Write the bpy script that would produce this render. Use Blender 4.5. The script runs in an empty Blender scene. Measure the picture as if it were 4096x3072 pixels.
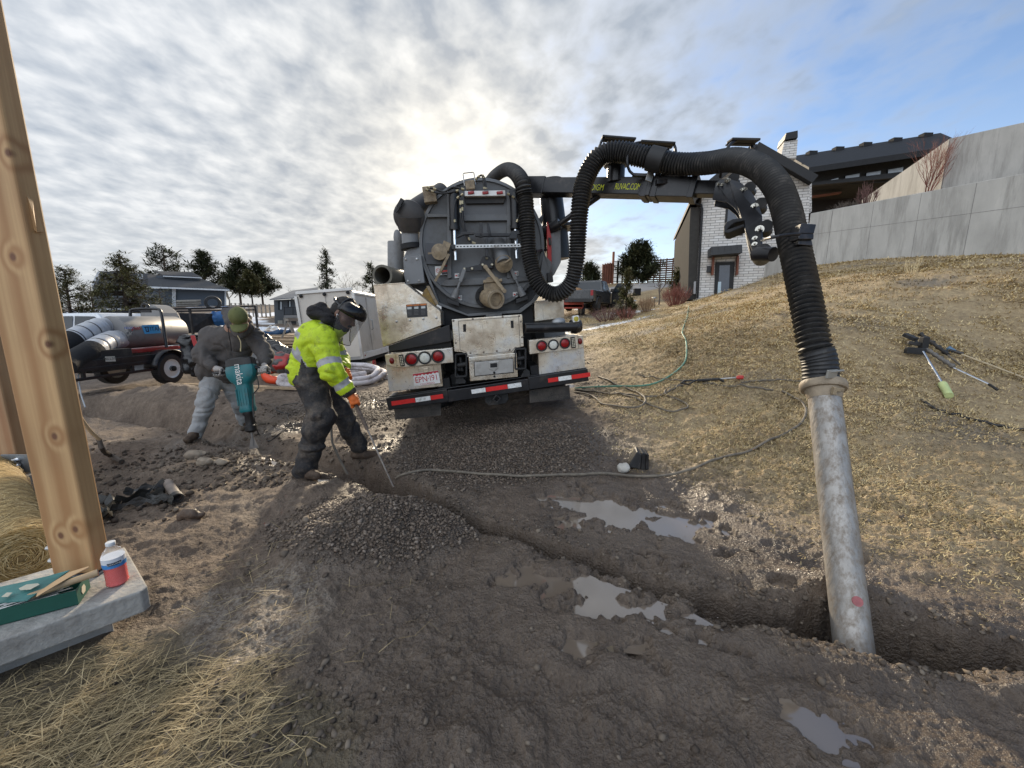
import bpy, bmesh, math, random
import numpy as np
from mathutils import Vector, Matrix, Euler, Quaternion
R = math.radians
random.seed(7); np.random.seed(7)
scn = bpy.context.scene
COL = scn.collection

# ------------------------------------------------------------------ camera
FPX, CX, CY = 1539.0, 2048.0, 1536.0
PITCH = R(9.76); CAMH = 1.5
cam_data = bpy.data.cameras.new("camera")
cam = bpy.data.objects.new("camera", cam_data); COL.objects.link(cam)
cam.location = (0, 0, CAMH); cam.rotation_euler = (R(90) - PITCH, 0, 0)
cam_data.sensor_width = 36.0; cam_data.lens = 36.0 * FPX / 4096.0
cam_data.clip_start = 0.05; cam_data.clip_end = 3000
scn.camera = cam
scn.view_settings.view_transform = 'Standard'; scn.view_settings.look = 'None'
scn.view_settings.exposure = 0.60; scn.view_settings.gamma = 1.0
scn.cycles.use_denoising = True
scn.cycles.max_bounces = 6; scn.cycles.transparent_max_bounces = 12

# ------------------------------------------------------------------ sky and sun
SUN_AZ, SUN_EL = R(-8.0), R(17.0)          # azimuth from +Y towards +X
SUN_DIR = Vector((math.sin(SUN_AZ) * math.cos(SUN_EL), math.cos(SUN_AZ) * math.cos(SUN_EL), math.sin(SUN_EL)))
w = bpy.data.worlds.new("World"); scn.world = w; w.use_nodes = True
nt = w.node_tree; N = nt.nodes; L = nt.links
for n in list(N): N.remove(n)
def wn(t, **k):
    n = N.new(t)
    for a, b in k.items(): setattr(n, a, b)
    return n
def wmath(op, a, b=None, c=None, clamp=False):
    n = N.new('ShaderNodeMath'); n.operation = op; n.use_clamp = clamp
    for i, v in enumerate((a, b, c)):
        if v is None: continue
        if hasattr(v, 'is_output'): L.new(v, n.inputs[i])
        else: n.inputs[i].default_value = v
    return n.outputs[0]
def wramp(fac, stops):
    n = N.new('ShaderNodeValToRGB'); L.new(fac, n.inputs[0])
    e = n.color_ramp.elements
    e[0].position = stops[0][0]; e[0].color = (*stops[0][1], 1); e[1].position = stops[-1][0]; e[1].color = (*stops[-1][1], 1)
    for p, c in stops[1:-1]:
        q = e.new(p); q.color = (*c, 1)
    return n.outputs[0]
out = wn('ShaderNodeOutputWorld'); bg = wn('ShaderNodeBackground'); L.new(bg.outputs[0], out.inputs[0])
sky = wn('ShaderNodeTexSky', sky_type='NISHITA', sun_disc=False, sun_elevation=SUN_EL, sun_rotation=SUN_AZ, altitude=1800, air_density=1.0, dust_density=0.6, ozone_density=1.2)
tc = wn('ShaderNodeTexCoord'); sep = wn('ShaderNodeSeparateXYZ'); L.new(tc.outputs['Generated'], sep.inputs[0])
zc = wmath('ADD', wmath('MAXIMUM', sep.outputs[2], 0.0), 0.16)
px_ = wmath('DIVIDE', sep.outputs[0], zc); py_ = wmath('DIVIDE', sep.outputs[1], zc)
cmb = wn('ShaderNodeCombineXYZ'); L.new(px_, cmb.inputs[0]); L.new(py_, cmb.inputs[1])
def wnoise(scale, detail, rough, dist=0.0, off=(0, 0, 0), sc=(1, 1, 1), rot=0.0):
    mp = wn('ShaderNodeMapping'); L.new(cmb.outputs[0], mp.inputs[0]); mp.inputs['Location'].default_value = off; mp.inputs['Scale'].default_value = sc; mp.inputs['Rotation'].default_value = (0, 0, rot)
    n = wn('ShaderNodeTexNoise'); L.new(mp.outputs[0], n.inputs[0]); n.inputs['Scale'].default_value = scale; n.inputs['Detail'].default_value = detail
    n.inputs['Roughness'].default_value = rough; n.inputs['Distortion'].default_value = dist
    return n.outputs[0]
big = wnoise(0.55, 4, 0.5, 0.3, (3.1, 1.7, 0))
mid = wnoise(1.6, 5, 0.52, 0.2, (0.3, 5.2, 0), (1.0, 0.9, 1), R(35))
fine = wnoise(8.5, 4, 0.52, 0.15, (7, 2, 0), (1.0, 0.85, 1), R(52))
dotn = wn('ShaderNodeVectorMath', operation='DOT_PRODUCT'); L.new(tc.outputs['Generated'], dotn.inputs[0]); dotn.inputs[1].default_value = SUN_DIR
dot = dotn.outputs['Value']
# cloud cover: thick to the left, thinning to the right
dens = wmath('ADD', wmath('MULTIPLY', big, 0.72), wmath('ADD', wmath('MULTIPLY', mid, 0.6), wmath('MULTIPLY', fine, 0.42)))
dens = wmath('ADD', dens, wmath('MULTIPLY', sep.outputs[0], -0.44))
dens = wmath('ADD', dens, wmath('MULTIPLY', wmath('SUBTRACT', sep.outputs[2], 0.22), 0.10))
nearsun = wmath('POWER', wmath('MAXIMUM', dot, 0.0), 14.0)
dens = wmath('ADD', dens, wmath('MULTIPLY', nearsun, 0.10))
cover = wn('ShaderNodeMapRange'); L.new(dens, cover.inputs[0])
cover.inputs[1].default_value = 0.58; cover.inputs[2].default_value = 0.96; cover.interpolation_type = 'SMOOTHSTEP'
# thickness makes the cloud base greyer, thin edges brighter
thick = wmath('ADD', wmath('MULTIPLY', mid, 0.46), wmath('ADD', wmath('MULTIPLY', fine, 0.80), wmath('MULTIPLY', big, 0.28)))
cl_grey = wramp(thick, [(0.58, (0.86, 0.885, 0.92)), (0.76, (0.60, 0.65, 0.72)), (0.93, (0.40, 0.465, 0.56))])
glow = wmath('POWER', wmath('MAXIMUM', dot, 0.0), 12.0)
core = wmath('POWER', wmath('MAXIMUM', dot, 0.0), 90.0)
sc1 = wn('ShaderNodeMix', data_type='RGBA', blend_type='MIX'); L.new(wmath('MULTIPLY', glow, 0.80), sc1.inputs[0]); L.new(cl_grey, sc1.inputs[6])
warm = wramp(thick, [(0.57, (0.98, 0.95, 0.88)), (0.76, (0.70, 0.69, 0.655)), (0.93, (0.44, 0.455, 0.475))]); L.new(warm, sc1.inputs[7])
sc2 = wn('ShaderNodeMix', data_type='RGBA', blend_type='ADD'); sc2.inputs[0].default_value = 1.0
L.new(sc1.outputs[2], sc2.inputs[6])
cc = wn('ShaderNodeMix', data_type='RGBA', blend_type='MIX'); L.new(core, cc.inputs[0]); cc.inputs[6].default_value = (0, 0, 0, 1); cc.inputs[7].default_value = (0.75, 0.66, 0.50, 1)
L.new(cc.outputs[2], sc2.inputs[7])
SKY_STRENGTH = 0.10
cl_up = wn('ShaderNodeMix', data_type='RGBA', blend_type='MULTIPLY'); cl_up.inputs[0].default_value = 1.0
L.new(sc2.outputs[2], cl_up.inputs[6]); 
frontlit = wn('ShaderNodeMapRange'); L.new(sep.outputs[1], frontlit.inputs[0]); frontlit.inputs[1].default_value = .1; frontlit.inputs[2].default_value = -.6; frontlit.inputs[3].default_value = 7.2; frontlit.inputs[4].default_value = 21.0  # cloud brightness raised behind the camera to fill the shaded foreground
fl3 = wn('ShaderNodeCombineXYZ'); [L.new(frontlit.outputs[0], fl3.inputs[i]) for i in range(3)]; L.new(fl3.outputs[0], cl_up.inputs[7])
blue = wn('ShaderNodeMix', data_type='RGBA', blend_type='MULTIPLY'); blue.inputs[0].default_value = 1.0
L.new(sky.outputs[0], blue.inputs[6]); blue.inputs[7].default_value = (1.15, 1.22, 1.32, 1)
mixc = wn('ShaderNodeMix', data_type='RGBA', blend_type='MIX'); L.new(cover.outputs[0], mixc.inputs[0]); L.new(blue.outputs[2], mixc.inputs[6]); L.new(cl_up.outputs[2], mixc.inputs[7])
hz = wmath('MULTIPLY', wmath('POWER', wmath('SUBTRACT', 1.0, wmath('MAXIMUM', sep.outputs[2], 0.0)), 5.0), 0.95)
hmix = wn('ShaderNodeMix', data_type='RGBA', blend_type='MIX'); L.new(wmath('MULTIPLY', hz, wmath('ADD', 0.55, wmath('MULTIPLY', mid, 0.7))), hmix.inputs[0]); L.new(mixc.outputs[2], hmix.inputs[6])
hzc = wn('ShaderNodeMix', data_type='RGBA', blend_type='MIX'); L.new(wmath('POWER', wmath('MAXIMUM', dot, 0.0), 3.0), hzc.inputs[0]); hzc.inputs[6].default_value = (4.6, 5.05, 5.5, 1); hzc.inputs[7].default_value = (5.6, 5.3, 4.7, 1); L.new(hzc.outputs[2], hmix.inputs[7])
L.new(hmix.outputs[2], bg.inputs[0]); bg.inputs[1].default_value = SKY_STRENGTH
sun_d = bpy.data.lights.new("sun", 'SUN'); sun = bpy.data.objects.new("sun", sun_d); COL.objects.link(sun)
sun_d.energy = 4.0; sun_d.angle = R(5.0); sun_d.color = (1.0, 0.84, 0.62)
sun.rotation_euler = SUN_DIR.to_track_quat('Z', 'Y').to_euler(); sun.location = (-3, 20, 12)

# ------------------------------------------------------------------ pixel -> world bookkeeping (photo pixels, 4096 wide)
ZR = {'D': (0, 0, 1.85172), 'A': (1450, 600, .45208), 'B': (1450, 1100, .45208), 'C': (700, 1150, .48216), 'H4': (200, 950, .45208),
      'E': (2200, 500, .5877), 'F': (2200, 900, .45208), 'G': (0, 1800, .45208), 'W': (2900, 500, .5424), 'I': (3000, 1300, .49548),
      'J': (2200, 1900, .85714), 'K': (1000, 1150, .27125), 'BR': (2200, 1050, .27125), 'HC': (200, 1200, .27125), 'N': (2300, 1500, .45208), 'K2': (1000, 1600, .6329)}
_cp, _sp = math.cos(PITCH), math.sin(PITCH)
def ray(z, x, y):
    ox, oy, s = ZR[z]
    a = (ox + x * s - CX) / FPX; b = (CY - oy - y * s) / FPX
    return Vector((a, _cp + b * _sp, -_sp + b * _cp))
CAM = Vector((0, 0, CAMH))
def px_of(p):
    q = Vector(p) - CAM; f = q.y * _cp - q.z * _sp; return CX + FPX * q.x / f
def at(z, x, y, t): return CAM + ray(z, x, y) * t
def on_plane(z, x, y, p, n):
    d = ray(z, x, y); return CAM + d * ((Vector(p) - CAM).dot(n) / d.dot(n))

# ------------------------------------------------------------------ noise
def _h(ix, iy, iz=0):
    n = (ix.astype(np.int64) * 374761393 + iy.astype(np.int64) * 668265263 + (iz if np.isscalar(iz) else iz.astype(np.int64)) * 2147483647) & 0xffffffff
    n = ((n ^ (n >> 13)) * 1274126177) & 0xffffffff
    n = (n ^ (n >> 16)) & 0xffff
    return n.astype(np.float32) / 32767.5 - 1.0
def noise2(x, y, seed=0):
    x = x + seed * 17.31; y = y - seed * 9.77
    ix = np.floor(x); iy = np.floor(y); fx = x - ix; fy = y - iy
    fx = fx * fx * (3 - 2 * fx); fy = fy * fy * (3 - 2 * fy)
    a = _h(ix, iy, seed); b = _h(ix + 1, iy, seed); c = _h(ix, iy + 1, seed); d = _h(ix + 1, iy + 1, seed)
    return (a + (b - a) * fx) * (1 - fy) + (c + (d - c) * fx) * fy
def fbm(x, y, o=4, seed=0, g=.5):
    s = 0; a = 1; t = 0
    for i in range(o):
        s = s + a * noise2(x * 2 ** i, y * 2 ** i, seed + i * 3); t += a; a *= g
    return s / t
def noise3(p, seed=0):
    ip = np.floor(p); f = p - ip; f = f * f * (3 - 2 * f)
    r = 0
    for dx in (0, 1):
        for dy in (0, 1):
            for dz in (0, 1):
                wgt = (f[..., 0] if dx else 1 - f[..., 0]) * (f[..., 1] if dy else 1 - f[..., 1]) * (f[..., 2] if dz else 1 - f[..., 2])
                r = r + wgt * _h(ip[..., 0] + dx + seed * 31, ip[..., 1] + dy, ip[..., 2] + dz)
    return r

# ------------------------------------------------------------------ materials
MATS = {}
def pbr(name, col, rough=.6, metal=0.0, var=.12, scale=6.0, bump=0.0, bscale=None, dirt=None, dirt_amt=.5, dirt_scale=3.0, stretch=(1, 1, 1), dstretch=None, spec=.5, coat=0, rvar=.15, detail=5, alpha=1.0, trans=0.0, ior=1.45, subs=0.0):
    if name in MATS: return MATS[name]
    m = bpy.data.materials.new(name); m.use_nodes = True; MATS[name] = m
    t = m.node_tree; b = t.nodes['Principled BSDF']
    b.inputs['Roughness'].default_value = rough; b.inputs['Metallic'].default_value = metal
    b.inputs['Specular IOR Level'].default_value = spec; b.inputs['Coat Weight'].default_value = coat
    b.inputs['IOR'].default_value = ior; b.inputs['Transmission Weight'].default_value = trans; b.inputs['Alpha'].default_value = alpha
    c = t.nodes.new('ShaderNodeTexCoord'); mp = t.nodes.new('ShaderNodeMapping'); mp.inputs['Scale'].default_value = stretch
    t.links.new(c.outputs['Object'], mp.inputs[0])
    n = t.nodes.new('ShaderNodeTexNoise'); n.inputs['Scale'].default_value = scale; n.inputs['Detail'].default_value = detail; n.inputs['Roughness'].default_value = .6
    t.links.new(mp.outputs[0], n.inputs[0])
    r = t.nodes.new('ShaderNodeValToRGB'); e = r.color_ramp.elements
    e[0].position = .3; e[1].position = .7
    e[0].color = (*[x * (1 - var) for x in col], 1); e[1].color = (*[min(1, x * (1 + var)) for x in col], 1)
    t.links.new(n.outputs[0], r.inputs[0]); colout = r.outputs[0]
    rr = t.nodes.new('ShaderNodeMapRange'); rr.inputs[3].default_value = max(.02, rough - rvar); rr.inputs[4].default_value = min(1, rough + rvar)
    t.links.new(n.outputs[0], rr.inputs[0]); t.links.new(rr.outputs[0], b.inputs['Roughness'])
    if dirt:
        n2 = t.nodes.new('ShaderNodeTexNoise'); n2.inputs['Scale'].default_value = dirt_scale; n2.inputs['Detail'].default_value = 9; n2.inputs['Roughness'].default_value = .72
        
        if dstretch:
            mpd = t.nodes.new('ShaderNodeMapping'); mpd.inputs['Scale'].default_value = dstretch; t.links.new(c.outputs['Object'], mpd.inputs[0]); t.links.new(mpd.outputs[0], n2.inputs[0])
        else: t.links.new(c.outputs['Object'], n2.inputs[0])
        r2 = t.nodes.new('ShaderNodeMapRange'); r2.inputs[1].default_value = .62 - .28 * dirt_amt; r2.inputs[2].default_value = .80 - .25 * dirt_amt
        t.links.new(n2.outputs[0], r2.inputs[0])
        mx = t.nodes.new('ShaderNodeMix'); mx.data_type = 'RGBA'; t.links.new(r2.outputs[0], mx.inputs[0]); t.links.new(colout, mx.inputs[6]); mx.inputs[7].default_value = (*dirt, 1)
        colout = mx.outputs[2]
        mm = t.nodes.new('ShaderNodeMath'); mm.operation = 'MULTIPLY_ADD'; t.links.new(r2.outputs[0], mm.inputs[0]); mm.inputs[1].default_value = -metal * .9; mm.inputs[2].default_value = metal
        t.links.new(mm.outputs[0], b.inputs['Metallic'])
    t.links.new(colout, b.inputs['Base Color'])
    if bump:
        n3 = t.nodes.new('ShaderNodeTexNoise'); n3.inputs['Scale'].default_value = bscale or scale * 4; n3.inputs['Detail'].default_value = 6
        t.links.new(mp.outputs[0], n3.inputs[0])
        bp = t.nodes.new('ShaderNodeBump'); bp.inputs['Strength'].default_value = bump; bp.inputs['Distance'].default_value = .02
        t.links.new(n3.outputs[0], bp.inputs['Height']); t.links.new(bp.outputs[0], b.inputs['Normal'])
    return m
MUD = (.085, .068, .055)
black = pbr('black_paint', (.012, .012, .014), .35, var=.3, dirt=(.06, .05, .045), dirt_amt=.25, dirt_scale=5)
blackmatte = pbr('black_matte', (.018, .018, .019), .6, var=.3, dirt=(.07, .06, .05), dirt_amt=.35)
rubber = pbr('rubber', (.017, .017, .018), .5, var=.3, scale=14, dirt=(.06, .054, .047), dirt_amt=.35, dirt_scale=6)
darkvoid = pbr('dark_metal', (.010, .010, .011), .7, var=.3)
steel = pbr('steel', (.45, .45, .44), .38, 1.0, var=.2, scale=10, dirt=(.16, .13, .10), dirt_amt=.4)
chrome = pbr('chrome', (.75, .76, .77), .16, 1.0, var=.05)
def alu_mat():
    m = bpy.data.materials.new('weathered_aluminium'); m.use_nodes = True; t = m.node_tree; b = t.nodes['Principled BSDF']; nn = t.nodes.new; lk = t.links.new
    c = nn('ShaderNodeTexCoord')
    def noise(sc, d, r, stretch=None):
        n = nn('ShaderNodeTexNoise'); n.inputs['Scale'].default_value = sc; n.inputs['Detail'].default_value = d; n.inputs['Roughness'].default_value = r; src = c.outputs['Object']
        if stretch: mp = nn('ShaderNodeMapping'); mp.inputs['Scale'].default_value = stretch; lk(src, mp.inputs[0]); src = mp.outputs[0]
        lk(src, n.inputs[0]); return n.outputs[0]
    def mr(f, a, b_, c_=0, d=1): q = nn('ShaderNodeMapRange'); lk(f, q.inputs[0]); [setattr(q.inputs[k + 1], 'default_value', v) for k, v in enumerate((a, b_, c_, d))]; return q.outputs[0]
    r = nn('ShaderNodeValToRGB'); e = r.color_ramp.elements; e[0].position = .34; e[0].color = (.36, .29, .215, 1); e[1].position = .66; e[1].color = (.56, .575, .60, 1); q = e.new(.47); q.color = (.60, .525, .42, 1); q = e.new(.56); q.color = (.64, .61, .55, 1)
    lk(noise(2.1, 6, .62), r.inputs[0]); col = r.outputs[0]
    for f, cl in ((mr(noise(38, 5, .75), .60, .70), (.085, .066, .05)), (mr(noise(5, 8, .7, (9, 9, .8)), .57, .74, 0, .8), (.24, .19, .14)), (mr(noise(90, 3, .7), .62, .72, 0, .7), (.10, .08, .06))):
        mx = nn('ShaderNodeMix'); mx.data_type = 'RGBA'; lk(f, mx.inputs[0]); lk(col, mx.inputs[6]); mx.inputs[7].default_value = (*cl, 1); col = mx.outputs[2]
    lk(col, b.inputs['Base Color']); b.inputs['Metallic'].default_value = .78; lk(mr(noise(7, 5, .6), .3, .7, .18, .52), b.inputs['Roughness'])
    bp = nn('ShaderNodeBump'); bp.inputs['Strength'].default_value = .12; bp.inputs['Distance'].default_value = .02; lk(noise(14, 4, .5), bp.inputs['Height']); lk(bp.outputs[0], b.inputs['Normal']); return m
alu = alu_mat(); MATS['weathered_aluminium'] = alu
tankgrey = pbr('grey_tank_paint', (.115, .12, .125), .48, var=.10, scale=3, dirt=(.075, .07, .065), dirt_amt=.45, dirt_scale=2.5)
tankgrey2 = pbr('grey_equipment_paint', (.17, .175, .18), .42, var=.10, scale=3, dirt=(.10, .095, .09), dirt_amt=.4, dirt_scale=4)
tan = pbr('muddy_tan_casting', (.27, .21, .135), .6, var=.3, scale=12, dirt=(.12, .09, .06), dirt_amt=.55, dirt_scale=9, bump=.1)
whitep = pbr('white_paint', (.72, .72, .70), .4, var=.05, dirt=(.40, .37, .33), dirt_amt=.3)
redp = pbr('red_paint', (.35, .02, .018), .4, var=.15, dirt=(.12, .06, .05), dirt_amt=.35)
redlens = pbr('red_lens', (.26, .008, .010), .22, var=.3, scale=40)
whitelens = pbr('clear_lens', (.62, .62, .56), .2, var=.15, scale=50)
redtape = pbr('red_reflective_tape', (.62, .022, .02), .4, var=.12, scale=30, dirt=(.2, .06, .05), dirt_amt=.2)
whitetape = pbr('white_reflective_tape', (.74, .74, .72), .4, var=.1, scale=30, dirt=(.3, .28, .25), dirt_amt=.4, dirt_scale=20)
yellowtext = pbr('yellow_green_lettering', (.62, .66, .03), .5, var=.05)
concrete = pbr('concrete', (.36, .355, .34), .85, var=.22, scale=2.2, bump=.25, bscale=30, dirt=(.20, .19, .175), dirt_amt=.5, dirt_scale=1.6)

# ------------------------------------------------------------------ mesh builder
def wm(o):
    m = o.matrix_basis.copy()
    while o.parent is not None:
        o = o.parent; m = o.matrix_basis @ m
    return m
class MB:
    def __init__(s): s.v = []; s.f = []; s.mi = []; s.m = 0
    def add(s, vs, fs):
        o = len(s.v); s.v += [tuple(v) for v in vs]
        for f in fs: s.f.append([i + o for i in f]); s.mi.append(s.m)
        return s
    def box(s, c, size, rot=None):
        x, y, z = [q / 2 for q in size]
        vs = [Vector((a * x, b * y, d * z)) for a in (-1, 1) for b in (-1, 1) for d in (-1, 1)]
        if rot is not None:
            rm = rot if isinstance(rot, Matrix) else Euler(rot).to_matrix()
            vs = [rm @ v for v in vs]
        c = Vector(c)
        return s.add([c + v for v in vs], [(0, 1, 3, 2), (4, 6, 7, 5), (0, 4, 5, 1), (2, 3, 7, 6), (0, 2, 6, 4), (1, 5, 7, 3)])
    def bar(s, p0, p1, wd, ht, up=(0, 0, 1)):
        p0 = Vector(p0); p1 = Vector(p1); d = (p1 - p0); l = d.length; d.normalize()
        sd = d.cross(Vector(up))
        if sd.length < 1e-4: sd = d.cross(Vector((1, 0, 0)))
        sd.normalize(); u = sd.cross(d)
        vs = []
        for p in (p0, p1):
            for a, b in ((-1, -1), (1, -1), (1, 1), (-1, 1)): vs.append(p + sd * (a * wd / 2) + u * (b * ht / 2))
        return s.add(vs, [(0, 1, 2, 3), (7, 6, 5, 4), (0, 4, 5, 1), (1, 5, 6, 2), (2, 6, 7, 3), (3, 7, 4, 0)])
    def tube(s, pts, r, n=10, cap=True, closed=False):
        pts = [Vector(p) for p in pts]; k = len(pts)
        rs = r if isinstance(r, (list, tuple, np.ndarray)) else [r] * k
        tg = []
        for i in range(k):
            a = pts[max(i - 1, 0)]; b = pts[min(i + 1, k - 1)]
            if closed: a = pts[i - 1]; b = pts[(i + 1) % k]
            d = (b - a); tg.append(d.normalized() if d.length > 1e-9 else Vector((0, 0, 1)))
        ref = Vector((0, 0, 1)) if abs(tg[0].z) < .9 else Vector((1, 0, 0))
        u = tg[0].cross(ref).normalized(); vs = []
        for i in range(k):
            if i: 
                q = tg[i - 1].rotation_difference(tg[i]); u = q @ u
                u = (u - tg[i] * u.dot(tg[i])).normalized()
            v = tg[i].cross(u)
            for j in range(n):
                an = 2 * math.pi * j / n
                vs.append(pts[i] + (u * math.cos(an) + v * math.sin(an)) * rs[i])
        fs = []
        for i in range(k - 1 + (1 if closed else 0)):
            i2 = (i + 1) % k
            for j in range(n):
                j2 = (j + 1) % n
                fs.append((i * n + j, i * n + j2, i2 * n + j2, i2 * n + j))
        if cap and not closed:
            fs.append(tuple(range(n))[::-1]); fs.append(tuple((k - 1) * n + j for j in range(n)))
        return s.add(vs, fs)
    def cyl(s, p0, p1, r0, r1=None, n=20): return s.tube([p0, p1], [r0, r0 if r1 is None else r1], n)
    def pipe(s, p0, p1, ro, ri, n=24):
        p0 = Vector(p0); p1 = Vector(p1); d = (p1 - p0).normalized()
        u = d.cross(Vector((0, 0, 1)) if abs(d.z) < .9 else Vector((1, 0, 0))).normalized(); v = d.cross(u); vs = []
        for p, r in ((p0, ro), (p1, ro), (p1, ri), (p0, ri)):
            for j in range(n):
                a = 2 * math.pi * j / n; vs.append(p + (u * math.cos(a) + v * math.sin(a)) * r)
        fs = []
        for q in range(4):
            for j in range(n):
                a = q * n; b = ((q + 1) % 4) * n; j2 = (j + 1) % n
                fs.append((a + j, a + j2, b + j2, b + j))
        return s.add(vs, fs)
    def lathe(s, c, axis, prof, n=24, caps=True):
        c = Vector(c); d = Vector(axis).normalized()
        u = d.cross(Vector((0, 0, 1)) if abs(d.z) < .9 else Vector((1, 0, 0))).normalized(); v = d.cross(u); vs = []; fs = []
        for (r, h) in prof:
            for j in range(n):
                a = 2 * math.pi * j / n; vs.append(c + d * h + (u * math.cos(a) + v * math.sin(a)) * r)
        for i in range(len(prof) - 1):
            for j in range(n):
                j2 = (j + 1) % n; fs.append((i * n + j, i * n + j2, (i + 1) * n + j2, (i + 1) * n + j))
        if caps: fs.append(tuple(range(n))[::-1]); fs.append(tuple((len(prof) - 1) * n + j for j in range(n)))
        return s.add(vs, fs)
    def ell(s, c, rad, rot=None, nu=16, nv=10):
        c = Vector(c); vs = []; fs = []
        rm = Matrix.Identity(3) if rot is None else (rot if isinstance(rot, Matrix) else Euler(rot).to_matrix())
        for i in range(nv + 1):
            th = math.pi * i / nv
            for j in range(nu):
                ph = 2 * math.pi * j / nu
                vs.append(c + rm @ Vector((rad[0] * math.sin(th) * math.cos(ph), rad[1] * math.sin(th) * math.sin(ph), rad[2] * math.cos(th))))
        for i in range(nv):
            for j in range(nu):
                j2 = (j + 1) % nu; fs.append((i * nu + j, i * nu + j2, (i + 1) * nu + j2, (i + 1) * nu + j))
        return s.add(vs, fs)
    def prism(s, poly, off):
        """poly: 3-D points of one face, off: extrusion vector"""
        poly = [Vector(p) for p in poly]; off = Vector(off); n = len(poly)
        vs = poly + [p + off for p in poly]
        fs = [tuple(range(n))[::-1], tuple(range(n, 2 * n))] + [(i, (i + 1) % n, n + (i + 1) % n, n + i) for i in range(n)]
        return s.add(vs, fs)
    def quad(s, a, b, c, d): return s.add([a, b, c, d], [(0, 1, 2, 3)])
    def build(s, name, mat, parent=None, world=False, bevel=0, smooth=False, sub=0, segs=2):
        me = bpy.data.meshes.new(name)
        vs = s.v
        if parent is not None and world:
            im = wm(parent).inverted(); vs = [tuple(im @ Vector(v)) for v in vs]
        me.from_pydata(vs, [], s.f)
        mats = mat if isinstance(mat, (list, tuple)) else [mat]
        for q in mats: me.materials.append(q)
        if len(mats) > 1: me.polygons.foreach_set('material_index', s.mi)
        bm = bmesh.new(); bm.from_mesh(me); bmesh.ops.recalc_face_normals(bm, faces=bm.faces); bm.to_mesh(me); bm.free()
        if smooth:
            me.polygons.foreach_set('use_smooth', [True] * len(me.polygons))
            try: me.set_sharp_from_angle(angle=R(40))
            except Exception: pass
        o = bpy.data.objects.new(name, me); COL.objects.link(o)
        if parent is not None: o.parent = parent
        if bevel:
            b = o.modifiers.new('bevel', 'BEVEL'); b.width = bevel; b.segments = segs; b.limit_method = 'ANGLE'; b.angle_limit = R(35)
        if sub:
            q = o.modifiers.new('sub', 'SUBSURF'); q.levels = sub; q.render_levels = sub
        return o
def np_mesh(name, V, F, mat, parent=None, smooth=True, attr=None):
    """fast mesh from numpy arrays; F is (n,3) or (n,4)"""
    me = bpy.data.meshes.new(name); k = F.shape[1]
    me.vertices.add(len(V)); me.vertices.foreach_set('co', np.asarray(V, np.float32).ravel())
    me.loops.add(F.size); me.loops.foreach_set('vertex_index', F.astype(np.int32).ravel())
    me.polygons.add(len(F)); me.polygons.foreach_set('loop_start', np.arange(0, F.size, k, dtype=np.int32))
    try: me.polygons.foreach_set('loop_total', np.full(len(F), k, np.int32))
    except Exception: pass
    if smooth: me.polygons.foreach_set('use_smooth', np.ones(len(F), bool))
    me.update(calc_edges=True); me.validate()
    if attr:
        for an, av in attr.items():
            at_ = me.attributes.new(an, 'FLOAT_COLOR', 'POINT'); at_.data.foreach_set('color', np.asarray(av, np.float32).ravel())
    me.materials.append(mat)
    o = bpy.data.objects.new(name, me); COL.objects.link(o)
    if parent is not None: o.parent = parent
    return o
def tag(o, label=None, cat=None, group=None, kind=None):
    if label: o['label'] = label
    if cat: o['category'] = cat
    if group: o['group'] = group
    if kind: o['kind'] = kind
    return o
def thing(name, label, cat, loc=(0, 0, 0), rot=None, group=None):
    o = bpy.data.objects.new(name, None); COL.objects.link(o); o.empty_display_size = .2
    o.location = loc
    if rot is not None:
        if isinstance(rot, Matrix): o.matrix_basis = Matrix.Translation(Vector(loc)) @ rot.to_4x4()
        else: o.rotation_euler = rot
    return tag(o, label, cat, group)
def copy_tree(o, parent=None):
    c = o.copy(); COL.objects.link(c); c.parent = parent
    for ch in list(o.children): copy_tree(ch, c)
    return c
def text(name, body, mat, size, M4, parent=None, extrude=.001, align='CENTER', sx=1.0):
    cu = bpy.data.curves.new(name, 'FONT'); cu.body = body; cu.size = size; cu.align_x = align; cu.align_y = 'CENTER'; cu.extrude = extrude
    cu.materials.append(mat); cu.resolution_u = 3
    o = bpy.data.objects.new(name, cu); COL.objects.link(o)
    o.matrix_basis = M4 @ Matrix.Diagonal((sx, 1, 1, 1))
    if parent is not None: o.parent = parent
    return o
def frame(origin, xd, yd):
    x = Vector(xd).normalized(); z = x.cross(Vector(yd)).normalized(); y = z.cross(x)
    return Matrix(((x.x, y.x, z.x, origin[0]), (x.y, y.y, z.y, origin[1]), (x.z, y.z, z.z, origin[2]), (0, 0, 0, 1)))
def spline(pts, n):
    """Catmull-Rom resample to n points, even in length"""
    P = np.array([tuple(p) for p in pts], float); k = len(P)
    Q = np.vstack([2 * P[0] - P[1], P, 2 * P[-1] - P[-2]]); o = []
    for i in range(k - 1):
        p0, p1, p2, p3 = Q[i:i + 4]
        for t in np.linspace(0, 1, 24, endpoint=False):
            o.append(.5 * ((2 * p1) + (-p0 + p2) * t + (2 * p0 - 5 * p1 + 4 * p2 - p3) * t * t + (-p0 + 3 * p1 - 3 * p2 + p3) * t ** 3))
    o.append(P[-1]); o = np.array(o); s = np.concatenate([[0], np.cumsum(np.linalg.norm(np.diff(o, axis=0), axis=1))])
    u = np.linspace(0, s[-1], n)
    return [Vector((np.interp(q, s, o[:, 0]), np.interp(q, s, o[:, 1]), np.interp(q, s, o[:, 2]))) for q in u], s[-1]
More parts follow.
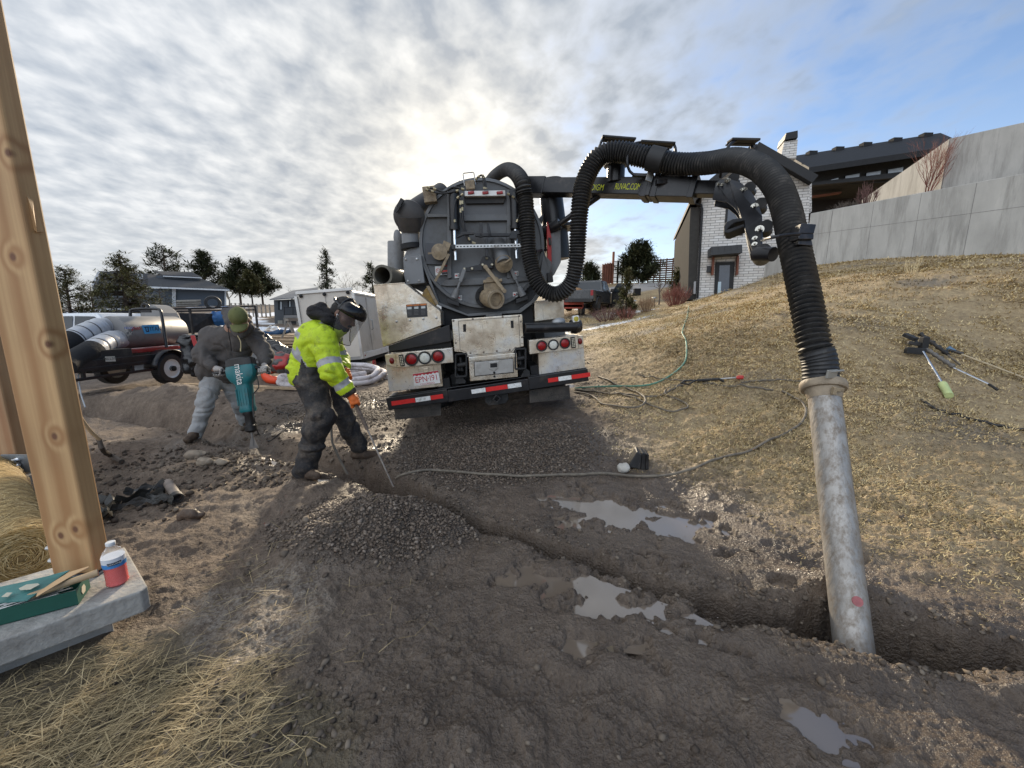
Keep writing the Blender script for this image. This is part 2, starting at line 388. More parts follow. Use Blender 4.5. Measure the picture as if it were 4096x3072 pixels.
# ================================================================== TERRAIN
CTRL = np.array([(0,0,0),(0,1.5,0),(-1.5,1.5,0),(1.5,1.5,0),(0,3,.02),(-2,3.4,0),(-4,4.5,0),(-1.3,4.7,.04),(-.2,4.7,.14),(1,4.8,.28),
 (-1.8,10,.12),(.6,10.3,.42),(-8,9,-.02),(-3.7,9.8,.08),(1.3,5.6,.36),(2.8,5.9,.68),(6,6.4,1.4),(10.3,8,2.3),(16,12.5,3.45),(12.7,17.4,3.65),
 (7.3,5.5,.8),(4.4,3.2,.27),(2.7,1.8,0.02),(2.7,4.4,.37),(2.07,2.7,.08),(.8,2.64,0),(-5,2,0),(-10,5,0),(-12,10,0),(-15,15,.2),(-6,6,.02),
 (-20,30,1.1),(-30,45,2.8),(-45,40,2.5),(-30,70,4.0),(0,65,4.2),(-10,35,1.5),(-5.5,13,.2),(-.5,15,.55),(1,18,.8),(2,12,.62),(3.5,15,1.0),(5.7,16,1.45),(8.5,19.4,2.15),
 (9.5,20.6,2.4),(12.1,20.8,3.0),(5.8,26,2.05),(4,22,1.45),(9,32,3.5),(10.2,39,4.85),(16.6,39,4.9),(10,28,2.7),(30,60,5),(0,-5,0),(-10,-5,0),(10,-5,.4),(15,3,2.2),(25,10,4.6),(25,25,6),
 (-60,0,0),(60,0,5),(60,60,6),(-60,70,4),(0,-40,0),(40,-40,3),(-40,-40,0)], float)
def _tps_fit(P):
    n = len(P); d = np.linalg.norm(P[:, None, :2] - P[None, :, :2], axis=2); K = np.where(d > 0, d * d * np.log(d + 1e-9), 0) + np.eye(n) * .02
    A = np.zeros((n + 3, n + 3)); A[:n, :n] = K; A[:n, n] = 1; A[:n, n + 1:] = P[:, :2]; A[n, :n] = 1; A[n + 1:, :n] = P[:, :2].T
    return np.linalg.solve(A, np.concatenate([P[:, 2], [0, 0, 0]]))
_W = _tps_fit(CTRL)
def hbase(x, y):
    x = np.asarray(x, float); y = np.asarray(y, float); r = np.hypot(x, y); k = np.minimum(1, 58 / np.maximum(r, 1e-6)); xx = x * k; yy = y * k
    z = _W[-3] + _W[-2] * xx + _W[-1] * yy
    for i in range(len(CTRL)):
        q = (xx - CTRL[i, 0]) ** 2 + (yy - CTRL[i, 1]) ** 2
        z = z + _W[i] * q * .5 * np.log(q + 1e-12)
    return z
def sst(a, b, x):
    t = np.clip((x - a) / (b - a), 0, 1); return t * t * (3 - 2 * t)
TR = np.array([(-9,7.1,.22,.14),(-7,6.2,.24,.22),(-4.6,5.3,.22,.16),(-3.1,4.42,.2,.07),(-1.95,3.9,.2,.14),(-1.6,3.68,.19,.3),(-1.03,3.24,.17,.5),(-.46,2.8,.062,.5),(.1,2.41,.046,.5),
 (.87,1.93,.052,.58),(1.2,1.76,.075,.6),(1.43,1.69,.09,.66),(1.67,1.65,.15,.75),(1.95,1.55,.12,.75),(2.24,1.45,.085,.7),(3.3,1.0,.09,.6)])
def trench(x, y):
    """signed cut (0..depth) and distance to the centre line"""
    best = np.full(x.shape, 1e9); hw = np.zeros(x.shape); dp = np.zeros(x.shape)
    for i in range(len(TR) - 1):
        a = TR[i]; b = TR[i + 1]; dx, dy = b[0] - a[0], b[1] - a[1]
        t = np.clip(((x - a[0]) * dx + (y - a[1]) * dy) / (dx * dx + dy * dy), 0, 1)
        d = np.hypot(x - a[0] - t * dx, y - a[1] - t * dy); m = d < best
        best = np.where(m, d, best); hw = np.where(m, a[2] + t * (b[2] - a[2]), hw); dp = np.where(m, a[3] + t * (b[3] - a[3]), dp)
    return best, hw, dp
# puddles: centre, radius, stretch along x, angle, depth
PUD = []
def pud(z, x, y, r, st=1.5, ang=0.0, dep=.03, z0=0.0):
    d = ray(z, x, y); t = (z0 - CAMH) / d.z; p = CAM + d * t; PUD.append((p.x, p.y, r * .72, st, ang, dep))
pud('D', 1340, 1120, .46, 1.8, -.45, .022); pud('D', 1300, 1270, .46, 1.5, -.3, .022); pud('D', 1255, 1400, .15, 1.1); pud('D', 1550, 1335, .13, 1.7)
pud('D', 1690, 1275, .08, 1.6); pud('D', 1790, 1590, .17, 1.3, -.5, .016)
pud('D', 485, 958, .17, 2.6, -.35); pud('D', 595, 1000, .14, 1.8, -.1); pud('D', 640, 925, .14, 1.8); pud('D', 800, 985, .10, 2.0); pud('D', 690, 1040, .13, 1.6); pud('D', 700, 870, .2, 2.0); pud('D', 830, 875, .2, 1.6)
pud('D', 1820, 1370, .05, 1.5)
MOUNDS = [(-1.05, 2.52, .62, .40, .15, .22), (-6.5, 6.75, 1.7, .65, -.35, .24), (-5.2, 6.3, 1.2, .5, -.4, .20), (.05, 4.15, .75, .5, 0, .10), (-3.2, 3.6, .5, .35, .3, .10), (-1.75, 3.05, .4, .3, 0, .07),
          (1.75, 1.90, .45, .13, -.3, .06), (2.3, 1.22, .5, .12, -.4, .06), (1.45, 1.45, .4, .09, -.35, .03), (-4.4, 4.2, .6, .4, .1, .08), (.75, 2.2, .4, .1, -.55, .03)]
GRASS_Y = [-5, 1.0, 1.7, 2.2, 3.0, 3.7, 5.5, 10, 15, 20, 30]; GRASS_X = [4.5, 3.0, 2.65, 2.2, 1.9, 1.35, 1.15, 1.7, 1.9, 2.2, 1.5]
def grass_edge(x, y): return x - np.interp(y, GRASS_Y, GRASS_X) + .35 * fbm(x * 1.3, y * 1.3, 3, 5)
def gravel_field(x, y):
    g = sst(0, .5, 1.15 - np.hypot((x + .15) / 1.25, (y - 4.1) / .95)) + sst(0, .4, 1.05 - np.hypot((x + 1.0) / .85, (y - 2.6) / .55)) * .95
    g = g + .9 * sst(0, .6, 1 - np.hypot((x + 2.3) / 2.2, (y - 6.3) / 1.6)) + .55 * sst(0, 1, 1 - np.hypot((x + .5) / 6, (y - 10) / 5))
    return np.clip(g + .35 * fbm(x * 2.2, y * 2.2, 3, 9) * (g > .02), 0, 1)
def H(x, y, detail=True):
    x = np.asarray(x, float); y = np.asarray(y, float); r = np.hypot(x, y)
    z = hbase(x, y); hill = sst(-.2, .9, grass_edge(x, y))
    for (mx, my, a, b, an, h) in MOUNDS:
        dx, dy = x - mx, y - my; c, s_ = math.cos(an), math.sin(an); u = (dx * c + dy * s_) / a; v = (-dx * s_ + dy * c) / b
        q = np.sqrt(u * u + v * v); z = z + h * sst(1.5, 0, q) * (1 + .25 * fbm(x * 4, y * 4, 3, 21))
    rough = 1 - hill
    near = np.clip(1.2 - r / 40, 0, 1)
    if detail:
        z = z + near * (.05 * fbm(x * .9, y * .9, 3, 1) * (r > .3) + rough * (.034 * fbm(x * 2.6, y * 2.6, 4, 2) * sst(.5, 1.5, y + .5 * np.abs(x))))
        gv = gravel_field(x, y); u_ = x * .85 - y * .5; v_ = x * .5 + y * .85
        z = z + near * rough * (1 - gv) * sst(-1.4, .2, x) * (.030 * fbm(u_ * 1.1, v_ * 6, 3, 51) + .012 * np.maximum(0, fbm(u_ * 5, v_ * 16, 3, 52)))
        lump = np.maximum(fbm(x * 9, y * 9, 4, 4), -.12)
        z = z + near * rough * (1 - gv * .7) * (.029 * lump + .012 * np.abs(fbm(x * 27, y * 27, 3, 6)) + .006 * fbm(x * 60, y * 60, 2, 8))
        z = z + near * hill * (.022 * fbm(x * 6, y * 6, 4, 11) + .072 * np.maximum(0, fbm(x * 12, y * 19, 4, 12, .6)) * (.35 + .65 * sst(-.2, .3, fbm(x * .9, y * .9, 4, 101))) + .014 * fbm(x * 42, y * 42, 2, 13))
    for (qx, qy, pr, st, an, dep) in PUD:
        dx, dy = x - qx, y - qy; c, s_ = math.cos(an), math.sin(an); u = (dx * c + dy * s_) / (pr * st); v = (-dx * s_ + dy * c) / pr
        q = np.sqrt(u * u + v * v); lv = _PL.get((qx, qy))
        if lv is None: lv = _PL[(qx, qy)] = float(hbase(np.array([qx]), np.array([qy]))[0])
        k = sst(2.0, 1.35, q); z = z * (1 - k) + k * (lv + (z - lv) * .40 + (.030 - (dep + .016) * 1.35 * sst(1.15, .35, q + min(1.5, pr * 6) * fbm(x * 7, y * 9, 4, 31, .62))))
    d, hw, dp = trench(x, y)
    jit = (.040 * fbm(x * 7, y * 7, 4, 41, .6) + .012 * fbm(x * 26, y * 26, 3, 43)) * np.clip(hw / .13, .3, 1)
    e = d - hw + jit
    z = z + (.035 * sst(.22, .02, e) * sst(-.01, .03, e)) * (.6 + fbm(x * 5, y * 5, 3, 44)) * np.minimum(1, dp * 3) * np.clip((hw - .05) / .1, 0, 1)
    z = z - dp * sst(1, 0, np.clip((e + .012 * fbm(x * 14, y * 14, 3, 45) + .45 * hw) / (.55 * hw + .010), 0, 1)) * (1 + .25 * fbm(x * 9, y * 9, 4, 46)) - np.minimum(.04, dp * .2) * sst(.10, 0, e) * np.clip((hw - .04) / .1, .1, 1)
    # cut flat under the concrete pad
    u = (x + 1.77) * -.72 + (y - 1.68) * -.69; v = (x + 1.77) * -.69 + (y - 1.68) * .72
    k = sst(-.04, .02, u) * sst(-.04, .02, v) * sst(1.4, 1.2, u) * sst(.75, .6, v)
    z = z * (1 - k) + np.minimum(z, .0) * k
    return z
_PL = {}
def h1(x, y): return float(H(np.array([x]), np.array([y]))[0])
def G(z, x, y, lift=0.0):
    """where the sight line through a photo pixel meets the ground"""
    d = ray(z, x, y); t = .5; pz = None
    ts = np.geomspace(.9, 160, 700); X = d.x * ts; Y = d.y * ts; Z = CAMH + d.z * ts; hh = H(X, Y, False); i = np.argmax(Z < hh)
    if not (Z < hh).any(): i = len(ts) - 1
    t = ts[max(i - 1, 0)] + (ts[i] - ts[max(i - 1, 0)]) * .5
    p = CAM + d * t
    return Vector((p.x, p.y, h1(p.x, p.y) + lift))

def make_ground():
    ang = np.concatenate([np.linspace(-R(66), R(66), 860), np.linspace(R(66), R(294), 90)[1:-1]])
    rad = np.concatenate([[.02, .3], np.geomspace(.55, 1.2, 70)[:-1], np.geomspace(1.2, 8.5, 400)[:-1], np.geomspace(8.5, 900, 430)])
    A, Rr = np.meshgrid(ang, rad); X = Rr * np.sin(A); Y = Rr * np.cos(A)
    Z = H(X, Y); nr, na = X.shape
    V = np.stack([X, Y, Z], -1).reshape(-1, 3)
    i = np.arange(nr - 1)[:, None]; j = np.arange(na)[None, :]; j2 = (j + 1) % na
    F = np.stack([i * na + j, i * na + j2, (i + 1) * na + j2, (i + 1) * na + j], -1).reshape(-1, 4)
    x = V[:, 0]; y = V[:, 1]; r = np.hypot(x, y)
    hill = sst(-.35, .8, grass_edge(x, y)); grav = gravel_field(x, y)
    bare = sst(.15, .45, fbm(x * .55, y * .55, 3, 61)) * .75
    d, hw, dp = trench(x, y)
    wet = sst(.0, .55, 1.15 - np.abs(d) / 2.3) * sst(-1.2, .6, x + 1.0) * (1 - hill * .6)
    for (qx, qy, pr, st, an, dep) in PUD: wet = np.maximum(wet, sst(2.6, 1.0, np.hypot(x - qx, y - qy) / (pr * st)))
    wet = np.clip(wet + .45 * fbm(x * 3, y * 3, 4, 63) - .05, 0, 1)
    # snow left lying in the fields behind
    snow = np.zeros(len(x))
    fld = fbm(x * .16, y * .30, 4, 71)
    snow = np.maximum(snow, sst(.02, .12, fld + .05) * sst(24, 28, r) * (x < -6) * (r < 58))
    sl = np.hypot((x - 3.6) * .93 + (y - 14.6) * -.37, ((x - 3.6) * .37 + (y - 14.6) * .93))
    def strip(p0, p1, wd):
        dx, dy = p1[0] - p0[0], p1[1] - p0[1]; t = np.clip(((x - p0[0]) * dx + (y - p0[1]) * dy) / (dx * dx + dy * dy), 0, 1)
        return np.hypot(x - p0[0] - t * dx, y - p0[1] - t * dy) - wd * (.25 + np.sin(t * math.pi) ** .5)
    for p0, p1, wd in ((G('BR', 120, 1050), G('BR', 1500, 780), .35), (G('BR', 640, 755), G('BR', 1600, 680), .22), (G('BR', 850, 470), G('BR', 950, 450), .3), (G('BR', 920, 480), G('BR', 1000, 470), .2), (G('BR', 1180, 755), G('BR', 1340, 735), .15), (G('BR', 380, 690), G('BR', 720, 640), .3)):
        snow = np.maximum(snow, sst(.10, -.05, strip(p0, p1, wd) + .16 * fbm(x * 3, y * 3, 3, 73)))
    for px, py, wd in ((2270, 1540, .08),):
        p = G('D', px / 1.85172, py / 1.85172); snow = np.maximum(snow, .6 * sst(.08, -.04, np.hypot(x - p.x, (y - p.y)) - wd + .16 * fbm(x * 6, y * 6, 3, 74)))
    road = sst(2.6, 1.8, np.abs((y - 33.5) - (x - 9) * .28)) * sst(2, 5, x) * sst(60, 40, x)
    straw = sst(.25, -.1, np.hypot((x + 1.5) / .80, (y - 1.0) / .55) - 1 + .4 * fbm(x * 3, y * 3, 3, 77))
    pale = sst(.3, -.2, np.hypot((x + 1.35) / .38, (y - 1.8) / .3) - 1 + .5 * fbm(x * 5, y * 5, 3, 78)) * .55
    a1 = np.stack([hill, grav, wet, snow], -1); a2 = np.stack([bare, road, straw, pale], -1)
    o = np_mesh('ground', V, F, ground_mat(), None, True, {'mask_a': a1, 'mask_b': a2}); o['kind'] = 'structure'
    return o
def ground_mat():
    m = bpy.data.materials.new('muddy_ground'); m.use_nodes = True; t = m.node_tree; b = t.nodes['Principled BSDF']
    def n(ty, **k):
        q = t.nodes.new(ty)
        for a, v in k.items(): setattr(q, a, v)
        return q
    def mix(f, a, c, bt='MIX'):
        q = n('ShaderNodeMix', data_type='RGBA', blend_type=bt)
        for i, v in ((0, f), (6, a), (7, c)):
            if hasattr(v, 'is_output'): t.links.new(v, q.inputs[i])
            elif i == 0: q.inputs[0].default_value = v
            else: q.inputs[i].default_value = (*v, 1)
        return q.outputs[2]
    def ma(op, a, c=None, cl=False):
        q = n('ShaderNodeMath', operation=op, use_clamp=cl)
        for i, v in ((0, a), (1, c)):
            if v is None: continue
            if hasattr(v, 'is_output'): t.links.new(v, q.inputs[i])
            else: q.inputs[i].default_value = v
        return q.outputs[0]
    def ramp(f, st):
        q = n('ShaderNodeValToRGB'); t.links.new(f, q.inputs[0]); e = q.color_ramp.elements
        e[0].position, e[0].color = st[0][0], (*st[0][1], 1); e[1].position, e[1].color = st[-1][0], (*st[-1][1], 1)
        for p, c in st[1:-1]: z = e.new(p); z.color = (*c, 1)
        return q.outputs[0]
    tc = n('ShaderNodeTexCoord'); co = tc.outputs['Object']
    def noise(s, d=6, r=.6):
        q = n('ShaderNodeTexNoise'); t.links.new(co, q.inputs[0]); q.inputs['Scale'].default_value = s; q.inputs['Detail'].default_value = d; q.inputs['Roughness'].default_value = r; return q.outputs[0]
    aa = n('ShaderNodeAttribute', attribute_name='mask_a'); ab = n('ShaderNodeAttribute', attribute_name='mask_b')
    sa = n('ShaderNodeSeparateColor'); sb = n('ShaderNodeSeparateColor'); t.links.new(aa.outputs[0], sa.inputs[0]); t.links.new(ab.outputs[0], sb.inputs[0])
    hill, grav, wet, snow = sa.outputs[0], sa.outputs[1], sa.outputs[2], aa.outputs['Alpha']
    bare, road, straw, pale = sb.outputs[0], sb.outputs[1], sb.outputs[2], ab.outputs['Alpha']
    n1 = noise(1.7, 8, .62); n2 = noise(13, 7, .65); n3 = noise(70, 4, .6)
    mud = ramp(ma('ADD', ma('ADD', ma('MULTIPLY', n1, .36), ma('MULTIPLY', n2, .34)), ma('MULTIPLY', n3, .30)), [(.34, (.064, .043, .029)), (.5, (.148, .110, .080)), (.64, (.26, .198, .146))])
    vor = n('ShaderNodeTexVoronoi'); t.links.new(co, vor.inputs[0]); vor.inputs['Scale'].default_value = 46
    gcol = ramp(vor.outputs['Color'], [(0, (.075, .056, .042)), (.5, (.135, .107, .084)), (1, (.23, .19, .155))])
    gcol = mix(ma('MULTIPLY', vor.outputs['Distance'], .9), gcol, (.035, .028, .024))
    soil = ramp(ma('ADD', ma('ADD', ma('MULTIPLY', n1, .3), ma('MULTIPLY', n2, .4)), ma('MULTIPLY', n3, .3)), [(.34, (.16, .115, .064)), (.5, (.35, .255, .14)), (.64, (.54, .415, .235))])
    c = mix(grav, mud, gcol); c = mix(ma('MULTIPLY', wet, .60), c, mix(.7, c, (.048, .037, .029)))
    soil = mix(bare, soil, (.15, .13, .105))
    c = mix(hill, c, soil); pf = n('ShaderNodeMapRange'); t.links.new(ma('ADD', ma('MULTIPLY', n2, .5), ma('MULTIPLY', n3, .5)), pf.inputs[0]); pf.inputs[1].default_value = .46; pf.inputs[2].default_value = .58; c = mix(ma('MULTIPLY', pale, pf.outputs[0]), c, (.30, .265, .22)); c = mix(ma('MULTIPLY', straw, .8), c, (.12, .095, .055))
    c = mix(road, c, (.33, .31, .29)); c = mix(ma('MULTIPLY', snow, ma('ADD', .75, ma('MULTIPLY', n2, .4)), True), c, (.80, .82, .85))
    t.links.new(c, b.inputs['Base Color'])
    rg = n('ShaderNodeMapRange'); t.links.new(ma('MULTIPLY', wet, ma('ADD', .35, n2)), rg.inputs[0]); rg.inputs[3].default_value = .84; rg.inputs[4].default_value = .16; t.links.new(rg.outputs[0], b.inputs['Roughness'])
    b.inputs['Specular IOR Level'].default_value = .45
    hgt = ma('ADD', ma('MULTIPLY', n2, .65), ma('MULTIPLY', n3, .5))
    gh = ma('MULTIPLY', ma('SUBTRACT', 1.0, vor.outputs['Distance']), ma('MULTIPLY', grav, .7)); hgt = ma('ADD', hgt, gh)
    bp = n('ShaderNodeBump'); bp.inputs['Strength'].default_value = .95; bp.inputs['Distance'].default_value = .04; t.links.new(hgt, bp.inputs['Height']); t.links.new(bp.outputs[0], b.inputs['Normal'])
    return m
make_ground()
# puddles: flat water sheets lying in the hollows
def water_mat():
    m = bpy.data.materials.new('muddy_water'); m.use_nodes = True; t = m.node_tree; b = t.nodes['Principled BSDF']
    c = t.nodes.new('ShaderNodeTexCoord'); q = t.nodes.new('ShaderNodeTexNoise'); q.inputs['Scale'].default_value = 2.5; t.links.new(c.outputs['Object'], q.inputs[0])
    r = t.nodes.new('ShaderNodeValToRGB'); r.color_ramp.elements[0].color = (.14, .108, .080, 1); r.color_ramp.elements[1].color = (.19, .150, .115, 1); t.links.new(q.outputs[0], r.inputs[0]); t.links.new(r.outputs[0], b.inputs['Base Color'])
    b.inputs['Roughness'].default_value = .04; b.inputs['IOR'].default_value = 2.0; b.inputs['Specular IOR Level'].default_value = .6
    return m
WATER = water_mat()
for i, (qx, qy, pr, st, an, dep) in enumerate(PUD):
    m = MB(); lv = _PL[(qx, qy)]; c, s_ = math.cos(an), math.sin(an); vs = []
    for k in range(40):
        a = 2 * math.pi * k / 40; u, v = math.cos(a) * pr * st * 1.25, math.sin(a) * pr * 1.25
        du, dv = u * c - v * s_, u * s_ + v * c; f = 1.0
        fs_ = np.linspace(.05, 1, 20); dd, hh_, _ = trench(qx + du * fs_, qy + dv * fs_); bad = np.nonzero(dd < hh_ + .06)[0]; f = 1.0 if len(bad) == 0 else max(.02, fs_[bad[0]] - .05)
        vs.append((du * f, dv * f, 0))
    m.add(vs, [tuple(range(40))]); o = m.build('puddle_water', WATER); o.location = (qx, qy, lv + .008); o['kind'] = 'structure'

# ---------------------------------------------------------------- scattered cover (uncountable: one mesh each)
def ico():
    p = (1 + 5 ** .5) / 2
    v = np.array([(-1, p, 0), (1, p, 0), (-1, -p, 0), (1, -p, 0), (0, -1, p), (0, 1, p), (0, -1, -p), (0, 1, -p), (p, 0, -1), (p, 0, 1), (-p, 0, -1), (-p, 0, 1)]) / 1.902
    f = np.array([(0, 11, 5), (0, 5, 1), (0, 1, 7), (0, 7, 10), (0, 10, 11), (1, 5, 9), (5, 11, 4), (11, 10, 2), (10, 7, 6), (7, 1, 8), (3, 9, 4), (3, 4, 2), (3, 2, 6), (3, 6, 8), (3, 8, 9), (4, 9, 5), (2, 4, 11), (6, 2, 10), (8, 6, 7), (9, 8, 1)])
    return v, f
rng = np.random.default_rng(11)
def rots(n):
    q = rng.normal(size=(n, 4)); q /= np.linalg.norm(q, axis=1)[:, None]; w_, x, y, z = q.T
    return np.stack([np.stack([1 - 2 * (y * y + z * z), 2 * (x * y - z * w_), 2 * (x * z + y * w_)], -1), np.stack([2 * (x * y + z * w_), 1 - 2 * (x * x + z * z), 2 * (y * z - x * w_)], -1), np.stack([2 * (x * z - y * w_), 2 * (y * z + x * w_), 1 - 2 * (x * x + y * y)], -1)], 1)
def stones(name, pts, size, mat, squash=.65):
    v, f = ico(); n = len(pts); S = size[:, None, None] * (v[None] * (1 + .22 * rng.normal(size=(n, 12, 1))).clip(.6, 1.5)) * rng.uniform(.6, 1.25, (n, 1, 3))
    Q = np.einsum('nij,nkj->nki', rots(n), S); Q[..., 2] *= squash; Q += pts[:, None, :]
    F = (f[None] + (np.arange(n) * 12)[:, None, None]).reshape(-1, 3)
    rv = np.repeat(rng.uniform(0, 1, n), 12); A = np.stack([rv, rv, rv, rv], -1)
    o = np_mesh(name, Q.reshape(-1, 3), F, mat, None, False, {'tone': A}); o['kind'] = 'stuff'; return o
def tone_mat(name, stops, rough=.8, spec=.4, trans=0):
    m = bpy.data.materials.new(name); m.use_nodes = True; t = m.node_tree; b = t.nodes['Principled BSDF']
    a = t.nodes.new('ShaderNodeAttribute'); a.attribute_name = 'tone'; r = t.nodes.new('ShaderNodeValToRGB'); e = r.color_ramp.elements
    e[0].position, e[0].color = stops[0][0], (*stops[0][1], 1); e[1].position, e[1].color = stops[-1][0], (*stops[-1][1], 1)
    for p, c in stops[1:-1]: z = e.new(p); z.color = (*c, 1)
    t.links.new(a.outputs['Fac'], r.inputs[0]); t.links.new(r.outputs[0], b.inputs['Base Color']); b.inputs['Roughness'].default_value = rough; b.inputs['Specular IOR Level'].default_value = spec
    return m
def polar(n, r0, r1, a0, a1, bias=1.0):
    r = r0 * (r1 / r0) ** (rng.uniform(0, 1, n) ** bias); a = rng.uniform(R(a0), R(a1), n); return r * np.sin(a), r * np.cos(a), r
x, y, r = polar(150000, 1.7, 13, -50, 25)
g = gravel_field(x, y); k = (rng.uniform(0, 1, len(x)) < g ** 1.5) & (grass_edge(x, y) < .3); d, hw, dp = trench(x, y); k &= d > hw
x, y, r = x[k][:36000], y[k][:36000], r[k][:36000]
gsz = (.004 + .0095 * rng.uniform(0, 1, len(x)) ** 2.2) * (1 + .05 * r)
stones('gravel', np.stack([x, y, H(x, y) + gsz * .35], -1), gsz, tone_mat('gravel_stone', [(0, (.060, .042, .029)), (.5, (.115, .085, .062)), (.88, (.165, .128, .097)), (1, (.22, .18, .145))], .6))
x, y, r = polar(20000, .9, 8, -60, 60)
k = (grass_edge(x, y) < .8) & (rng.uniform(0, 1, len(x)) < .06 + .9 * sst(.02, .30, fbm(x * 1.2, y * 1.2, 4, 91)) * (.35 + .65 * (x < -.6))); d, hw, dp = trench(x, y); k &= d > hw * .8
u_ = (x + 1.77) * -.72 + (y - 1.68) * -.69; v_ = (x + 1.77) * -.69 + (y - 1.68) * .72; k &= ~((u_ > -.05) & (v_ > -.05) & (v_ < .75))
tt = rng.uniform(2, len(TR) - 1.001, 2600); ti = tt.astype(int); tf = (tt - ti)[:, None]; tp_ = TR[ti, :2] * (1 - tf) + TR[ti + 1, :2] * tf; td_ = TR[ti + 1, :2] - TR[ti, :2]; td_ /= np.linalg.norm(td_, axis=1)[:, None]; of = (TR[ti, 2] * (1 - tf[:, 0]) + TR[ti + 1, 2] * tf[:, 0] + np.abs(rng.normal(.02, .07, 2600))) * rng.choice([-1, 1], 2600)
lx, ly = tp_[:, 0] - td_[:, 1] * of, tp_[:, 1] + td_[:, 0] * of
x, y = np.concatenate([x[k], lx]), np.concatenate([y[k], ly]); r = np.hypot(x, y); csz = .0025 + .012 * rng.uniform(0, 1, len(x)) ** 4 * (1 + .12 * r)
n_ = 4200; ex, ey = rng.normal(-2.7, 1.0, n_), rng.normal(3.6, .9, n_); dd_, hh_, _ = trench(ex, ey); ke = (dd_ > hh_ * .5) & (fbm(ex * 1.6, ey * 1.6, 3, 93) > -.12) & (ex < -1.2) & (np.hypot(ex, ey) > 2.3); ex, ey = ex[ke], ey[ke]; x = np.concatenate([x, ex]); y = np.concatenate([y, ey]); csz = np.concatenate([csz, .006 + .026 * rng.uniform(0, 1, len(ex)) ** 3.5])
stones('mud_crumbs_dirt', np.stack([x, y, H(x, y) + csz * .3], -1), csz, tone_mat('mud_clod', [(0, (.065, .05, .039)), (.6, (.11, .088, .068)), (1, (.19, .155, .12))], .9, .25), .75)
def blades(name, P, L_, Wd, tone, mat, up=.6, kind='stuff', n_seg=1, parent=None, dirs=None, curl=.5):
    """P (n,3) roots; thin bent blades as two quads each"""
    n = len(P); a = rng.uniform(0, 2 * math.pi, n) if dirs is None else dirs
    el = np.clip(rng.normal(up, .28, n), .02, 1.45); dx = np.cos(a) * np.cos(el); dy = np.sin(a) * np.cos(el); dz = np.sin(el)
    D = np.stack([dx, dy, dz], -1); S = np.stack([-np.sin(a), np.cos(a), np.zeros(n)], -1)
    M1 = P + D * (L_ * .55)[:, None]; D2 = D.copy(); D2[:, 2] -= curl * rng.uniform(0, 1, n); T = M1 + D2 * (L_ * .5)[:, None]
    w_ = Wd[:, None] * .5
    V = np.stack([P - S * w_, P + S * w_, M1 + S * w_ * .9, M1 - S * w_ * .9, T + S * w_ * .35, T - S * w_ * .35], 1).reshape(-1, 3)
    b = (np.arange(n) * 6)[:, None]
    F = np.stack([b + [0, 1, 2, 3], b + [3, 2, 4, 5]], 1).reshape(-1, 4)
    tv = np.repeat(tone, 6); A = np.stack([tv] * 4, -1)
    o = np_mesh(name, V, F, mat, parent, False, {'tone': A})
    if kind: o['kind'] = kind
    return o
# dry winter turf on the bank
x, y, r = polar(85000, 1.9, 34, 4, 66, .9)
ge = grass_edge(x, y); dens = sst(-.5, 1.2, ge) * np.clip(.22 + 1.0 * sst(-.15, .25, fbm(x * .9, y * .9, 4, 101)) * (1 - .8 * sst(.15, .45, fbm(x * .55, y * .55, 3, 61))), 0, 1)
d, hw, dp = trench(x, y); k = (rng.uniform(0, 1, len(x)) < dens) & (d > hw + .05) & ~((r > 11) & (x - 12.7 - (17.4 - y) * .68 > -.1) & (y < 17.6)) & ~((x > 8.4) & (y > 18.9))
x, y, r = x[k][:36000], y[k][:36000], r[k][:36000]
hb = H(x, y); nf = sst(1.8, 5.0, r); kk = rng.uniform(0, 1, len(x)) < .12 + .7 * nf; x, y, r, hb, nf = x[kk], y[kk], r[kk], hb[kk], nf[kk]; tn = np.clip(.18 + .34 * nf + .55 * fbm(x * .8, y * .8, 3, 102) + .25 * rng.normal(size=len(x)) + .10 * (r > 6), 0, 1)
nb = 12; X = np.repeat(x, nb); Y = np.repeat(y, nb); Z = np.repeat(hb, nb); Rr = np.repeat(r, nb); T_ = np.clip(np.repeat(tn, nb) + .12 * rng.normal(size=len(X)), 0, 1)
sp = (.018 + .006 * Rr) * rng.normal(size=len(X)); sq = (.018 + .006 * Rr) * rng.normal(size=len(X))
Lb = rng.uniform(.6, 1.4, len(X)) * np.minimum(.010 + .0042 * Rr, .06); Wb = .0010 + .0011 * Rr
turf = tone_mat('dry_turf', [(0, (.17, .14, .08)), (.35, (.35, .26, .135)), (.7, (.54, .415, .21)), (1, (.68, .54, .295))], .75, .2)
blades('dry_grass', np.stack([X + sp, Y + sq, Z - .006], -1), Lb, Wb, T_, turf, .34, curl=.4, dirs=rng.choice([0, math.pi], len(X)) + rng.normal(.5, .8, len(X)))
# loose straw spread at the foot of the concrete pad
n = 9500; x = rng.normal(-1.5, .42, n); y = rng.normal(1.02, .32, n)
k = (np.hypot((x + 1.5) / .80, (y - 1.0) / .58) < 1 + .35 * fbm(x * 4, y * 4, 3, 111)); u_ = (x + 1.77) * -.72 + (y - 1.68) * -.69; v_ = (x + 1.77) * -.69 + (y - 1.68) * .72; k &= ~((u_ > -.03) & (v_ > -.03) & (v_ < .7))
x = x[k]; y = y[k]; x = np.concatenate([x, rng.normal(-1.2, .35, 260), rng.normal(-1.55, .2, 160)]); y = np.concatenate([y, rng.normal(1.5, .35, 260), rng.normal(1.9, .25, 160)])
u_ = (x + 1.77) * -.72 + (y - 1.68) * -.69; v_ = (x + 1.77) * -.69 + (y - 1.68) * .72; kk = ~((u_ > -.03) & (v_ > -.03) & (v_ < .7)); x = x[kk]; y = y[kk]; n = len(x)
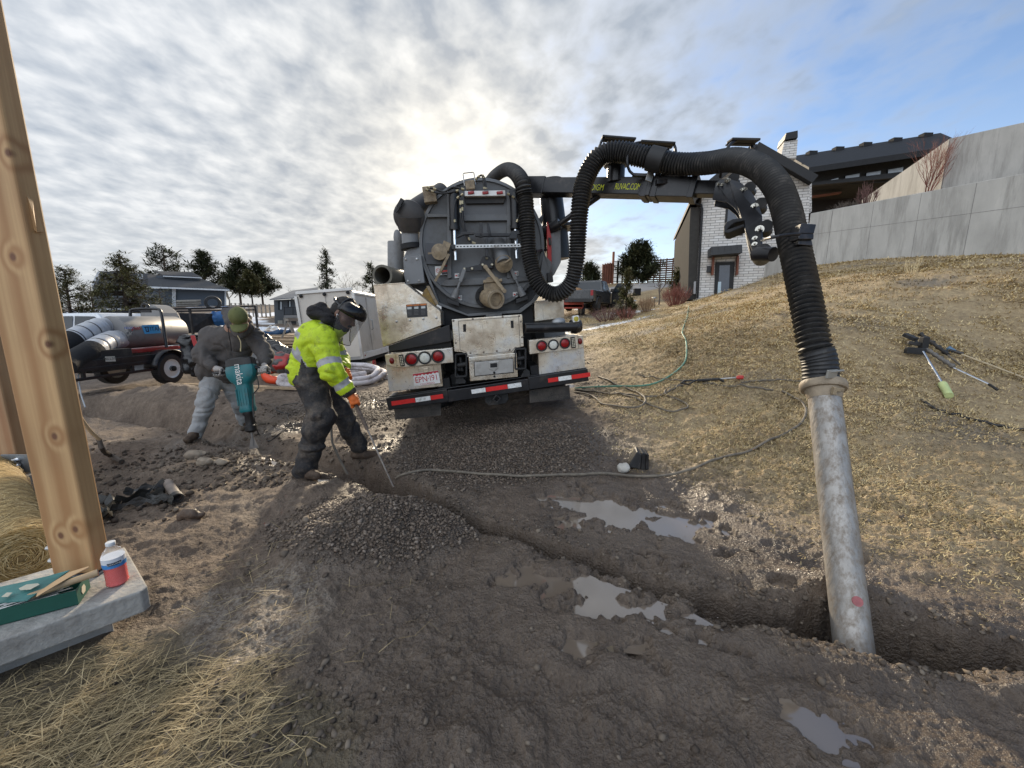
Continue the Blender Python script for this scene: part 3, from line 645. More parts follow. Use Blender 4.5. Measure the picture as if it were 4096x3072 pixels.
dirs = np.where(rng.uniform(0, 1, n) < .6, rng.normal(.6, .45, n), rng.uniform(0, 6.28, n)) + math.pi * (rng.uniform(0, 1, n) < .5)
strawm = tone_mat('straw', [(0, (.11, .085, .04)), (.5, (.30, .225, .115)), (1, (.54, .425, .235))], .6, .4)
blades('straw_litter', np.stack([x, y, H(x, y) + rng.uniform(.0, .022, n)], -1), rng.uniform(.03, .12, n), rng.uniform(.0012, .0032, n), rng.uniform(0, 1, n), strawm, .06, dirs=dirs, curl=.12)
# ================================================================== VACUUM TRUCK
TO = at('D', 1061, 854, 4.64)
TROT = (Matrix.Rotation(R(5), 3, 'Z') @ Matrix.Rotation(R(-7.6), 3, 'Y'))
truck = thing('vacuum_truck', 'grey tank vacuum excavation truck with aluminium rear panels and a hose boom', 'truck', TO, TROT)
TM = Matrix.Translation(TO) @ TROT.to_4x4(); TI = TM.inverted()
def TL(z, x, y, yl=0.0):
    d = TI.to_3x3() @ ray(z, x, y); c = TI @ CAM; return c + d * ((yl - c.y) / d.y)
def TW(p): return TI @ Vector(p)          # world -> truck
def poly(z, pts, yl=0.0): return [TL(z, a, b, yl) for a, b in pts]
FWD = Vector((0, 1, 0))
def tplate(name, z, pts, yl, th, mat, parent=truck, bevel=.006):
    m = MB(); m.prism(poly(z, pts, yl), FWD * th); return m.build(name, mat, parent, bevel=bevel)
def tbox(name, x0, x1, y0, y1, z0, z1, mat, parent=truck, bevel=.008):
    m = MB(); m.box(((x0 + x1) / 2, (y0 + y1) / 2, (z0 + z1) / 2), (x1 - x0, y1 - y0, z1 - z0)); return m.build(name, mat, parent, bevel=bevel)
def tdisc(name, z, x, y, rr, yl, th, mat, parent=truck, dome=0):
    c = TL(z, x, y, yl); c2 = TL(z, x + rr, y, yl); r_ = (c2 - c).length; m = MB()
    m.lathe(c, (0, -1, 0), [(r_, -th), (r_, 0), (r_ * .93, th * .25)] + ([(r_ * .6, dome), (r_ * .05, dome * 1.3)] if dome else [(r_ * .05, th * .25)]), 28)
    return m.build(name, mat, parent, smooth=True)
# ---- chassis, wheels, cab
ch = MB()
for sx in (-.42, .42): ch.box((sx, 4.3, .17), (.09, 8.2, .24))
for yy in (.5, 1.6, 2.8, 4.2, 6): ch.box((0, yy, .17), (.8, .1, .18))
ch.box((-.75, .55, .30), (.12, .5, .8)); ch.box((.72, .55, .30), (.12, .5, .8)); ch.box((0, .7, .40), (1.5, .12, .5)); ch.box((-.55, .35, .12), (.16, .5, .3)); ch.box((.62, .35, .12), (.2, .5, .3))
ch.build('chassis_frame', darkvoid, truck, bevel=.008)
def wheel(parent, c, r_, wd, name='wheel', rimmat=None, dish=.05):
    t = MB(); c = Vector(c)
    t.lathe(c, (1, 0, 0), [(r_ * .62, -wd / 2), (r_ * .92, -wd / 2), (r_, -wd * .36), (r_, wd * .36), (r_ * .92, wd / 2), (r_ * .62, wd / 2)], 36, False)
    for k in range(40):
        a = 2 * math.pi * k / 40; t.box(c + Vector((0, math.cos(a) * r_ * .995, math.sin(a) * r_ * .995)), (wd * .74, r_ * .07, .018), (a - R(90), 0, 0))
    o = t.build(name, rubber, parent, smooth=True)
    m = MB(); m.lathe(c, (1, 0, 0), [(r_ * .2, -wd * .30), (r_ * .5, -wd * .22), (r_ * .6, -wd * .47), (r_ * .635, -wd * .5), (r_ * .635, wd * .5), (r_ * .6, wd * .47), (r_ * .5, wd * .2), (r_ * .2, wd * .3)], 28)
    m.build('rim', rimmat or whitep, o, smooth=True); return o
for (sx, yy) in ((-.78, 1.75), (-1.07, 1.75), (.78, 1.75), (1.07, 1.75), (-1.02, 6.6), (1.02, 6.6)): wheel(truck, (sx, yy, -.02), .50, .26)
cab = MB(); cab.prism([(-1.12, 5.6, .3), (-1.12, 7.9, .3), (-1.12, 7.9, 1.15), (-1.12, 7.2, 1.35), (-1.12, 6.9, 2.15), (-1.12, 5.6, 2.2)], (2.24, 0, 0))
co_ = cab.build('cab', whitep, truck, bevel=.06); gl = MB(); gl.box((0, 7.13, 1.75), (1.9, .02, .62), (R(-20), 0, 0)); gl.box((1.13, 6.3, 1.7), (.015, .8, .55)); gl.box((-1.13, 6.3, 1.7), (.015, .8, .55)); gl.build('window', pbr('dark_glass', (.02, .025, .03), .08, var=.1), co_)
# ---- rear bumper with reflective tape
bz = .150
bump = MB(); bump.box((-.87, .06, bz / 2), (.72, .12, bz)); bump.box((-.02, .075, bz / 2 - .012), (.98, .15, bz - .01)); bump.box((.84, .06, bz / 2), (.74, .12, bz)); bump.box((0, .16, bz + .004), (2.42, .22, .012))
bo = bump.build('rear_bumper', black, truck, bevel=.008)
def tape(z, x0, x1, yref, yl, mat):
    a = TL(z, x0, yref, yl); b = TL(z, x1, yref, yl); zc = bz * .52
    m = MB(); m.box(((a.x + b.x) / 2, yl, zc), (b.x - a.x - .002, .004, .052)); m.build('reflective_tape', mat, bo)
for (x0, x1, yr, yl, mt) in ((243, 460, 1070, -.003, redtape), (460, 597, 1060, -.003, whitetape), (597, 710, 1050, -.003, redtape), (960, 1088, 1010, -.003, whitetape), (1088, 1285, 1000, -.003, redtape), (1285, 1408, 990, -.003, whitetape),
                            (1640, 1733, 925, -.003, redtape), (1733, 1850, 915, -.003, whitetape), (1850, 2018, 905, -.003, redtape)): tape('B', x0, x1, yr, yl, mt)
hk = MB(); c = TL('B', 1185, 1085, .06)
hk.prism([c + Vector(q) for q in ((-.145, 0, .05), (.145, 0, .05), (.145, 0, -.04), (.10, 0, -.085), (-.10, 0, -.085), (-.145, 0, -.04))], (0, .03, 0)); 
hk.pipe(c + Vector((0, -.08, 0)), c + Vector((0, .02, 0)), .052, .034, 4); hk.pipe(c + Vector((-.10, -.012, -.02)), c + Vector((-.10, .0, -.02)), .04, .022, 14); hk.pipe(c + Vector((.10, -.012, -.02)), c + Vector((.10, .0, -.02)), .04, .022, 14)
hk.build('tow_hitch', blackmatte, truck, bevel=.003)
# ---- lower aluminium boxes
ap = tplate('rear_panel', 'B', [(200, 712), (690, 760), (712, 985), (235, 1034)], .055, .9, alu); ap2 = tplate('rear_panel', 'B', [(1553, 690), (1952, 535), (1972, 838), (1565, 885)], .055, .9, alu)
lb = tplate('light_box', 'B', [(290, 692), (795, 645), (805, 775), (305, 822)], -.01, .16, alu); rb = tplate('light_box', 'B', [(1473, 577), (1903, 531), (1912, 655), (1480, 702)], -.01, .16, alu)
ear = MB(); ear.prism(poly('B', [(196, 706), (292, 692), (306, 822), (212, 800)], .03), FWD * .12); ear.build('side_cap', alu, lb, bevel=.006)
ear = MB(); ear.prism(poly('B', [(1903, 533), (1950, 540), (1958, 640), (1912, 654)], .03), FWD * .12); ear.build('side_cap', alu, rb, bevel=.006)
def lamp(par, x, y, rr, mat, nm):
    c = TL('B', x, y, -.012); r_ = rr * .45208 * 4.62 / FPX
    m = MB(); m.pipe(c + Vector((0, -.014, 0)), c + Vector((0, .01, 0)), r_ * 1.24, r_ * .95, 30); g_ = m.build('lamp_gasket', rubber, par, smooth=True) if False else None
    m.m = 1; m.lathe(c, (0, -1, 0), [(r_ * .96, 0), (r_ * .94, .006), (r_ * .75, .013), (r_ * .3, .016), (r_ * .02, .0165)], 28); return m.build(nm, [rubber, mat], par, smooth=True)
lamp(lb, 433, 745, 47, redlens, 'tail_light'); lamp(lb, 550, 732, 46, whitelens, 'reverse_light'); lamp(lb, 668, 720, 46, redlens, 'tail_light')
lamp(rb, 1585, 627, 40, redlens, 'tail_light'); lamp(rb, 1688, 617, 39, whitelens, 'reverse_light'); lamp(rb, 1790, 604, 39, redlens, 'tail_light')
amber = pbr('dark_red_lens', (.16, .01, .01), .25)
for par, x, y in ((lb, 258, 760), (rb, 1925, 587)):
    m = MB(); c = TL('B', x, y, .02); m.ell(c, (.028, .02, .038)); m.build('marker_light', amber, par, smooth=True)
for par, x0, y0, x1, y1 in ((lb, 328, 708, 367, 803), (rb, 1846, 552, 1880, 641)):
    a = TL('B', x0, y0, -.012); b = TL('B', x1, y1, -.012); m = MB(); m.box(((a.x + b.x) / 2, -.016, (a.z + b.z) / 2), (.052, .018, .135)); s_ = m.build('strobe_light', black, par, bevel=.004)
    m = MB()
    for i in range(6):
        for j in range(2): m.box(((a.x + b.x) / 2 + (j - .5) * .02, -.026, (a.z + b.z) / 2 + (i - 2.5) * .019), (.012, .004, .012))
    m.build('diode', pbr('led_lens', (.55, .50, .38), .3), s_)
# number plate
pa = TL('B', 567, 915, .04); px_d = (TL('B', 685, 900, .04) - TL('B', 455, 925, .04)).length
pl = MB(); pl.box(pa + Vector((0, 0, 0)), (.305, .004, .153)); po = pl.build('licence_plate', pbr('plate_white', (.74, .73, .72), .45, var=.06, dirt=(.4, .35, .3), dirt_amt=.25), truck, bevel=.002)
platered = pbr('plate_red', (.45, .03, .045), .45, var=.05)
m = MB(); pts = [(-.15, .074), (.15, .074), (.15, .046)] + [(.15 - .3 * i / 14, .046 + (.014 if i % 2 else -.004) * (1 - .3 * (i % 3))) for i in range(1, 14)] + [(-.15, .046)]
m.prism([pa + Vector((a, -.0032, b)) for a, b in pts], (0, .0008, 0)); m.build('plate_mountains', platered, po)
def tmat(p, yaw=0): return Matrix.Translation(p) @ Matrix(((1, 0, 0, 0), (0, 0, -1, 0), (0, 1, 0, 0), (0, 0, 0, 1)))
text('plate_number', 'EPN·I91', platered, .098, tmat(pa + Vector((0, -.003, -.006))), po, .0006, sx=.86); text('plate_state', 'COLORADO', platered, .03, tmat(pa + Vector((0, -.003, -.062))), po, .0005)
m = MB(); q = TL('B', 562, 835, .045); m.box(q, (.17, .01, .09)); m.box(q + Vector((0, -.012, -.01)), (.06, .03, .05)); m.build('plate_bracket', alu, truck, bevel=.004)
# mud flaps
for pts, lines in (([(275, 1150), (693, 1112), (697, 1242), (290, 1282)], 'L'), ([(1475, 1020), (1832, 975), (1838, 1097), (1480, 1132)], 'R')):
    fl = tplate('mud_flap', 'B', pts, .16, .012, pbr('mud_flap_rubber', (.035, .032, .030), .55, var=.2, scale=6, dirt=(.10, .085, .07), dirt_amt=.6, dirt_scale=4), bevel=.002)
    cx = sum(p[0] for p in pts) / 4; cy = sum(p[1] for p in pts) / 4; c = TL('B', cx, cy, .155)
    for i, s in enumerate(('VACTOR MFG., INC', '1-815-672-3171', 'WWW.VACTOR.COM')): text('flap_lettering', s, pbr('faded_lettering', (.32, .30, .2) if lines == 'R' else (.10, .09, .08), .6), .048, tmat(c + Vector((0, -.002, .07 - i * .062))), fl, .0005)
# ---- upper left aluminium cover and gusset
up = tplate('side_cover', 'B', [(95, 90), (372, 70), (690, 320), (697, 446), (180, 640)], .08, .55, alu)
tplate('cover_edge', 'B', [(94, 86), (372, 66), (372, 74), (95, 94)], .072, .03, alu, up, .002)
dec = tplate('safety_decal', 'B', [(384, 262), (568, 250), (577, 368), (396, 379)], .077, .002, pbr('decal_black', (.025, .025, .028), .4), up, 0)
for i in range(3):
    x0 = 388 + i * 61; tplate('decal_stripe', 'B', [(x0, 264 - i * 4), (x0 + 55, 260 - i * 4), (x0 + 56, 274 - i * 4), (x0 + 1, 278 - i * 4)], .0745, .001, pbr('decal_orange', (.42, .13, .03), .4), dec, 0)
    tplate('decal_picture', 'B', [(x0 + 8, 285 - i * 4), (x0 + 45, 282 - i * 4), (x0 + 46, 302 - i * 4), (x0 + 9, 305 - i * 4)], .0745, .001, pbr('decal_pale', (.42, .45, .45), .5), dec, 0)
    for j in range(4): tplate('decal_line', 'B', [(x0 + 8, 318 + j * 12 - i * 4), (x0 + 46, 315 + j * 12 - i * 4), (x0 + 46, 317.5 + j * 12 - i * 4), (x0 + 8, 320.5 + j * 12 - i * 4)], .0745, .001, pbr('decal_grey', (.16, .16, .16), .5), dec, 0)
tplate('gusset_plate', 'B', [(228, 628), (770, 440), (785, 585), (235, 680)], .10, .45, black)
tplate('gusset_flange', 'B', [(228, 640), (785, 585), (790, 640), (240, 690)], .16, .4, darkvoid)
m = MB()
for (x, y) in ((302, 412), (420, 401), (538, 389), (653, 379)): c = TL('B', x, y, .08); m.lathe(c, (0, -1, 0), [(.014, -.01), (.014, .004), (.007, .008)], 10)
m.build('bolt', steel, up)
# ---- centre door and tool drawer
cd = tplate('centre_door', 'B', [(790, 393), (1405, 348), (1414, 354), (1427, 632), (1352, 648), (1345, 672), (1332, 690), (922, 727), (912, 716), (905, 696), (880, 684), (818, 680), (812, 672)], .02, .35, alu)
m = MB(); ring = poly('B', [(848, 408), (1380, 368), (1396, 640), (1350, 640), (1320, 676), (930, 712), (916, 680), (864, 664)], .0175)
for i in range(len(ring)): m.bar(ring[i], ring[(i + 1) % len(ring)], .006, .004, FWD)
m.build('door_groove', pbr('groove_shadow_dirt', (.16, .14, .12), .6), cd)
for (x0, y0, x1, y1) in ((889, 434, 915, 502), (1311, 402, 1336, 468)): tplate('slot', 'B', [(x0, y0 + 3), (x1, y0), (x1 + 2, y1), (x0 + 3, y1 + 2)], .016, .006, darkvoid, cd, .001)
m = MB()
for (x, y) in ((805, 404), (975, 390), (1240, 369), (1385, 362), (1400, 412), (1412, 550), (824, 600), (955, 690), (1072, 682), (1188, 672), (1302, 662)): c = TL('B', x, y, .02); m.lathe(c, (0, -1, 0), [(.013, -.01), (.013, .004), (.006, .007)], 10)
m.build('bolt', pbr('rusty_bolt', (.2, .17, .14), .5, .6), cd)
db = tplate('tool_drawer', 'B', [(938, 730), (1362, 690), (1376, 902), (952, 942)], .03, .5, alu)
tplate('drawer_lip', 'B', [(938, 728), (1364, 688), (1366, 726), (940, 766)], .012, .02, alu, db)
tplate('drawer_recess', 'B', [(984, 768), (1335, 735), (1340, 865), (990, 900)], .0275, .004, darkvoid, db, 0)
df = tplate('drawer_face', 'B', [(990, 773), (1330, 741), (1335, 860), (995, 893)], .020, .012, pbr('drawer_aluminium', (.42, .41, .39), .45, .6, var=.15, scale=5, dirt=(.2, .18, .15), dirt_amt=.4), db, .003)
tplate('latch', 'B', [(1118, 772), (1205, 763), (1205, 820), (1165, 852), (1120, 830)], .012, .012, steel, df, .003); tplate('latch_paddle', 'B', [(1130, 784), (1192, 778), (1193, 815), (1131, 820)], .006, .01, darkvoid, df, .002)
m = MB()
for (x, y) in ((1166, 864), (1168, 898)): c = TL('B', x, y, .014); m.lathe(c, (0, -1, 0), [(.014, -.01), (.014, .006), (.006, .009)], 10)
m.build('drawer_bolt', darkvoid, db)
# dark brackets beside the drawer
m = MB()
for x0, x1, y0, y1, sh in ((825, 920, 700, 900, -8), (1350, 1440, 655, 830, -6)):
    ps = poly('B', [(x0, y0), (x1, y0 + sh), (x1, y1 + sh), (x0, y1)], .05)
    for i in range(4): m.bar(ps[i], ps[(i + 1) % 4], .02, .08, FWD)
    c = (ps[0] + ps[2]) / 2; m.cyl(c + Vector((-.05, .02, 0)), c + Vector((.08, .02, 0)), .03); m.cyl(c + Vector((0, .04, -.08)), c + Vector((0, .04, .09)), .02); m.box(c + Vector((-.02, .06, -.04)), (.07, .06, .06))
m.prism(poly('B', [(835, 870), (915, 935), (910, 960), (820, 965)], .04), FWD * .03); m.prism(poly('B', [(1440, 820), (1480, 850), (1485, 900), (1400, 905)], .04), FWD * .03)
m.build('hinge_bracket', blackmatte, truck, bevel=.004)
# ---- right arm with warning lamp
ar = MB(); a = TL('B', 1440, 470, -.02); b = TL('B', 1880, 458, -.02)
ar.prism(poly('B', [(1438, 425), (1860, 420), (1868, 500), (1440, 520)], -.02), FWD * .16); ar.cyl(a + Vector((0, -.03, -.0)), b + Vector((.02, -.03, 0)), .048); ar.lathe(TL('B', 1900, 450, .05), (1, 0, 0), [(.02, -.09), (.085, -.08), (.085, .02), (.06, .05), (.02, .06)], 24)
ar.ell(TL('B', 1880, 465, .02), (.07, .09, .075))
aro = ar.build('hose_rest_arm', black, truck, bevel=.006, smooth=True)
m = MB(); c = TL('B', 1885, 388, .0); m.box(c, (.075, .06, .075)); o_ = m.build('warning_lamp', whitep, aro, bevel=.008); m = MB(); m.lathe(c, (0, -1, 0), [(.03, .028), (.03, .034), (.01, .036)], 16); m.build('lamp_lens', pbr('amber_lens', (.45, .38, .05), .3), o_)
m = MB(); m.ell(TL('B', 1735, 415, .05), (.085, .06, .05)); m.build('dome_cap', pbr('galvanised', (.3, .31, .32), .5, .5), aro, smooth=True)
tplate('rear_panel', 'B', [(1520, 232), (1780, 200), (1787, 378), (1525, 412)], .5, .5, alu)
tbox('side_locker', .52, 1.18, .9, 5.0, .2, .95, tankgrey2); tbox('side_locker', -1.18, -.55, 1.1, 5.0, .2, .9, tankgrey2)
# ================================================================== tank and rear door
YD = .50
C0 = TL('A', 1062, 838, YD); RT = (TL('A', 1612, 838, YD) - TL('A', 512, 838, YD)).length / 2
m = MB(); m.lathe(C0 + FWD * .06, (0, 1, 0), [(RT * .97, 0), (RT * .97, 3.6), (RT * .7, 3.85), (RT * .2, 3.95)], 64)
tank = m.build('tank', tankgrey, truck, smooth=True)
m = MB(); m.pipe(C0 + FWD * .5, C0 + FWD * .6, RT * 1.02, RT * .95, 64); m.pipe(C0 + FWD * 2.4, C0 + FWD * 2.5, RT * 1.02, RT * .95, 64); m.build('tank_band', tankgrey, tank, smooth=True)
m = MB(); m.lathe(C0, (0, -1, 0), [(RT * .985, -.06), (RT, -.04), (RT, .02), (RT * .955, .026), (RT * .945, .0), (RT * .9, -.012), (RT * .02, -.02)], 72)
door = m.build('tank_door', tankgrey, truck, smooth=True)
def dpl(name, pts, th, mat=tankgrey, lift=.02, bevel=.005, par=None):
    m = MB(); m.prism(poly('A', pts, YD - lift), FWD * th); return m.build(name, mat, par or door, bevel=bevel)
dpl('door_rib', [(560, 562), (760, 566), (760, 592), (575, 596)], .03, lift=.035); dpl('door_rib', [(895, 572), (1300, 566), (1300, 622), (900, 628)], .03, lift=.035)
dpl('door_rib', [(690, 1192), (730, 1150), (1060, 1130), (1240, 1128), (1470, 1110), (1500, 1150), (1300, 1180), (740, 1205)], .035, lift=.03)
dpl('door_rib', [(560, 820), (780, 832), (780, 1020), (560, 1010)], .012, pbr('door_dark_patch', (.055, .058, .066), .5), lift=.022)
for x0 in (762, 1290): dpl('door_rib', [(x0 - 12, 350), (x0 + 26, 350), (x0 + 26, 1130), (x0 - 12, 1140)], .05, lift=.045)
dpl('door_panel', [(790, 370), (1290, 370), (1290, 575), (790, 580)], .01, pbr('door_recess_grey', (.10, .103, .108), .5), lift=.018)
# clearance light bar
lbz = dpl('clearance_light_bar', [(902, 362), (1262, 356), (1266, 404), (905, 408)], .06, whitep, lift=.12)
for x in (960, 1088, 1214):
    m = MB(); c = TL('A', x, 378, YD - .125); m.box(c, (.075, .024, .032)); m.build('clearance_lamp', redlens, lbz, bevel=.006)
dpl('light_hood', [(895, 404), (1275, 400), (1250, 470), (915, 475)], .04, blackmatte, lift=.06)
m = MB(); c = TL('A', 952, 312, YD - .1); m.box(c, (.11, .05, .10)); wl = m.build('work_lamp', tan, door, bevel=.008); m = MB(); pts = [c + Vector(q) for q in ((-.065, 0, .0), (-.065, 0, .13), (-.055, 0, .14), (.055, 0, .14), (.065, 0, .13), (.065, 0, 0))]; m.tube(pts, .007, 8); m.build('lamp_guard', steel, wl)
# lift cylinders
for x, yt, yb, yr in ((806, 365, 700, 975), (1345, 385, 690, 960)):
    m = MB(); a = TL('A', x, yt, YD - .10); b = TL('A', x + 8, yb, YD - .10); c = TL('A', x + 18, yr, YD - .10); m.cyl(a, b, .058); m.lathe(b, (b - a), [(.064, -.03), (.064, .01)], 20); m.box(a, (.13, .1, .06))
    o_ = m.build('lift_cylinder', black, door, smooth=True); m = MB(); m.cyl(b, c, .022); m.build('piston_rod', chrome, o_, smooth=True)
# hydraulic hoses over the door
for pts in ([(890, 390), (835, 430), (812, 500), (810, 580), (820, 640)], [(1280, 385), (1340, 420), (1385, 480), (1390, 560), (1365, 640)], [(868, 450), (872, 600), (890, 680), (930, 790), (1000, 830)], [(885, 450), (888, 600), (905, 690), (950, 800)], [(1000, 260), (1045, 225), (1065, 240), (1080, 345)], [(1060, 225), (1078, 250), (1095, 345)], [(570, 330), (640, 345), (720, 370), (800, 330), (900, 350)], [(560, 350), (700, 385), (850, 360)]):
    m = MB(); ps, ln = spline(poly('A', pts, YD - .16), 26); m.tube(ps, .011, 8); o_ = m.build('hydraulic_hose', rubber, door, smooth=True)
    m = MB(); m.cyl(ps[0], ps[2], .016, n=8); m.cyl(ps[-3], ps[-1], .016, n=8); m.cyl(ps[4], ps[6], .015, n=8); m.build('hose_fitting', pbr('brass_fitting', (.36, .31, .2), .4, .7), o_)
# cross bar and latch linkage
m = MB()
for q in ([(835, 775), (880, 722), (990, 722), (985, 745), (900, 750)], [(990, 735), (1300, 735), (1330, 712), (1440, 712), (1455, 745), (1320, 748), (1290, 762), (1000, 765)], [(1035, 640), (1062, 640), (1062, 770), (1035, 770)], [(1100, 640), (1118, 650), (1145, 760), (1110, 770)], [(1300, 740), (1370, 740), (1370, 785), (1300, 785)], [(1085, 780), (1112, 780), (1112, 945), (1085, 945)]):
    m.prism(poly('A', q, YD - .19), FWD * .05)
m.build('crossbar_linkage', black, door, bevel=.004)
m = MB(); m.prism(poly('A', [(810, 838), (1490, 826), (1490, 858), (812, 872)], YD - .22), FWD * .03); sb_ = m.build('perforated_bar', steel, door, bevel=.003)
m = MB()
for i in range(22): c = TL('A', 840 + i * 30, 854 - i * .53, YD - .224); m.box(c, (.02, .004, .012))
m.build('hole', darkvoid, sb_); m = MB(); m.prism(poly('A', [(790, 835), (822, 835), (822, 878), (790, 880)], YD - .23), FWD * .1); m.prism(poly('A', [(1482, 815), (1520, 813), (1520, 870), (1482, 872)], YD - .23), FWD * .1); m.build('bar_bracket', black, sb_, bevel=.004)
m = MB(); m.prism(poly('A', [(1060, 950), (1090, 930), (1125, 945), (1165, 1010), (1150, 1045), (1050, 1045), (1032, 1010)], YD - .08), FWD * .03); m.prism(poly('A', [(890, 1045), (1060, 1010), (1060, 1065), (915, 1078)], YD - .085), FWD * .02); lk = m.build('latch_plate', black, door, bevel=.004)
m = MB()
for x, y in ((1101, 955), (1064, 1015), (1147, 1014), (903, 1052), (970, 1050)): c = TL('A', x, y, YD - .09); m.lathe(c, (0, -1, 0), [(.018, -.02), (.018, .01), (.01, .018)], 10)
m.build('bolt', pbr('zinc_bolt', (.5, .46, .36), .4, .7), lk)
for x0, y0, x1, y1 in ((903, 1055, 812, 1310), (1308, 1040, 1420, 1290)):
    a = TL('A', x0, y0, YD - .10); b = TL('A', x1, y1, YD - .07); m = MB(); mid_ = a.lerp(b, .42); m.bar(a, mid_, .045, .03, FWD); m.cyl(mid_, a.lerp(b, .7), .014, n=10); m.cyl(a.lerp(b, .68), b, .034, .045); m.build('latch_rod', tankgrey2, door, bevel=.004)
    m = MB(); s_ = 1 if x1 > 1000 else -1; m.prism(poly('A', [(x1 - 60, y1 + (30 if s_ > 0 else 0)), (x1 + 40, y1 + (-5 if s_ > 0 else 35)), (x1 + 45, y1 + (30 if s_ > 0 else 75)), (x1 - 65, y1 + (70 if s_ > 0 else 40))], YD - .06), FWD * .08); m.build('latch_block', black, door, bevel=.004)
# caps
m = MB(); c = TL('A', 688, 915, YD - .03); m.lathe(c, (0, -1, 0), [(.085, -.02), (.085, .10), (.095, .10), (.095, .125), (.05, .13), (.015, .15)], 24); m.box(c + Vector((.09, -.08, .06)), (.09, .06, .10), (0, .5, 0)); m.bar(c + Vector((.11, -.12, -.04)), c + Vector((-.02, -.12, -.22)), .03, .02, FWD); m.bar(c + Vector((0, -.1, -.2)), c + Vector((-.11, -.08, -.33)), .03, .02, FWD); m.bar(c + Vector((-.14, -.09, 0)), c + Vector((-.09, -.09, 0)), .02, .02, FWD); m.build('port_cap', tan, door, smooth=True)
m = MB(); a = TL('A', 1190, 820, YD - .0); b = TL('A', 1250, 1005, YD - .16); m.cyl(a, b, .095); m.build('decant_pipe', tankgrey, door, smooth=True)
m = MB(); d_ = (b - a).normalized() * .4 + Vector((0, -.9, -.1)); m.lathe(b, d_, [(.108, -.03), (.108, .02), (.05, .028), (.02, .05)], 26); m.bar(b + Vector((0, -.05, 0)), b + Vector((.09, -.06, .04)), .018, .018, FWD); m.build('pipe_cap', tan, door, smooth=True)
# discharge valve
vc = TL('A', 1155, 1200, YD - .06); vo = TL('A', 1187, 1325, YD - .26)
m = MB(); m.lathe(TL('A', 1095, 1300, YD - .02), (0, -1, 0), [(.14, -.03), (.14, .03), (.1, .03)], 26)
for k in range(8): a = k * math.pi / 4; m.lathe(TL('A', 1095, 1300, YD - .05) + Vector((math.cos(a) * .12, 0, math.sin(a) * .12)), (0, -1, 0), [(.016, 0), (.016, .02)], 8)
fl = m.build('valve_flange', darkvoid, door, smooth=True)
m = MB(); m.lathe(TL('A', 1095, 1300, YD - .03), vo - TL('A', 1095, 1300, YD - .03), [(.10, 0), (.115, .06), (.118, .12), (.112, .2), (.118, .205), (.118, .23)], 28); m.prism(poly('A', [(1075, 1160), (1110, 1122), (1190, 1122), (1225, 1160), (1235, 1260), (1180, 1300), (1075, 1290)], YD - .16), FWD * .13); m.prism(poly('A', [(1068, 1150), (1235, 1138), (1236, 1162), (1070, 1176)], YD - .18), FWD * .16)
va = m.build('discharge_valve', tan, door, bevel=.01, smooth=True)
m = MB(); d_ = (vo - TL('A', 1095, 1300, YD - .03)).normalized(); m.pipe(vo - d_ * .10, vo, .112, .088, 30); m.build('valve_outlet', pbr('worn_brass_ring', (.42, .36, .27), .42, .6, dirt=(.2, .15, .1), dirt_amt=.4), va, smooth=True)
m = MB(); m.lathe(vo - d_ * .05, d_, [(.088, 0), (.02, .001)], 24); m.build('outlet_mud', pbr('dried_mud', (.10, .06, .035), .9, var=.4, scale=20, bump=.4), va)
m = MB(); a = TL('A', 1088, 1035, YD - .20); b = TL('A', 1255, 1248, YD - .22); m.bar(a, b, .042, .022, FWD); m.lathe(a, (0, -1, 0), [(.026, -.015), (.026, .015)], 14); m.lathe(b, (0, -1, 0), [(.026, -.015), (.026, .015)], 14); m.build('valve_handle', tan, va, bevel=.003)
# decals on the door
sg = dpl('warning_decal', [(640, 1030), (758, 1020), (760, 1102), (645, 1110)], .002, pbr('decal_white', (.55, .55, .54), .5), lift=.0235, bevel=0)
for q, mt in (([(697, 1026), (754, 1021), (755, 1060), (699, 1064)], 'decal_black'), ([(697, 1024), (754, 1019), (754, 1030), (697, 1035)], 'decal_red'), ([(699, 1066), (755, 1061), (756, 1076), (700, 1080)], 'decal_red'), ([(700, 1082), (756, 1078), (757, 1099), (701, 1103)], 'decal_black')):
    dpl('decal_field', q, .001, pbr(mt, (.45, .03, .02) if mt == 'decal_red' else (.03, .03, .03), .5), lift=.025, bevel=0, par=sg)
m = MB(); c = TL('A', 668, 1067, YD - .025); m.pipe(c, c + FWD * .001, .026, .021, 24); m.bar(c + Vector((-.016, 0, .016)), c + Vector((.016, 0, -.016)), .004, .002, FWD); m.build('prohibition_ring', pbr('decal_red', (.45, .03, .02), .5), sg)
for x, y in ((835, 1112), (1358, 1092), (860, 1308), (1350, 1278)):
    s2 = dpl('pinch_decal', [(x - 20, y - 20), (x + 20, y - 22), (x + 21, y + 20), (x - 19, y + 22)], .002, pbr('decal_white', (.55, .55, .54), .5), lift=.0235, bevel=0)
    dpl('decal_arrow', [(x - 15, y), (x - 6, y - 10), (x - 6, y - 5), (x + 4, y - 5), (x + 4, y + 5), (x - 6, y + 5), (x - 6, y + 10)], .001, pbr('decal_red', (.45, .03, .02), .5), lift=.025, bevel=0, par=s2); dpl('decal_mark', [(x + 8, y - 14), (x + 15, y - 14), (x + 15, y + 14), (x + 8, y + 14)], .001, pbr('decal_black', (.03, .03, .03), .5), lift=.025, bevel=0, par=s2)
nb_ = dpl('notice_decal', [(1362, 1130), (1405, 1127), (1406, 1150), (1363, 1153)], .002, pbr('decal_blue', (.03, .14, .34), .5), lift=.0235, bevel=0)
dpl('door_bracket', [(1180, 0 + 1300), (1182, 1301), (1181, 1303)], .001, lift=.02) if False else None
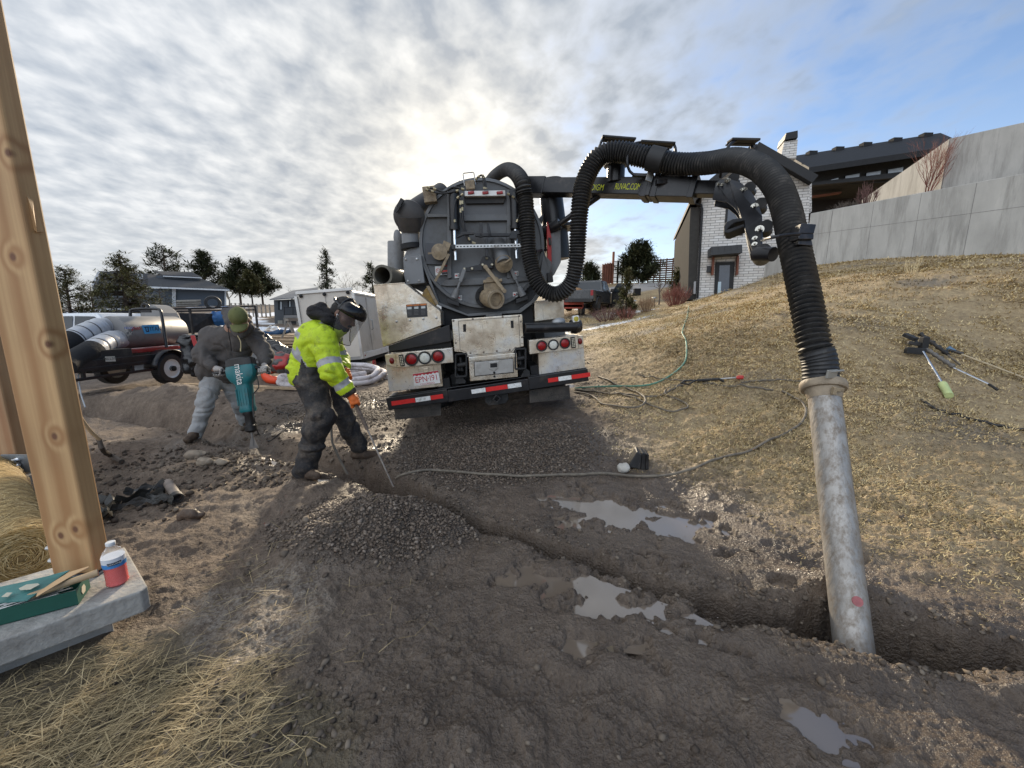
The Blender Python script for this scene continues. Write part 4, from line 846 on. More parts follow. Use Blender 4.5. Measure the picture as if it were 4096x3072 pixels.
# V shaped body skirt below the tank
m = MB(); sk = [(508, 960), (530, 958), (680, 1350), (925, 1450), (1380, 1415), (1500, 1330), (1640, 1120), (1672, 1000), (1690, 1010), (1660, 1150), (1540, 1330), (1400, 1440), (940, 1472), (668, 1372), (516, 985)]
m.prism(poly('A', sk, YD - .03), FWD * .35); m.build('body_skirt', tankgrey, truck, bevel=.004)
m = MB(); m.prism(poly('A', [(700, 1370), (930, 1460), (1400, 1432), (1500, 1360), (1520, 1560), (690, 1600)], YD + .05), FWD * .5); m.build('subframe', darkvoid, truck)
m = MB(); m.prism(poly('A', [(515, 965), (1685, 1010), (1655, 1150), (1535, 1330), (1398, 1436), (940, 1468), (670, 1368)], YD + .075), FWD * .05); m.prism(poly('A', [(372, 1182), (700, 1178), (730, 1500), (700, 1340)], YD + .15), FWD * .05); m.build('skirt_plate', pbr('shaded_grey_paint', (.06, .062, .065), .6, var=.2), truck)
m = MB(); m.prism(poly('A', [(1090, 1450), (1230, 1440), (1235, 1465), (1095, 1476)], YD - .06), FWD * .1); m.build('door_lug', tankgrey2, truck, bevel=.004)
m = MB(); m.prism(poly('A', [(545, 1240), (580, 1205), (655, 1370), (640, 1375), (520, 1290)], YD - .08), FWD * .08); m.build('yellow_bracket', pbr('worn_yellow_paint', (.30, .19, .04), .6, dirt=(.08, .06, .05), dirt_amt=.6), truck, bevel=.006)
m = MB(); m.prism(poly('A', [(562, 1205), (590, 1200), (672, 1360), (650, 1372)], YD - .10), FWD * .02); m.build('toothed_rack', tan, truck, bevel=.003)
# ---- left side plumbing
m = MB(); a = TL('A', 700, 370, 1.1); b = TL('A', 470, 520, .62); e_ = TL('A', 415, 590, .50); ps, _ = spline([a, b, e_], 10); m.tube(ps, .115, 20); 
m.lathe(e_, TL('A', 400, 575, .2) - e_, [(.17, -.1), (.19, 0), (.18, .06), (.12, .1), (.03, .11)], 28); f_ = TL('A', 425, 720, .55); m.tube([e_, e_.lerp(f_, .6), f_], [.17, .155, .135], 22); pe = m.build('suction_elbow', pbr('charcoal_paint', (.045, .042, .04), .5, var=.15, dirt=(.07, .06, .055), dirt_amt=.4), truck, smooth=True)
m = MB(); m.bar(TL('A', 315, 505, .35), TL('A', 355, 435, .35), .04, .04); m.bar(TL('A', 292, 550, .35), TL('A', 340, 485, .35), .03, .03); m.build('cap_lever', blackmatte, pe)
m = MB(); m.cyl(f_, TL('A', 430, 850, .55), .11); m.build('grey_sleeve', tankgrey2, pe, smooth=True); m = MB(); m.lathe(TL('A', 430, 855, .55), (0, 0, 1), [(.13, -.03), (.13, .03)], 24); m.build('sleeve_clamp', darkvoid, pe, smooth=True)
tplate('filter_housing', 'A', [(360, 945), (520, 930), (550, 1175), (385, 1190), (365, 1100)], .42, .5, tankgrey2); m = MB()
for x, y in ((383, 968), (482, 965), (402, 1160), (502, 1157)): c = TL('A', x, y, .42); m.lathe(c, (0, -1, 0), [(.014, -.01), (.014, .006), (.006, .01)], 10)
m.build('bolt', steel, truck)
tplate('filter_base', 'A', [(395, 880), (510, 840), (520, 935), (365, 948)], .48, .5, tankgrey2)
m = MB(); c = TL('A', 297, 1175, .9); zt = TL('A', 297, 822, .9); rr = (TL('A', 372, 950, .9) - TL('A', 225, 950, .9)).length / 2
m.lathe(c, zt - c, [(rr, 0), (rr, (zt - c).length), (rr * .96, (zt - c).length + .01), (rr * .5, (zt - c).length + .015)], 28); c2 = TL('A', 320, 800, 1.0); m.ell(c2, (rr * .6, rr * .6, rr * 1.3)); m.build('silencer', tankgrey2, truck, smooth=True)
m = MB(); a = TL('A', 175, 1108, .12); m.pipe(a, a + Vector((.12, .75, 0)), .118, .092, 30); op_ = m.build('open_pipe', pbr('khaki_rubber_pipe', (.12, .112, .09), .6, var=.15), truck, smooth=True); m = MB(); m.lathe(a + Vector((.08, .5, 0)), (.12, .75, 0), [(.092, 0), (.01, .001)], 20); m.build('pipe_bore', darkvoid, op_)
m = MB(); c = TL('A', 597, 400, .45); m.box(c, (.15, .10, .18)); m.build('junction_box', tan, truck, bevel=.008)
m = MB(); m.prism(poly('A', [(800, 330), (860, 265), (868, 330)], YD), FWD * .1); m.prism(poly('A', [(560, 350), (720, 330), (800, 345), (790, 370), (600, 380)], YD + .2), FWD * .2); m.build('tank_bracket', blackmatte, truck, bevel=.004)
# ---- right side: hydraulic tank, lever, boom pedestal
m = MB(); m.prism(poly('A', [(1655, 705), (1752, 700), (1757, 990), (1700, 1100), (1640, 1160)], .55), FWD * .6); m.build('hydraulic_tank', tankgrey2, truck, bevel=.01)
m = MB(); m.prism(poly('A', [(1632, 640), (1640, 632), (1672, 770), (1675, 1130), (1655, 1150), (1640, 1000), (1633, 760)], .47), FWD * .06); rl = m.build('red_lever', redp, truck, bevel=.006); m = MB(); m.box(TL('A', 1657, 810, .46), (.03, .03, .09)); m.box(TL('A', 1655, 1130, .46), (.07, .1, .12)); m.build('lever_catch', blackmatte, rl, bevel=.004)
m = MB(); m.prism(poly('A', [(1605, 890), (1600, 920), (1672, 990), (1660, 1090), (1620, 1170), (1560, 1180)], .46), FWD * .05); m.build('side_gusset', tankgrey, truck, bevel=.004)
m = MB(); m.bar(TL('A', 1530, 895, .35), TL('A', 1625, 885, .6), .04, .03); m.bar(TL('A', 1590, 880, .5), TL('A', 1690, 885, .7), .03, .02); m.prism(poly('A', [(1560, 605), (1605, 560), (1590, 650)], .75), FWD * .05); m.prism(poly('A', [(1755, 760), (1800, 725), (1805, 740), (1760, 790)], .9), FWD * .05); m.build('side_bracket', black, truck, bevel=.004)
pc0 = TL('A', 1700, 700, .85); pc1 = TL('A', 1690, 385, .85)
m = MB(); m.lathe(pc0, (0, 0, 1), [(.17, -.4), (.17, -.02), (.30, -.02), (.30, .015), (.16, .03), (.15, (pc1 - pc0).length), (.17, (pc1 - pc0).length + .02), (.17, (pc1 - pc0).length + .16), (.05, (pc1 - pc0).length + .17)], 28); m.build('boom_pedestal', black, truck, smooth=True)
# ---- boom (world coordinates, parented to the truck)
BA = at('A', 1560, 330, 4.98); BB = at('E', 1120, 437, 3.9)
bd = (BB - BA).normalized(); bl = (BB - BA).length; bup = bd.cross(Vector((0, -1, 0))).normalized(); bup = bup if bup.z > 0 else -bup
def bp(s, u=0, v=0): return BA + bd * s + bup * u + bd.cross(bup) * v
kf = 1.0
s_out = min((i * .01 for i in range(int(bl * 100))), key=lambda q: abs(px_of(BA + bd * q) - (2200 + 640 * .5877)))
m = MB(); m.bar(BA - bd * .25, bp(s_out), .17, .185, bup); m.bar(bp(s_out - .02), bp(s_out + .10), .20, .22, bup); m.bar(BA - bd * .3, BA + bd * .12, .185, .21, bup)
bo_ = m.build('boom', black, truck, True, bevel=.008)
m = MB(); m.bar(bp(s_out), bp(bl + .05), .12, .135, bup); m.build('inner_boom', black, bo_, True, bevel=.006)
m = MB()
for s in (s_out + .03, s_out + .14, s_out + .52): m.bar(bp(s - .03), bp(s + .03), .205, .24, bup)
m.bar(bp(s_out + .10, -.01, .0), bp(s_out + .52, -.01), .19, .20, bup); m.bar(bp(s_out + .16, .13), bp(s_out + .42, .13), .12, .03, bup); m.build('boom_collar', black, bo_, True, bevel=.005)
m = MB(); a = BA - bd * .1 - bup * .85; b = at('A', 2090, 410, 4.6); ps = [a + Vector((0, 0, .1)), a.lerp(b, .55)]; m.cyl(ps[0], ps[1], .065); m.cyl(ps[1], b, .035); m.build('boom_ram', black, truck, True, smooth=True)
# lettering on the boom face that looks at the camera
nrm = bd.cross(bup); nrm = nrm if nrm.dot(CAM - BA) > 0 else -nrm
def face(z, x, y):
    p0 = BA + nrm * .0875; p = on_plane(z, x, y, p0, nrm); return Matrix.Translation(p) @ frame((0, 0, 0), bd, bup)
text('boom_lettering', 'PARADIGM', yellowtext, .098, face('E', 366, 427), bo_, .0008, 'RIGHT', .64).matrix_parent_inverse = wm(bo_).inverted()
text('boom_lettering', 'RUVAC.COM', yellowtext, .098, face('E', 442, 420), bo_, .0008, 'LEFT', .52).matrix_parent_inverse = wm(bo_).inverted()
# ---- suction hose
HP = [('A', 1090, 330, 6.4), ('A', 1180, 225, 6.0), ('A', 1285, 172, 5.6)]
HQ = [(1390, 245, .42), (1440, 430, .30), (1458, 700, .27), (1478, 950, .26), (1555, 1185, .20), (1700, 1278, .12), (1835, 1195, .02), (1890, 1000, -.04), (1907, 750, -.06), (1925, 500, -.08)]
HE = [('A', 1965, 280, 4.26), ('E', 318, 232, 4.22), ('E', 430, 182, 4.17), ('E', 600, 207, 4.08), ('E', 850, 262, 3.93), ('E', 1050, 262, 3.73), ('E', 1250, 238, 3.45), ('E', 1420, 290, 3.15), ('E', 1540, 410, 2.93), ('E', 1605, 570, 2.78), ('E', 1645, 745, 2.65), ('E', 1690, 950, 2.54), ('E', 1742, 1200, 2.44), ('E', 1795, 1480, 2.36), ('I', 560, 300, 2.34), ('I', 572, 470, 2.33)]
hpts = [at(*q) for q in HP] + [TM @ TL('A', *q) for q in HQ] + [at(*q) for q in HE]
_, ln = spline(hpts, 50); nr = int(ln / .0080); ps, _ = spline(hpts, nr)
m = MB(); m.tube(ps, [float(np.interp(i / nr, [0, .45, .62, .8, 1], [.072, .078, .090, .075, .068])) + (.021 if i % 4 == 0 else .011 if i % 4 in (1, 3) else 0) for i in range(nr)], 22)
m.mi = [1 if (k // 22) % 4 in (0, 3) else 0 for k in range(len(m.f))]  # rib crests take a paler rubber: sheen painted into the colour, plus dust
hose = m.build('suction_hose', [rubber, pbr('dusty_sheen_rubber', (.034, .033, .032), .5, var=.3, scale=16, dirt=(.10, .09, .08), dirt_amt=.35, dirt_scale=8)], truck, True, smooth=True)
def hose_at(i): 
    i = min(max(i, 2), nr - 3); return ps[i], (ps[i + 2] - ps[i - 2]).normalized()
def hose_near(p): return min(range(nr), key=lambda i: (ps[i] - Vector(p)).length)
# end cuff, clamp plate
m = MB(); m.tube(ps[-26:-2], [.090 + .004 * (i % 3 == 0) for i in range(24)], 24); m.build('hose_cuff', rubber, hose, True, smooth=True)
c = at('I', 660, 395, 2.22); m = MB(); m.box(c, (.085, .012, .05), (.1, 0, .35)); m.cyl(c + Vector((-.03, -.012, .012)), c + Vector((.07, .005, .02)), .007, n=8); m.build('clamp_plate', pbr('grey_clamp', (.30, .29, .26), .5, .4), hose, True, bevel=.004)
# wide band on the upper hose and its bracket
i0 = hose_near(at('E', 740, 230, 4.05)); m = MB(); m.tube(ps[i0 - 10:i0 + 11], .121, 28, cap=False); m.build('hose_strap', blackmatte, hose, True, smooth=True)
m = MB(); c = at('E', 682, 338, 4.08); m.box(c, (.075, .012, .14), (0, .25, .2)); m.build('strap_buckle', steel, hose, True, bevel=.004)
# hoops and guide bars over the hose
def hoop(name, pts, r_=.014, t=None):
    m = MB(); q, _ = spline([at(*p) for p in pts], 26); m.tube(q, r_, 10); return m.build(name, black, bo_, True, smooth=True)
hoop('hose_hoop', [('E', 332, 240, 4.15), ('E', 338, 160, 4.15), ('E', 352, 108, 4.18), ('E', 380, 84, 4.2), ('E', 470, 84, 4.2), ('E', 575, 98, 4.2)]); hoop('hose_hoop', [('E', 580, 345, 4.08), ('E', 540, 310, 4.08), ('E', 525, 240, 4.05), ('E', 545, 160, 4.08), ('E', 590, 122, 4.12), ('E', 700, 120, 4.12), ('E', 835, 128, 4.12), ('E', 856, 180, 4.12)])
hoop('hose_hoop', [('E', 1160, 355, 3.62), ('E', 1165, 260, 3.5), ('E', 1195, 180, 3.5), ('E', 1240, 120, 3.55), ('E', 1310, 98, 3.62), ('E', 1360, 110, 3.65), ('E', 1378, 160, 3.65)])
for a, b in ((('E', 352, 84, 4.2), ('E', 580, 102, 4.2)), (('E', 612, 118, 4.12), ('E', 845, 132, 4.12)), (('E', 1222, 106, 3.58), ('E', 1412, 110, 3.6))):
    a = at(*a); b = at(*b); m = MB(); m.bar(a, b, .09, .022); m.bar(a + Vector((0, .05, -.012)), b + Vector((0, .05, -.012)), .05, .012); m.build('guide_pad', blackmatte, bo_, True, bevel=.006)
m = MB(); c = at('E', 448, 330, 4.4); m.lathe(c - Vector((0, 0, .10)), (0, 0, 1), [(.10, 0), (.10, .17), (.14, .18), (.14, .20), (.05, .21)], 22); m.bar(at('E', 560, 340, 4.15), at('E', 660, 345, 4.12), .05, .03); m.prism([at('E', x, y, 4.05) for x, y in ((730, 365), (900, 360), (900, 395), (730, 400))], (0, .15, 0)); m.build('hose_cradle', black, bo_, True, bevel=.004)
# ---- elbow plates, rollers and bolts at the boom tip
EP = [(1128, 392), (1160, 372), (1215, 362), (1300, 392), (1375, 460), (1420, 540), (1445, 620), (1448, 760), (1440, 872), (1420, 905), (1392, 905), (1362, 875), (1345, 800), (1325, 705), (1290, 612), (1255, 565), (1205, 525), (1105, 508)]
def ept(x, y, off=0.0): 
    t = 3.85 - 1.2 * min(1, max(0, (x - 1120) * .0009 + (y - 380) * .00115)); return at('E', x, y, t + off)
m = MB(); P1 = [ept(x, y) for x, y in EP]; ex = (bd.cross(bup)).normalized(); ex = ex if ex.y > 0 else -ex
m.prism(P1, ex * .014); m.prism([p + ex * .17 for p in P1], ex * .014); eb = m.build('elbow_plate', black, bo_, True, bevel=.003)
for x, y, rr in ((1208, 383, .024), (1318, 446, .026), (1393, 558, .026), (1427, 712, .026), (1410, 878, .026), (1395, 775, .017), (1393, 815, .017), (1147, 407, .016), (1173, 410, .016)):
    p = ept(x, y); m = MB(); m.lathe(p, -ex, [(rr * 1.25, 0), (rr * 1.25, .006), (rr * .8, .006), (rr * .8, .02), (rr * .45, .02), (rr * .45, .045), (rr * .2, .047)], 12); m.build('bolt', pbr('bright_bolt', (.52, .5, .44), .32, .9, var=.2), eb, True, smooth=True)
    if rr > .02:
        m = MB(); q = p + (ept(x + 42, y - 30) - p); m.lathe(q + ex * .02, ex, [(.05, 0), (.035, .07), (.05, .14)], 18); m.build('roller', blackmatte, eb, True, smooth=True)
m = MB(); a = ept(1440, 870); m.cyl(a + ex * .02, a + ex * .15, .06); m.cyl(ept(1400, 880), ept(1520, 880), .05); m.build('knuckle', black, eb, True, smooth=True)
# curved roller guide left of the plate
m = MB(); P = [(1184, 732), (1182, 690), (1200, 660), (1240, 640), (1325, 628), (1325, 650), (1260, 664), (1222, 690), (1205, 712), (1320, 672), (1325, 690), (1215, 735)]; m.prism([at('E', x, y, 3.0) for x, y in P], ex * .17); m.build('curved_guard', blackmatte, eb, True, bevel=.006)
# outer guide shoe with its rod
m = MB(); m.prism([at('E', x, y, 2.47) for x, y in ((1712, 668), (1814, 675), (1798, 740), (1690, 738))], Vector((.02, .14, 0))); m.prism([at('E', x, y, 2.45) for x, y in ((1690, 738), (1798, 740), (1796, 778), (1692, 778))], Vector((.02, .14, 0))); m.prism([at('E', x, y, 2.47) for x, y in ((1692, 778), (1780, 772), (1792, 824), (1690, 815))], Vector((.02, .14, 0))); m.build('guide_shoe', black, eb, True, bevel=.005)
m = MB(); q, _ = spline([at('E', 1440, 785, 2.8), at('E', 1500, 768, 2.45), at('E', 1600, 750, 2.42), at('E', 1700, 742, 2.42)], 14); m.tube(q, .010, 8); m.build('guide_rod', black, eb, True, smooth=True)
# ---- steel suction tube hanging in the trench
pt = at('I', 590, 500, 2.33); pb_ = at('J', 1425, 880, 1.86); ax = (pb_ - pt).normalized(); pb = pb_ + ax * .45
tube_o = thing('suction_tube', 'muddy silver suction tube standing in the trench under the black hose', 'tube', pb)
pm = pbr('muddy_galvanised_tube', (.34, .32, .295), .5, .55, var=.25, scale=9, bump=.25, bscale=40, dirt=(.18, .145, .11), dirt_amt=.62, dirt_scale=22, stretch=(1, 1, .35), dstretch=(1.4, 1.4, .6))
m = MB(); m.pipe(pt, pb, .0805, .073, 40); m.build('tube_body', pm, tube_o, True, smooth=True)
m = MB(); m.lathe(pt, ax, [(.079, -.03), (.112, -.028), (.118, -.018), (.118, .012), (.111, .022), (.095, .024), (.089, .05), (.082, .08)], 40); m.build('flange', pbr('muddy_flange', (.30, .24, .17), .65, var=.25, scale=14, bump=.2), tube_o, True, smooth=True)
sdv = ax.cross(Vector((0, 1, 0))).normalized(); fc = pt - Vector((0, .117, 0)) ; m = MB(); m.box(fc + Vector((-.03, .0, .0)), (.02, .02, .045)); m.box(fc + Vector((.0, -.0, .005)), (.05, .014, .02)); m.build('flange_latch', tan, tube_o, True, bevel=.003)
m = MB(); c = at('J', 1455, 595, 1.85); q = pt + ax * (c - pt).dot(ax); rd_ = (c - q).normalized(); m.lathe(q + rd_ * .0795, rd_, [(.024, -.002), (.023, .0022)], 20); m.build('round_sticker', pbr('faded_red_sticker', (.32, .10, .10), .5, var=.25, scale=40), tube_o, True)
# ================================================================== PEOPLE (signed-distance bodies meshed with surface nets)
def nets(D, org, res):
    nx, ny, nz = D.shape; S = D < 0
    c = np.zeros((nx - 1, ny - 1, nz - 1), np.int8)
    for a in (0, 1):
        for b in (0, 1):
            for d in (0, 1): c += S[a:nx - 1 + a, b:ny - 1 + b, d:nz - 1 + d]
    I, J, K = np.nonzero((c > 0) & (c < 8)); idx = np.full(c.shape, -1, np.int64); idx[I, J, K] = np.arange(len(I))
    acc = np.zeros((len(I), 3)); cnt = np.zeros(len(I))
    for ax in range(3):
        o1, o2 = [q for q in range(3) if q != ax]
        for p in (0, 1):
            for q in (0, 1):
                A = [0, 0, 0]; A[o1] = p; A[o2] = q; B = list(A); B[ax] = 1
                va = D[I + A[0], J + A[1], K + A[2]]; vb = D[I + B[0], J + B[1], K + B[2]]; m = (va < 0) != (vb < 0)
                t = np.where(m, va / np.where(m, va - vb, 1), 0); pos = np.stack([np.full(len(I), float(A[0])), np.full(len(I), float(A[1])), np.full(len(I), float(A[2]))], 1); pos[:, ax] = t
                acc += pos * m[:, None]; cnt += m
    V = (np.stack([I, J, K], 1) + acc / cnt[:, None]) * res + org
    Fs = []
    for ax in range(3):
        o1, o2 = (ax + 1) % 3, (ax + 2) % 3; sl0 = [slice(None)] * 3; sl1 = [slice(None)] * 3; sl0[ax] = slice(0, -1); sl1[ax] = slice(1, None)
        a = S[tuple(sl0)]; b = S[tuple(sl1)]; P = np.stack(np.nonzero(a != b), 1); P = P[(P[:, o1] > 0) & (P[:, o2] > 0) & (P[:, o1] < D.shape[o1] - 1) & (P[:, o2] < D.shape[o2] - 1)]
        fl = a[P[:, 0], P[:, 1], P[:, 2]]; qs = []
        for (u, v) in ((-1, -1), (0, -1), (0, 0), (-1, 0)):
            Q = P.copy(); Q[:, o1] += u; Q[:, o2] += v; qs.append(idx[Q[:, 0], Q[:, 1], Q[:, 2]])
        F = np.stack(qs, 1); F[~fl] = F[~fl][:, ::-1]; Fs.append(F)
    return V, np.vstack(Fs)
def sdf(prims, res, k=.03, fold=0.0, ffreq=14, pad=.05, fdir=None, seed=3):
    """prims: ('c', p0, p1, r0, r1[, sign]) capsule or ('e', centre, radii, 3x3 axes[, sign]) ellipsoid"""
    lo = np.full(3, 1e9); hi = -lo
    for p in prims:
        if p[0] == 'c': a = np.array(p[1]); b = np.array(p[2]); r = max(p[3], p[4]); lo = np.minimum(lo, np.minimum(a, b) - r); hi = np.maximum(hi, np.maximum(a, b) + r)
        else: c = np.array(p[1]); r = max(p[2]); lo = np.minimum(lo, c - r); hi = np.maximum(hi, c + r)
    lo -= pad; hi += pad; n = np.ceil((hi - lo) / res).astype(int) + 1
    D = np.full(n, .2, np.float32); ax = [lo[i] + np.arange(n[i]) * res for i in range(3)]
    for p in prims:
        kk = p[6] if len(p) > 6 else k; sg = p[5] if len(p) > 5 else 1
        if p[0] == 'c': a = np.array(p[1], float); b = np.array(p[2], float); r = max(p[3], p[4]) + kk + .03; l2 = np.minimum(a, b) - r; h2 = np.maximum(a, b) + r
        else: c = np.array(p[1], float); r = max(p[2]) + kk + .03; l2 = c - r; h2 = c + r
        s = [slice(max(0, int((l2[i] - lo[i]) / res)), min(n[i], int((h2[i] - lo[i]) / res) + 2)) for i in range(3)]
        X, Y, Z = np.meshgrid(ax[0][s[0]], ax[1][s[1]], ax[2][s[2]], indexing='ij'); Q = np.stack([X, Y, Z], -1)
        if p[0] == 'c':
            ab = b - a; t = np.clip(((Q - a) @ ab) / max(ab @ ab, 1e-9), 0, 1); d = np.linalg.norm(Q - a - t[..., None] * ab, axis=-1) - (p[3] + (p[4] - p[3]) * t)
        else:
            M_ = np.array(p[3], float) if p[3] is not None else np.eye(3); q = (Q - c) @ M_.T; rd = np.array(p[2], float); k0 = np.linalg.norm(q / rd, axis=-1); k1 = np.linalg.norm(q / rd ** 2, axis=-1); d = k0 * (k0 - 1) / np.maximum(k1, 1e-6)
        O = D[s[0], s[1], s[2]]
        if sg > 0: h = np.clip(.5 + .5 * (O - d) / kk, 0, 1); D[s[0], s[1], s[2]] = O + (d - O) * h - kk * h * (1 - h)
        else: h = np.clip(.5 - .5 * (O + d) / kk, 0, 1); D[s[0], s[1], s[2]] = O + (-d - O) * h + kk * h * (1 - h)
    if fold:
        m = np.abs(D) < .06; X, Y, Z = np.meshgrid(*ax, indexing='ij'); P = np.stack([X[m], Y[m], Z[m]], -1)
        w = .5 * noise3(P * 5, seed); f = noise3(P * np.array([ffreq * .5, ffreq * .5, ffreq * 1.15]) + w[..., None] * 2.2, seed + 1)
        D[m] += (fold * (1 - 2 * np.abs(f)) + fold * .45 * noise3(P * ffreq * 2.2, seed + 2)).astype(np.float32)
    return nets(D, lo, res)
def skin_mesh(name, prims, res, mat, parent, k=.03, fold=0, ffreq=14, seed=3, classify=None, **kw):
    V, F = sdf(prims, res, k, fold, ffreq, seed=seed)
    if parent is not None: im = np.array(wm(parent).inverted()); V2 = V @ im[:3, :3].T + im[:3, 3]
    else: V2 = V
    mats = mat if isinstance(mat, list) else [mat]
    o = np_mesh(name, V2, F[:, ::-1] if kw.get('flip') else F, mats[0], parent)
    for q in mats[1:]: o.data.materials.append(q)
    if classify is not None: o.data.polygons.foreach_set('material_index', classify(V[F].mean(1)).astype(np.int32))
    bm = bmesh.new(); bm.from_mesh(o.data); bmesh.ops.recalc_face_normals(bm, faces=bm.faces); bm.to_mesh(o.data); bm.free()
    sm = o.modifiers.new('smooth', 'SMOOTH'); sm.factor = .5; sm.iterations = 2
    return o
def segd(P, a, b):
    a = np.array(a); b = np.array(b); ab = b - a; t = np.clip(((P - a) @ ab) / (ab @ ab), 0, 1); return np.linalg.norm(P - a - t[..., None] * ab, axis=-1), t
def c_(x, y, t, z='C'): return np.array(at(z, x, y, t))
def nrm_(v): v = np.array(v, float); return v / np.linalg.norm(v)
def head_prims(c, f, u, sc=1.0):
    f = nrm_(f); l = nrm_(np.cross(u, f)); u = np.cross(f, l); A = np.stack([f, l, u])
    g = lambda a, b, d: c + sc * (f * a + l * b + u * d); e = lambda q, r: ('e', g(*q), [x * sc for x in r], A)
    P = [e((0, 0, .02), (.098, .077, .105)), e((.035, 0, -.075), (.062, .058, .058)), ('c', g(.062, .018, -.105), g(.062, -.018, -.105), .022 * sc, .022 * sc, 1, .03), ('c', g(.088, 0, .01), g(.112, 0, -.038), .009 * sc, .016 * sc, 1, .015),
         ('c', g(.085, .035, .022), g(.085, -.035, .022), .013 * sc, .013 * sc, 1, .02), ('c', g(.088, .016, -.070), g(.088, -.016, -.070), .010 * sc, .010 * sc, 1, .008), ('c', g(.085, .014, -.084), g(.085, -.014, -.084), .010 * sc, .010 * sc, 1, .008),
         ('c', g(.055, .048, -.03), g(.055, -.048, -.03), .028 * sc, .028 * sc, 1, .03), ('e', g(.098, .033, .001), [.014 * sc] * 3, A, None, -1, .012)[:4] + (-1, .012), ('e', g(.098, -.033, .001), [.014 * sc] * 3, A) + (-1, .012)]
    for s in (-1, 1): P.append(('e', g(-.012, .078 * s, -.015), [.020 * sc, .010 * sc, .032 * sc], A, 1, .01))
    fix = []
    for p in P:                                  # put sign and blend in slots 5 and 6
        if p[0] == 'e': fix.append(p[:4] + ((None,) + p[4:] if len(p) > 4 else ()))
        else: fix.append(p)
    return fix, g, (f, l, u)
def hand_prims(h, g, wrist, rr, flip=1, sc=1.0):
    """hand closed round a bar through h along g, forearm arriving from wrist"""
    h = np.array(h); g = nrm_(g); n = np.array(wrist) - h; n = nrm_(n - g * (n @ g)); b = np.cross(g, n) * flip; P = []
    pt = lambda o, th, r_: h + g * o * sc + (n * math.cos(R(th)) + b * math.sin(R(th))) * r_
    R1 = rr + .014
    for i in range(4): P.append(('c', pt(-.034 + .023 * i, 15, R1 + .008), pt(-.034 + .023 * i, -55, R1 + .006), .017 * sc, .016 * sc, 1, .012))
    fp = []
    for i in range(4):
        o = -.036 + .0235 * i; th = [-55, -105, -155, -205 + 8 * i]
        for q in range(3): fp.append(('c', pt(o, th[q], R1 + .004), pt(o, th[q + 1], R1), (.0125 - .001 * q) * sc, (.0118 - .001 * q) * sc, 1, .003))
    fp += [('c', pt(.030, 35, R1 + .006), pt(.045, 95, R1 + .004), .015, .0135, 1, .008), ('c', pt(.045, 95, R1 + .004), pt(.030, 150, R1 + .002), .013, .011, 1, .004)]
    P += fp; P.append(('c', pt(0, -10, R1 + .02), np.array(wrist), .030 * sc, .032 * sc, 1, .025))
    return P
skin = pbr('skin', (.30, .165, .11), .5, var=.12, scale=14, subs=.1); skin_dark = pbr('dark_skin', (.16, .085, .058), .5, var=.12, scale=14)
hivis = pbr('hi_vis_yellow_fabric', (.45, .60, .018), .65, var=.10, scale=7, bump=.35, bscale=55, dirt=(.22, .26, .04), dirt_amt=.34, dirt_scale=16)
silver = pbr('silver_reflective_band', (.33, .33, .34), .5, .1, var=.15, scale=12, dirt=(.2, .19, .17), dirt_amt=.4, dirt_scale=12)
bibm = pbr('muddy_black_bib_fabric', (.026, .025, .026), .8, var=.3, scale=8, bump=.5, bscale=60, dirt=(.12, .10, .08), dirt_amt=.50, dirt_scale=6.5)
hood = pbr('black_hood_fleece', (.014, .013, .014), .9, var=.2, scale=20, bump=.4)
orange = pbr('orange_rubber_glove', (.72, .16, .03), .55, var=.15, scale=20, bump=.2, dirt=(.3, .1, .04), dirt_amt=.35)
bootm = pbr('muddy_brown_boot', (.06, .040, .027), .8, var=.3, scale=12, dirt=(.14, .10, .07), dirt_amt=.6, dirt_scale=8, bump=.4)
hairm = pbr('black_hair', (.012, .010, .009), .6, var=.4, scale=60, bump=.5)
# ------------------------------------------------------------------ worker in the hi-vis jacket
pel = c_(1120, 745, 3.70); che = c_(1195, 420, 3.66); nek = c_(1285, 265, 3.65); lat = np.array((-.12, 1.0, 0)); lat = lat / np.linalg.norm(lat)
rh = c_(1140, 790, 3.56); lh = c_(1185, 785, 3.82); rk = c_(1210, 1050, 3.52); ra = c_(1075, 1500, 3.60); lk_ = c_(1385, 1045, 3.92); la = c_(1525, 1310, 4.12)
rs = c_(1225, 430, 3.46); re = c_(1300, 690, 3.40); rw = c_(1440, 870, 3.48); ls = c_(1275, 410, 3.86); le = c_(1365, 600, 3.92); lw = c_(1402, 672, 3.74)
hc = c_(1405, 215, 3.64); hf = np.array((math.cos(R(34)), -.12, -math.sin(R(34)))); hu = np.array((math.sin(R(34)), 0, math.cos(R(34))))
HS = 1.16
hp, hg, hax = head_prims(hc, hf, hu, HS)
lz0 = c_(1420, 720, 3.66); lz1 = c_(1488, 940, 3.53); ltip = c_(1812, 1655, 3.56)
body = list(hp) + [('c', hg(-.03, 0, -.07), nek, .06, .07), ('c', nek, che, .085, .13), ('c', che - lat * .08, pel - lat * .06, .13, .12), ('c', che + lat * .08, pel + lat * .06, .13, .12),
    ('c', che, rs, .09, .065), ('c', che, ls, .09, .065), ('c', rs, re, .062, .05), ('c', re, rw, .048, .034), ('c', ls, le, .062, .05), ('c', le, lw, .048, .034),
    ('c', rw, lz1 + np.array((-.02, 0, .03)), .03, .028), ('c', lw, lz0 + np.array((-.01, 0, .03)), .03, .028),
    ('c', rh, rk, .085, .06), ('c', rk, ra, .055, .04), ('c', lh, lk_, .085, .06), ('c', lk_, la, .055, .04)]
w2 = skin_mesh('person', body, .0095, skin_dark, None, .03)
tag(w2, 'person in hi-vis yellow jacket, black bib trousers and face shield, bending over a lance', 'person')
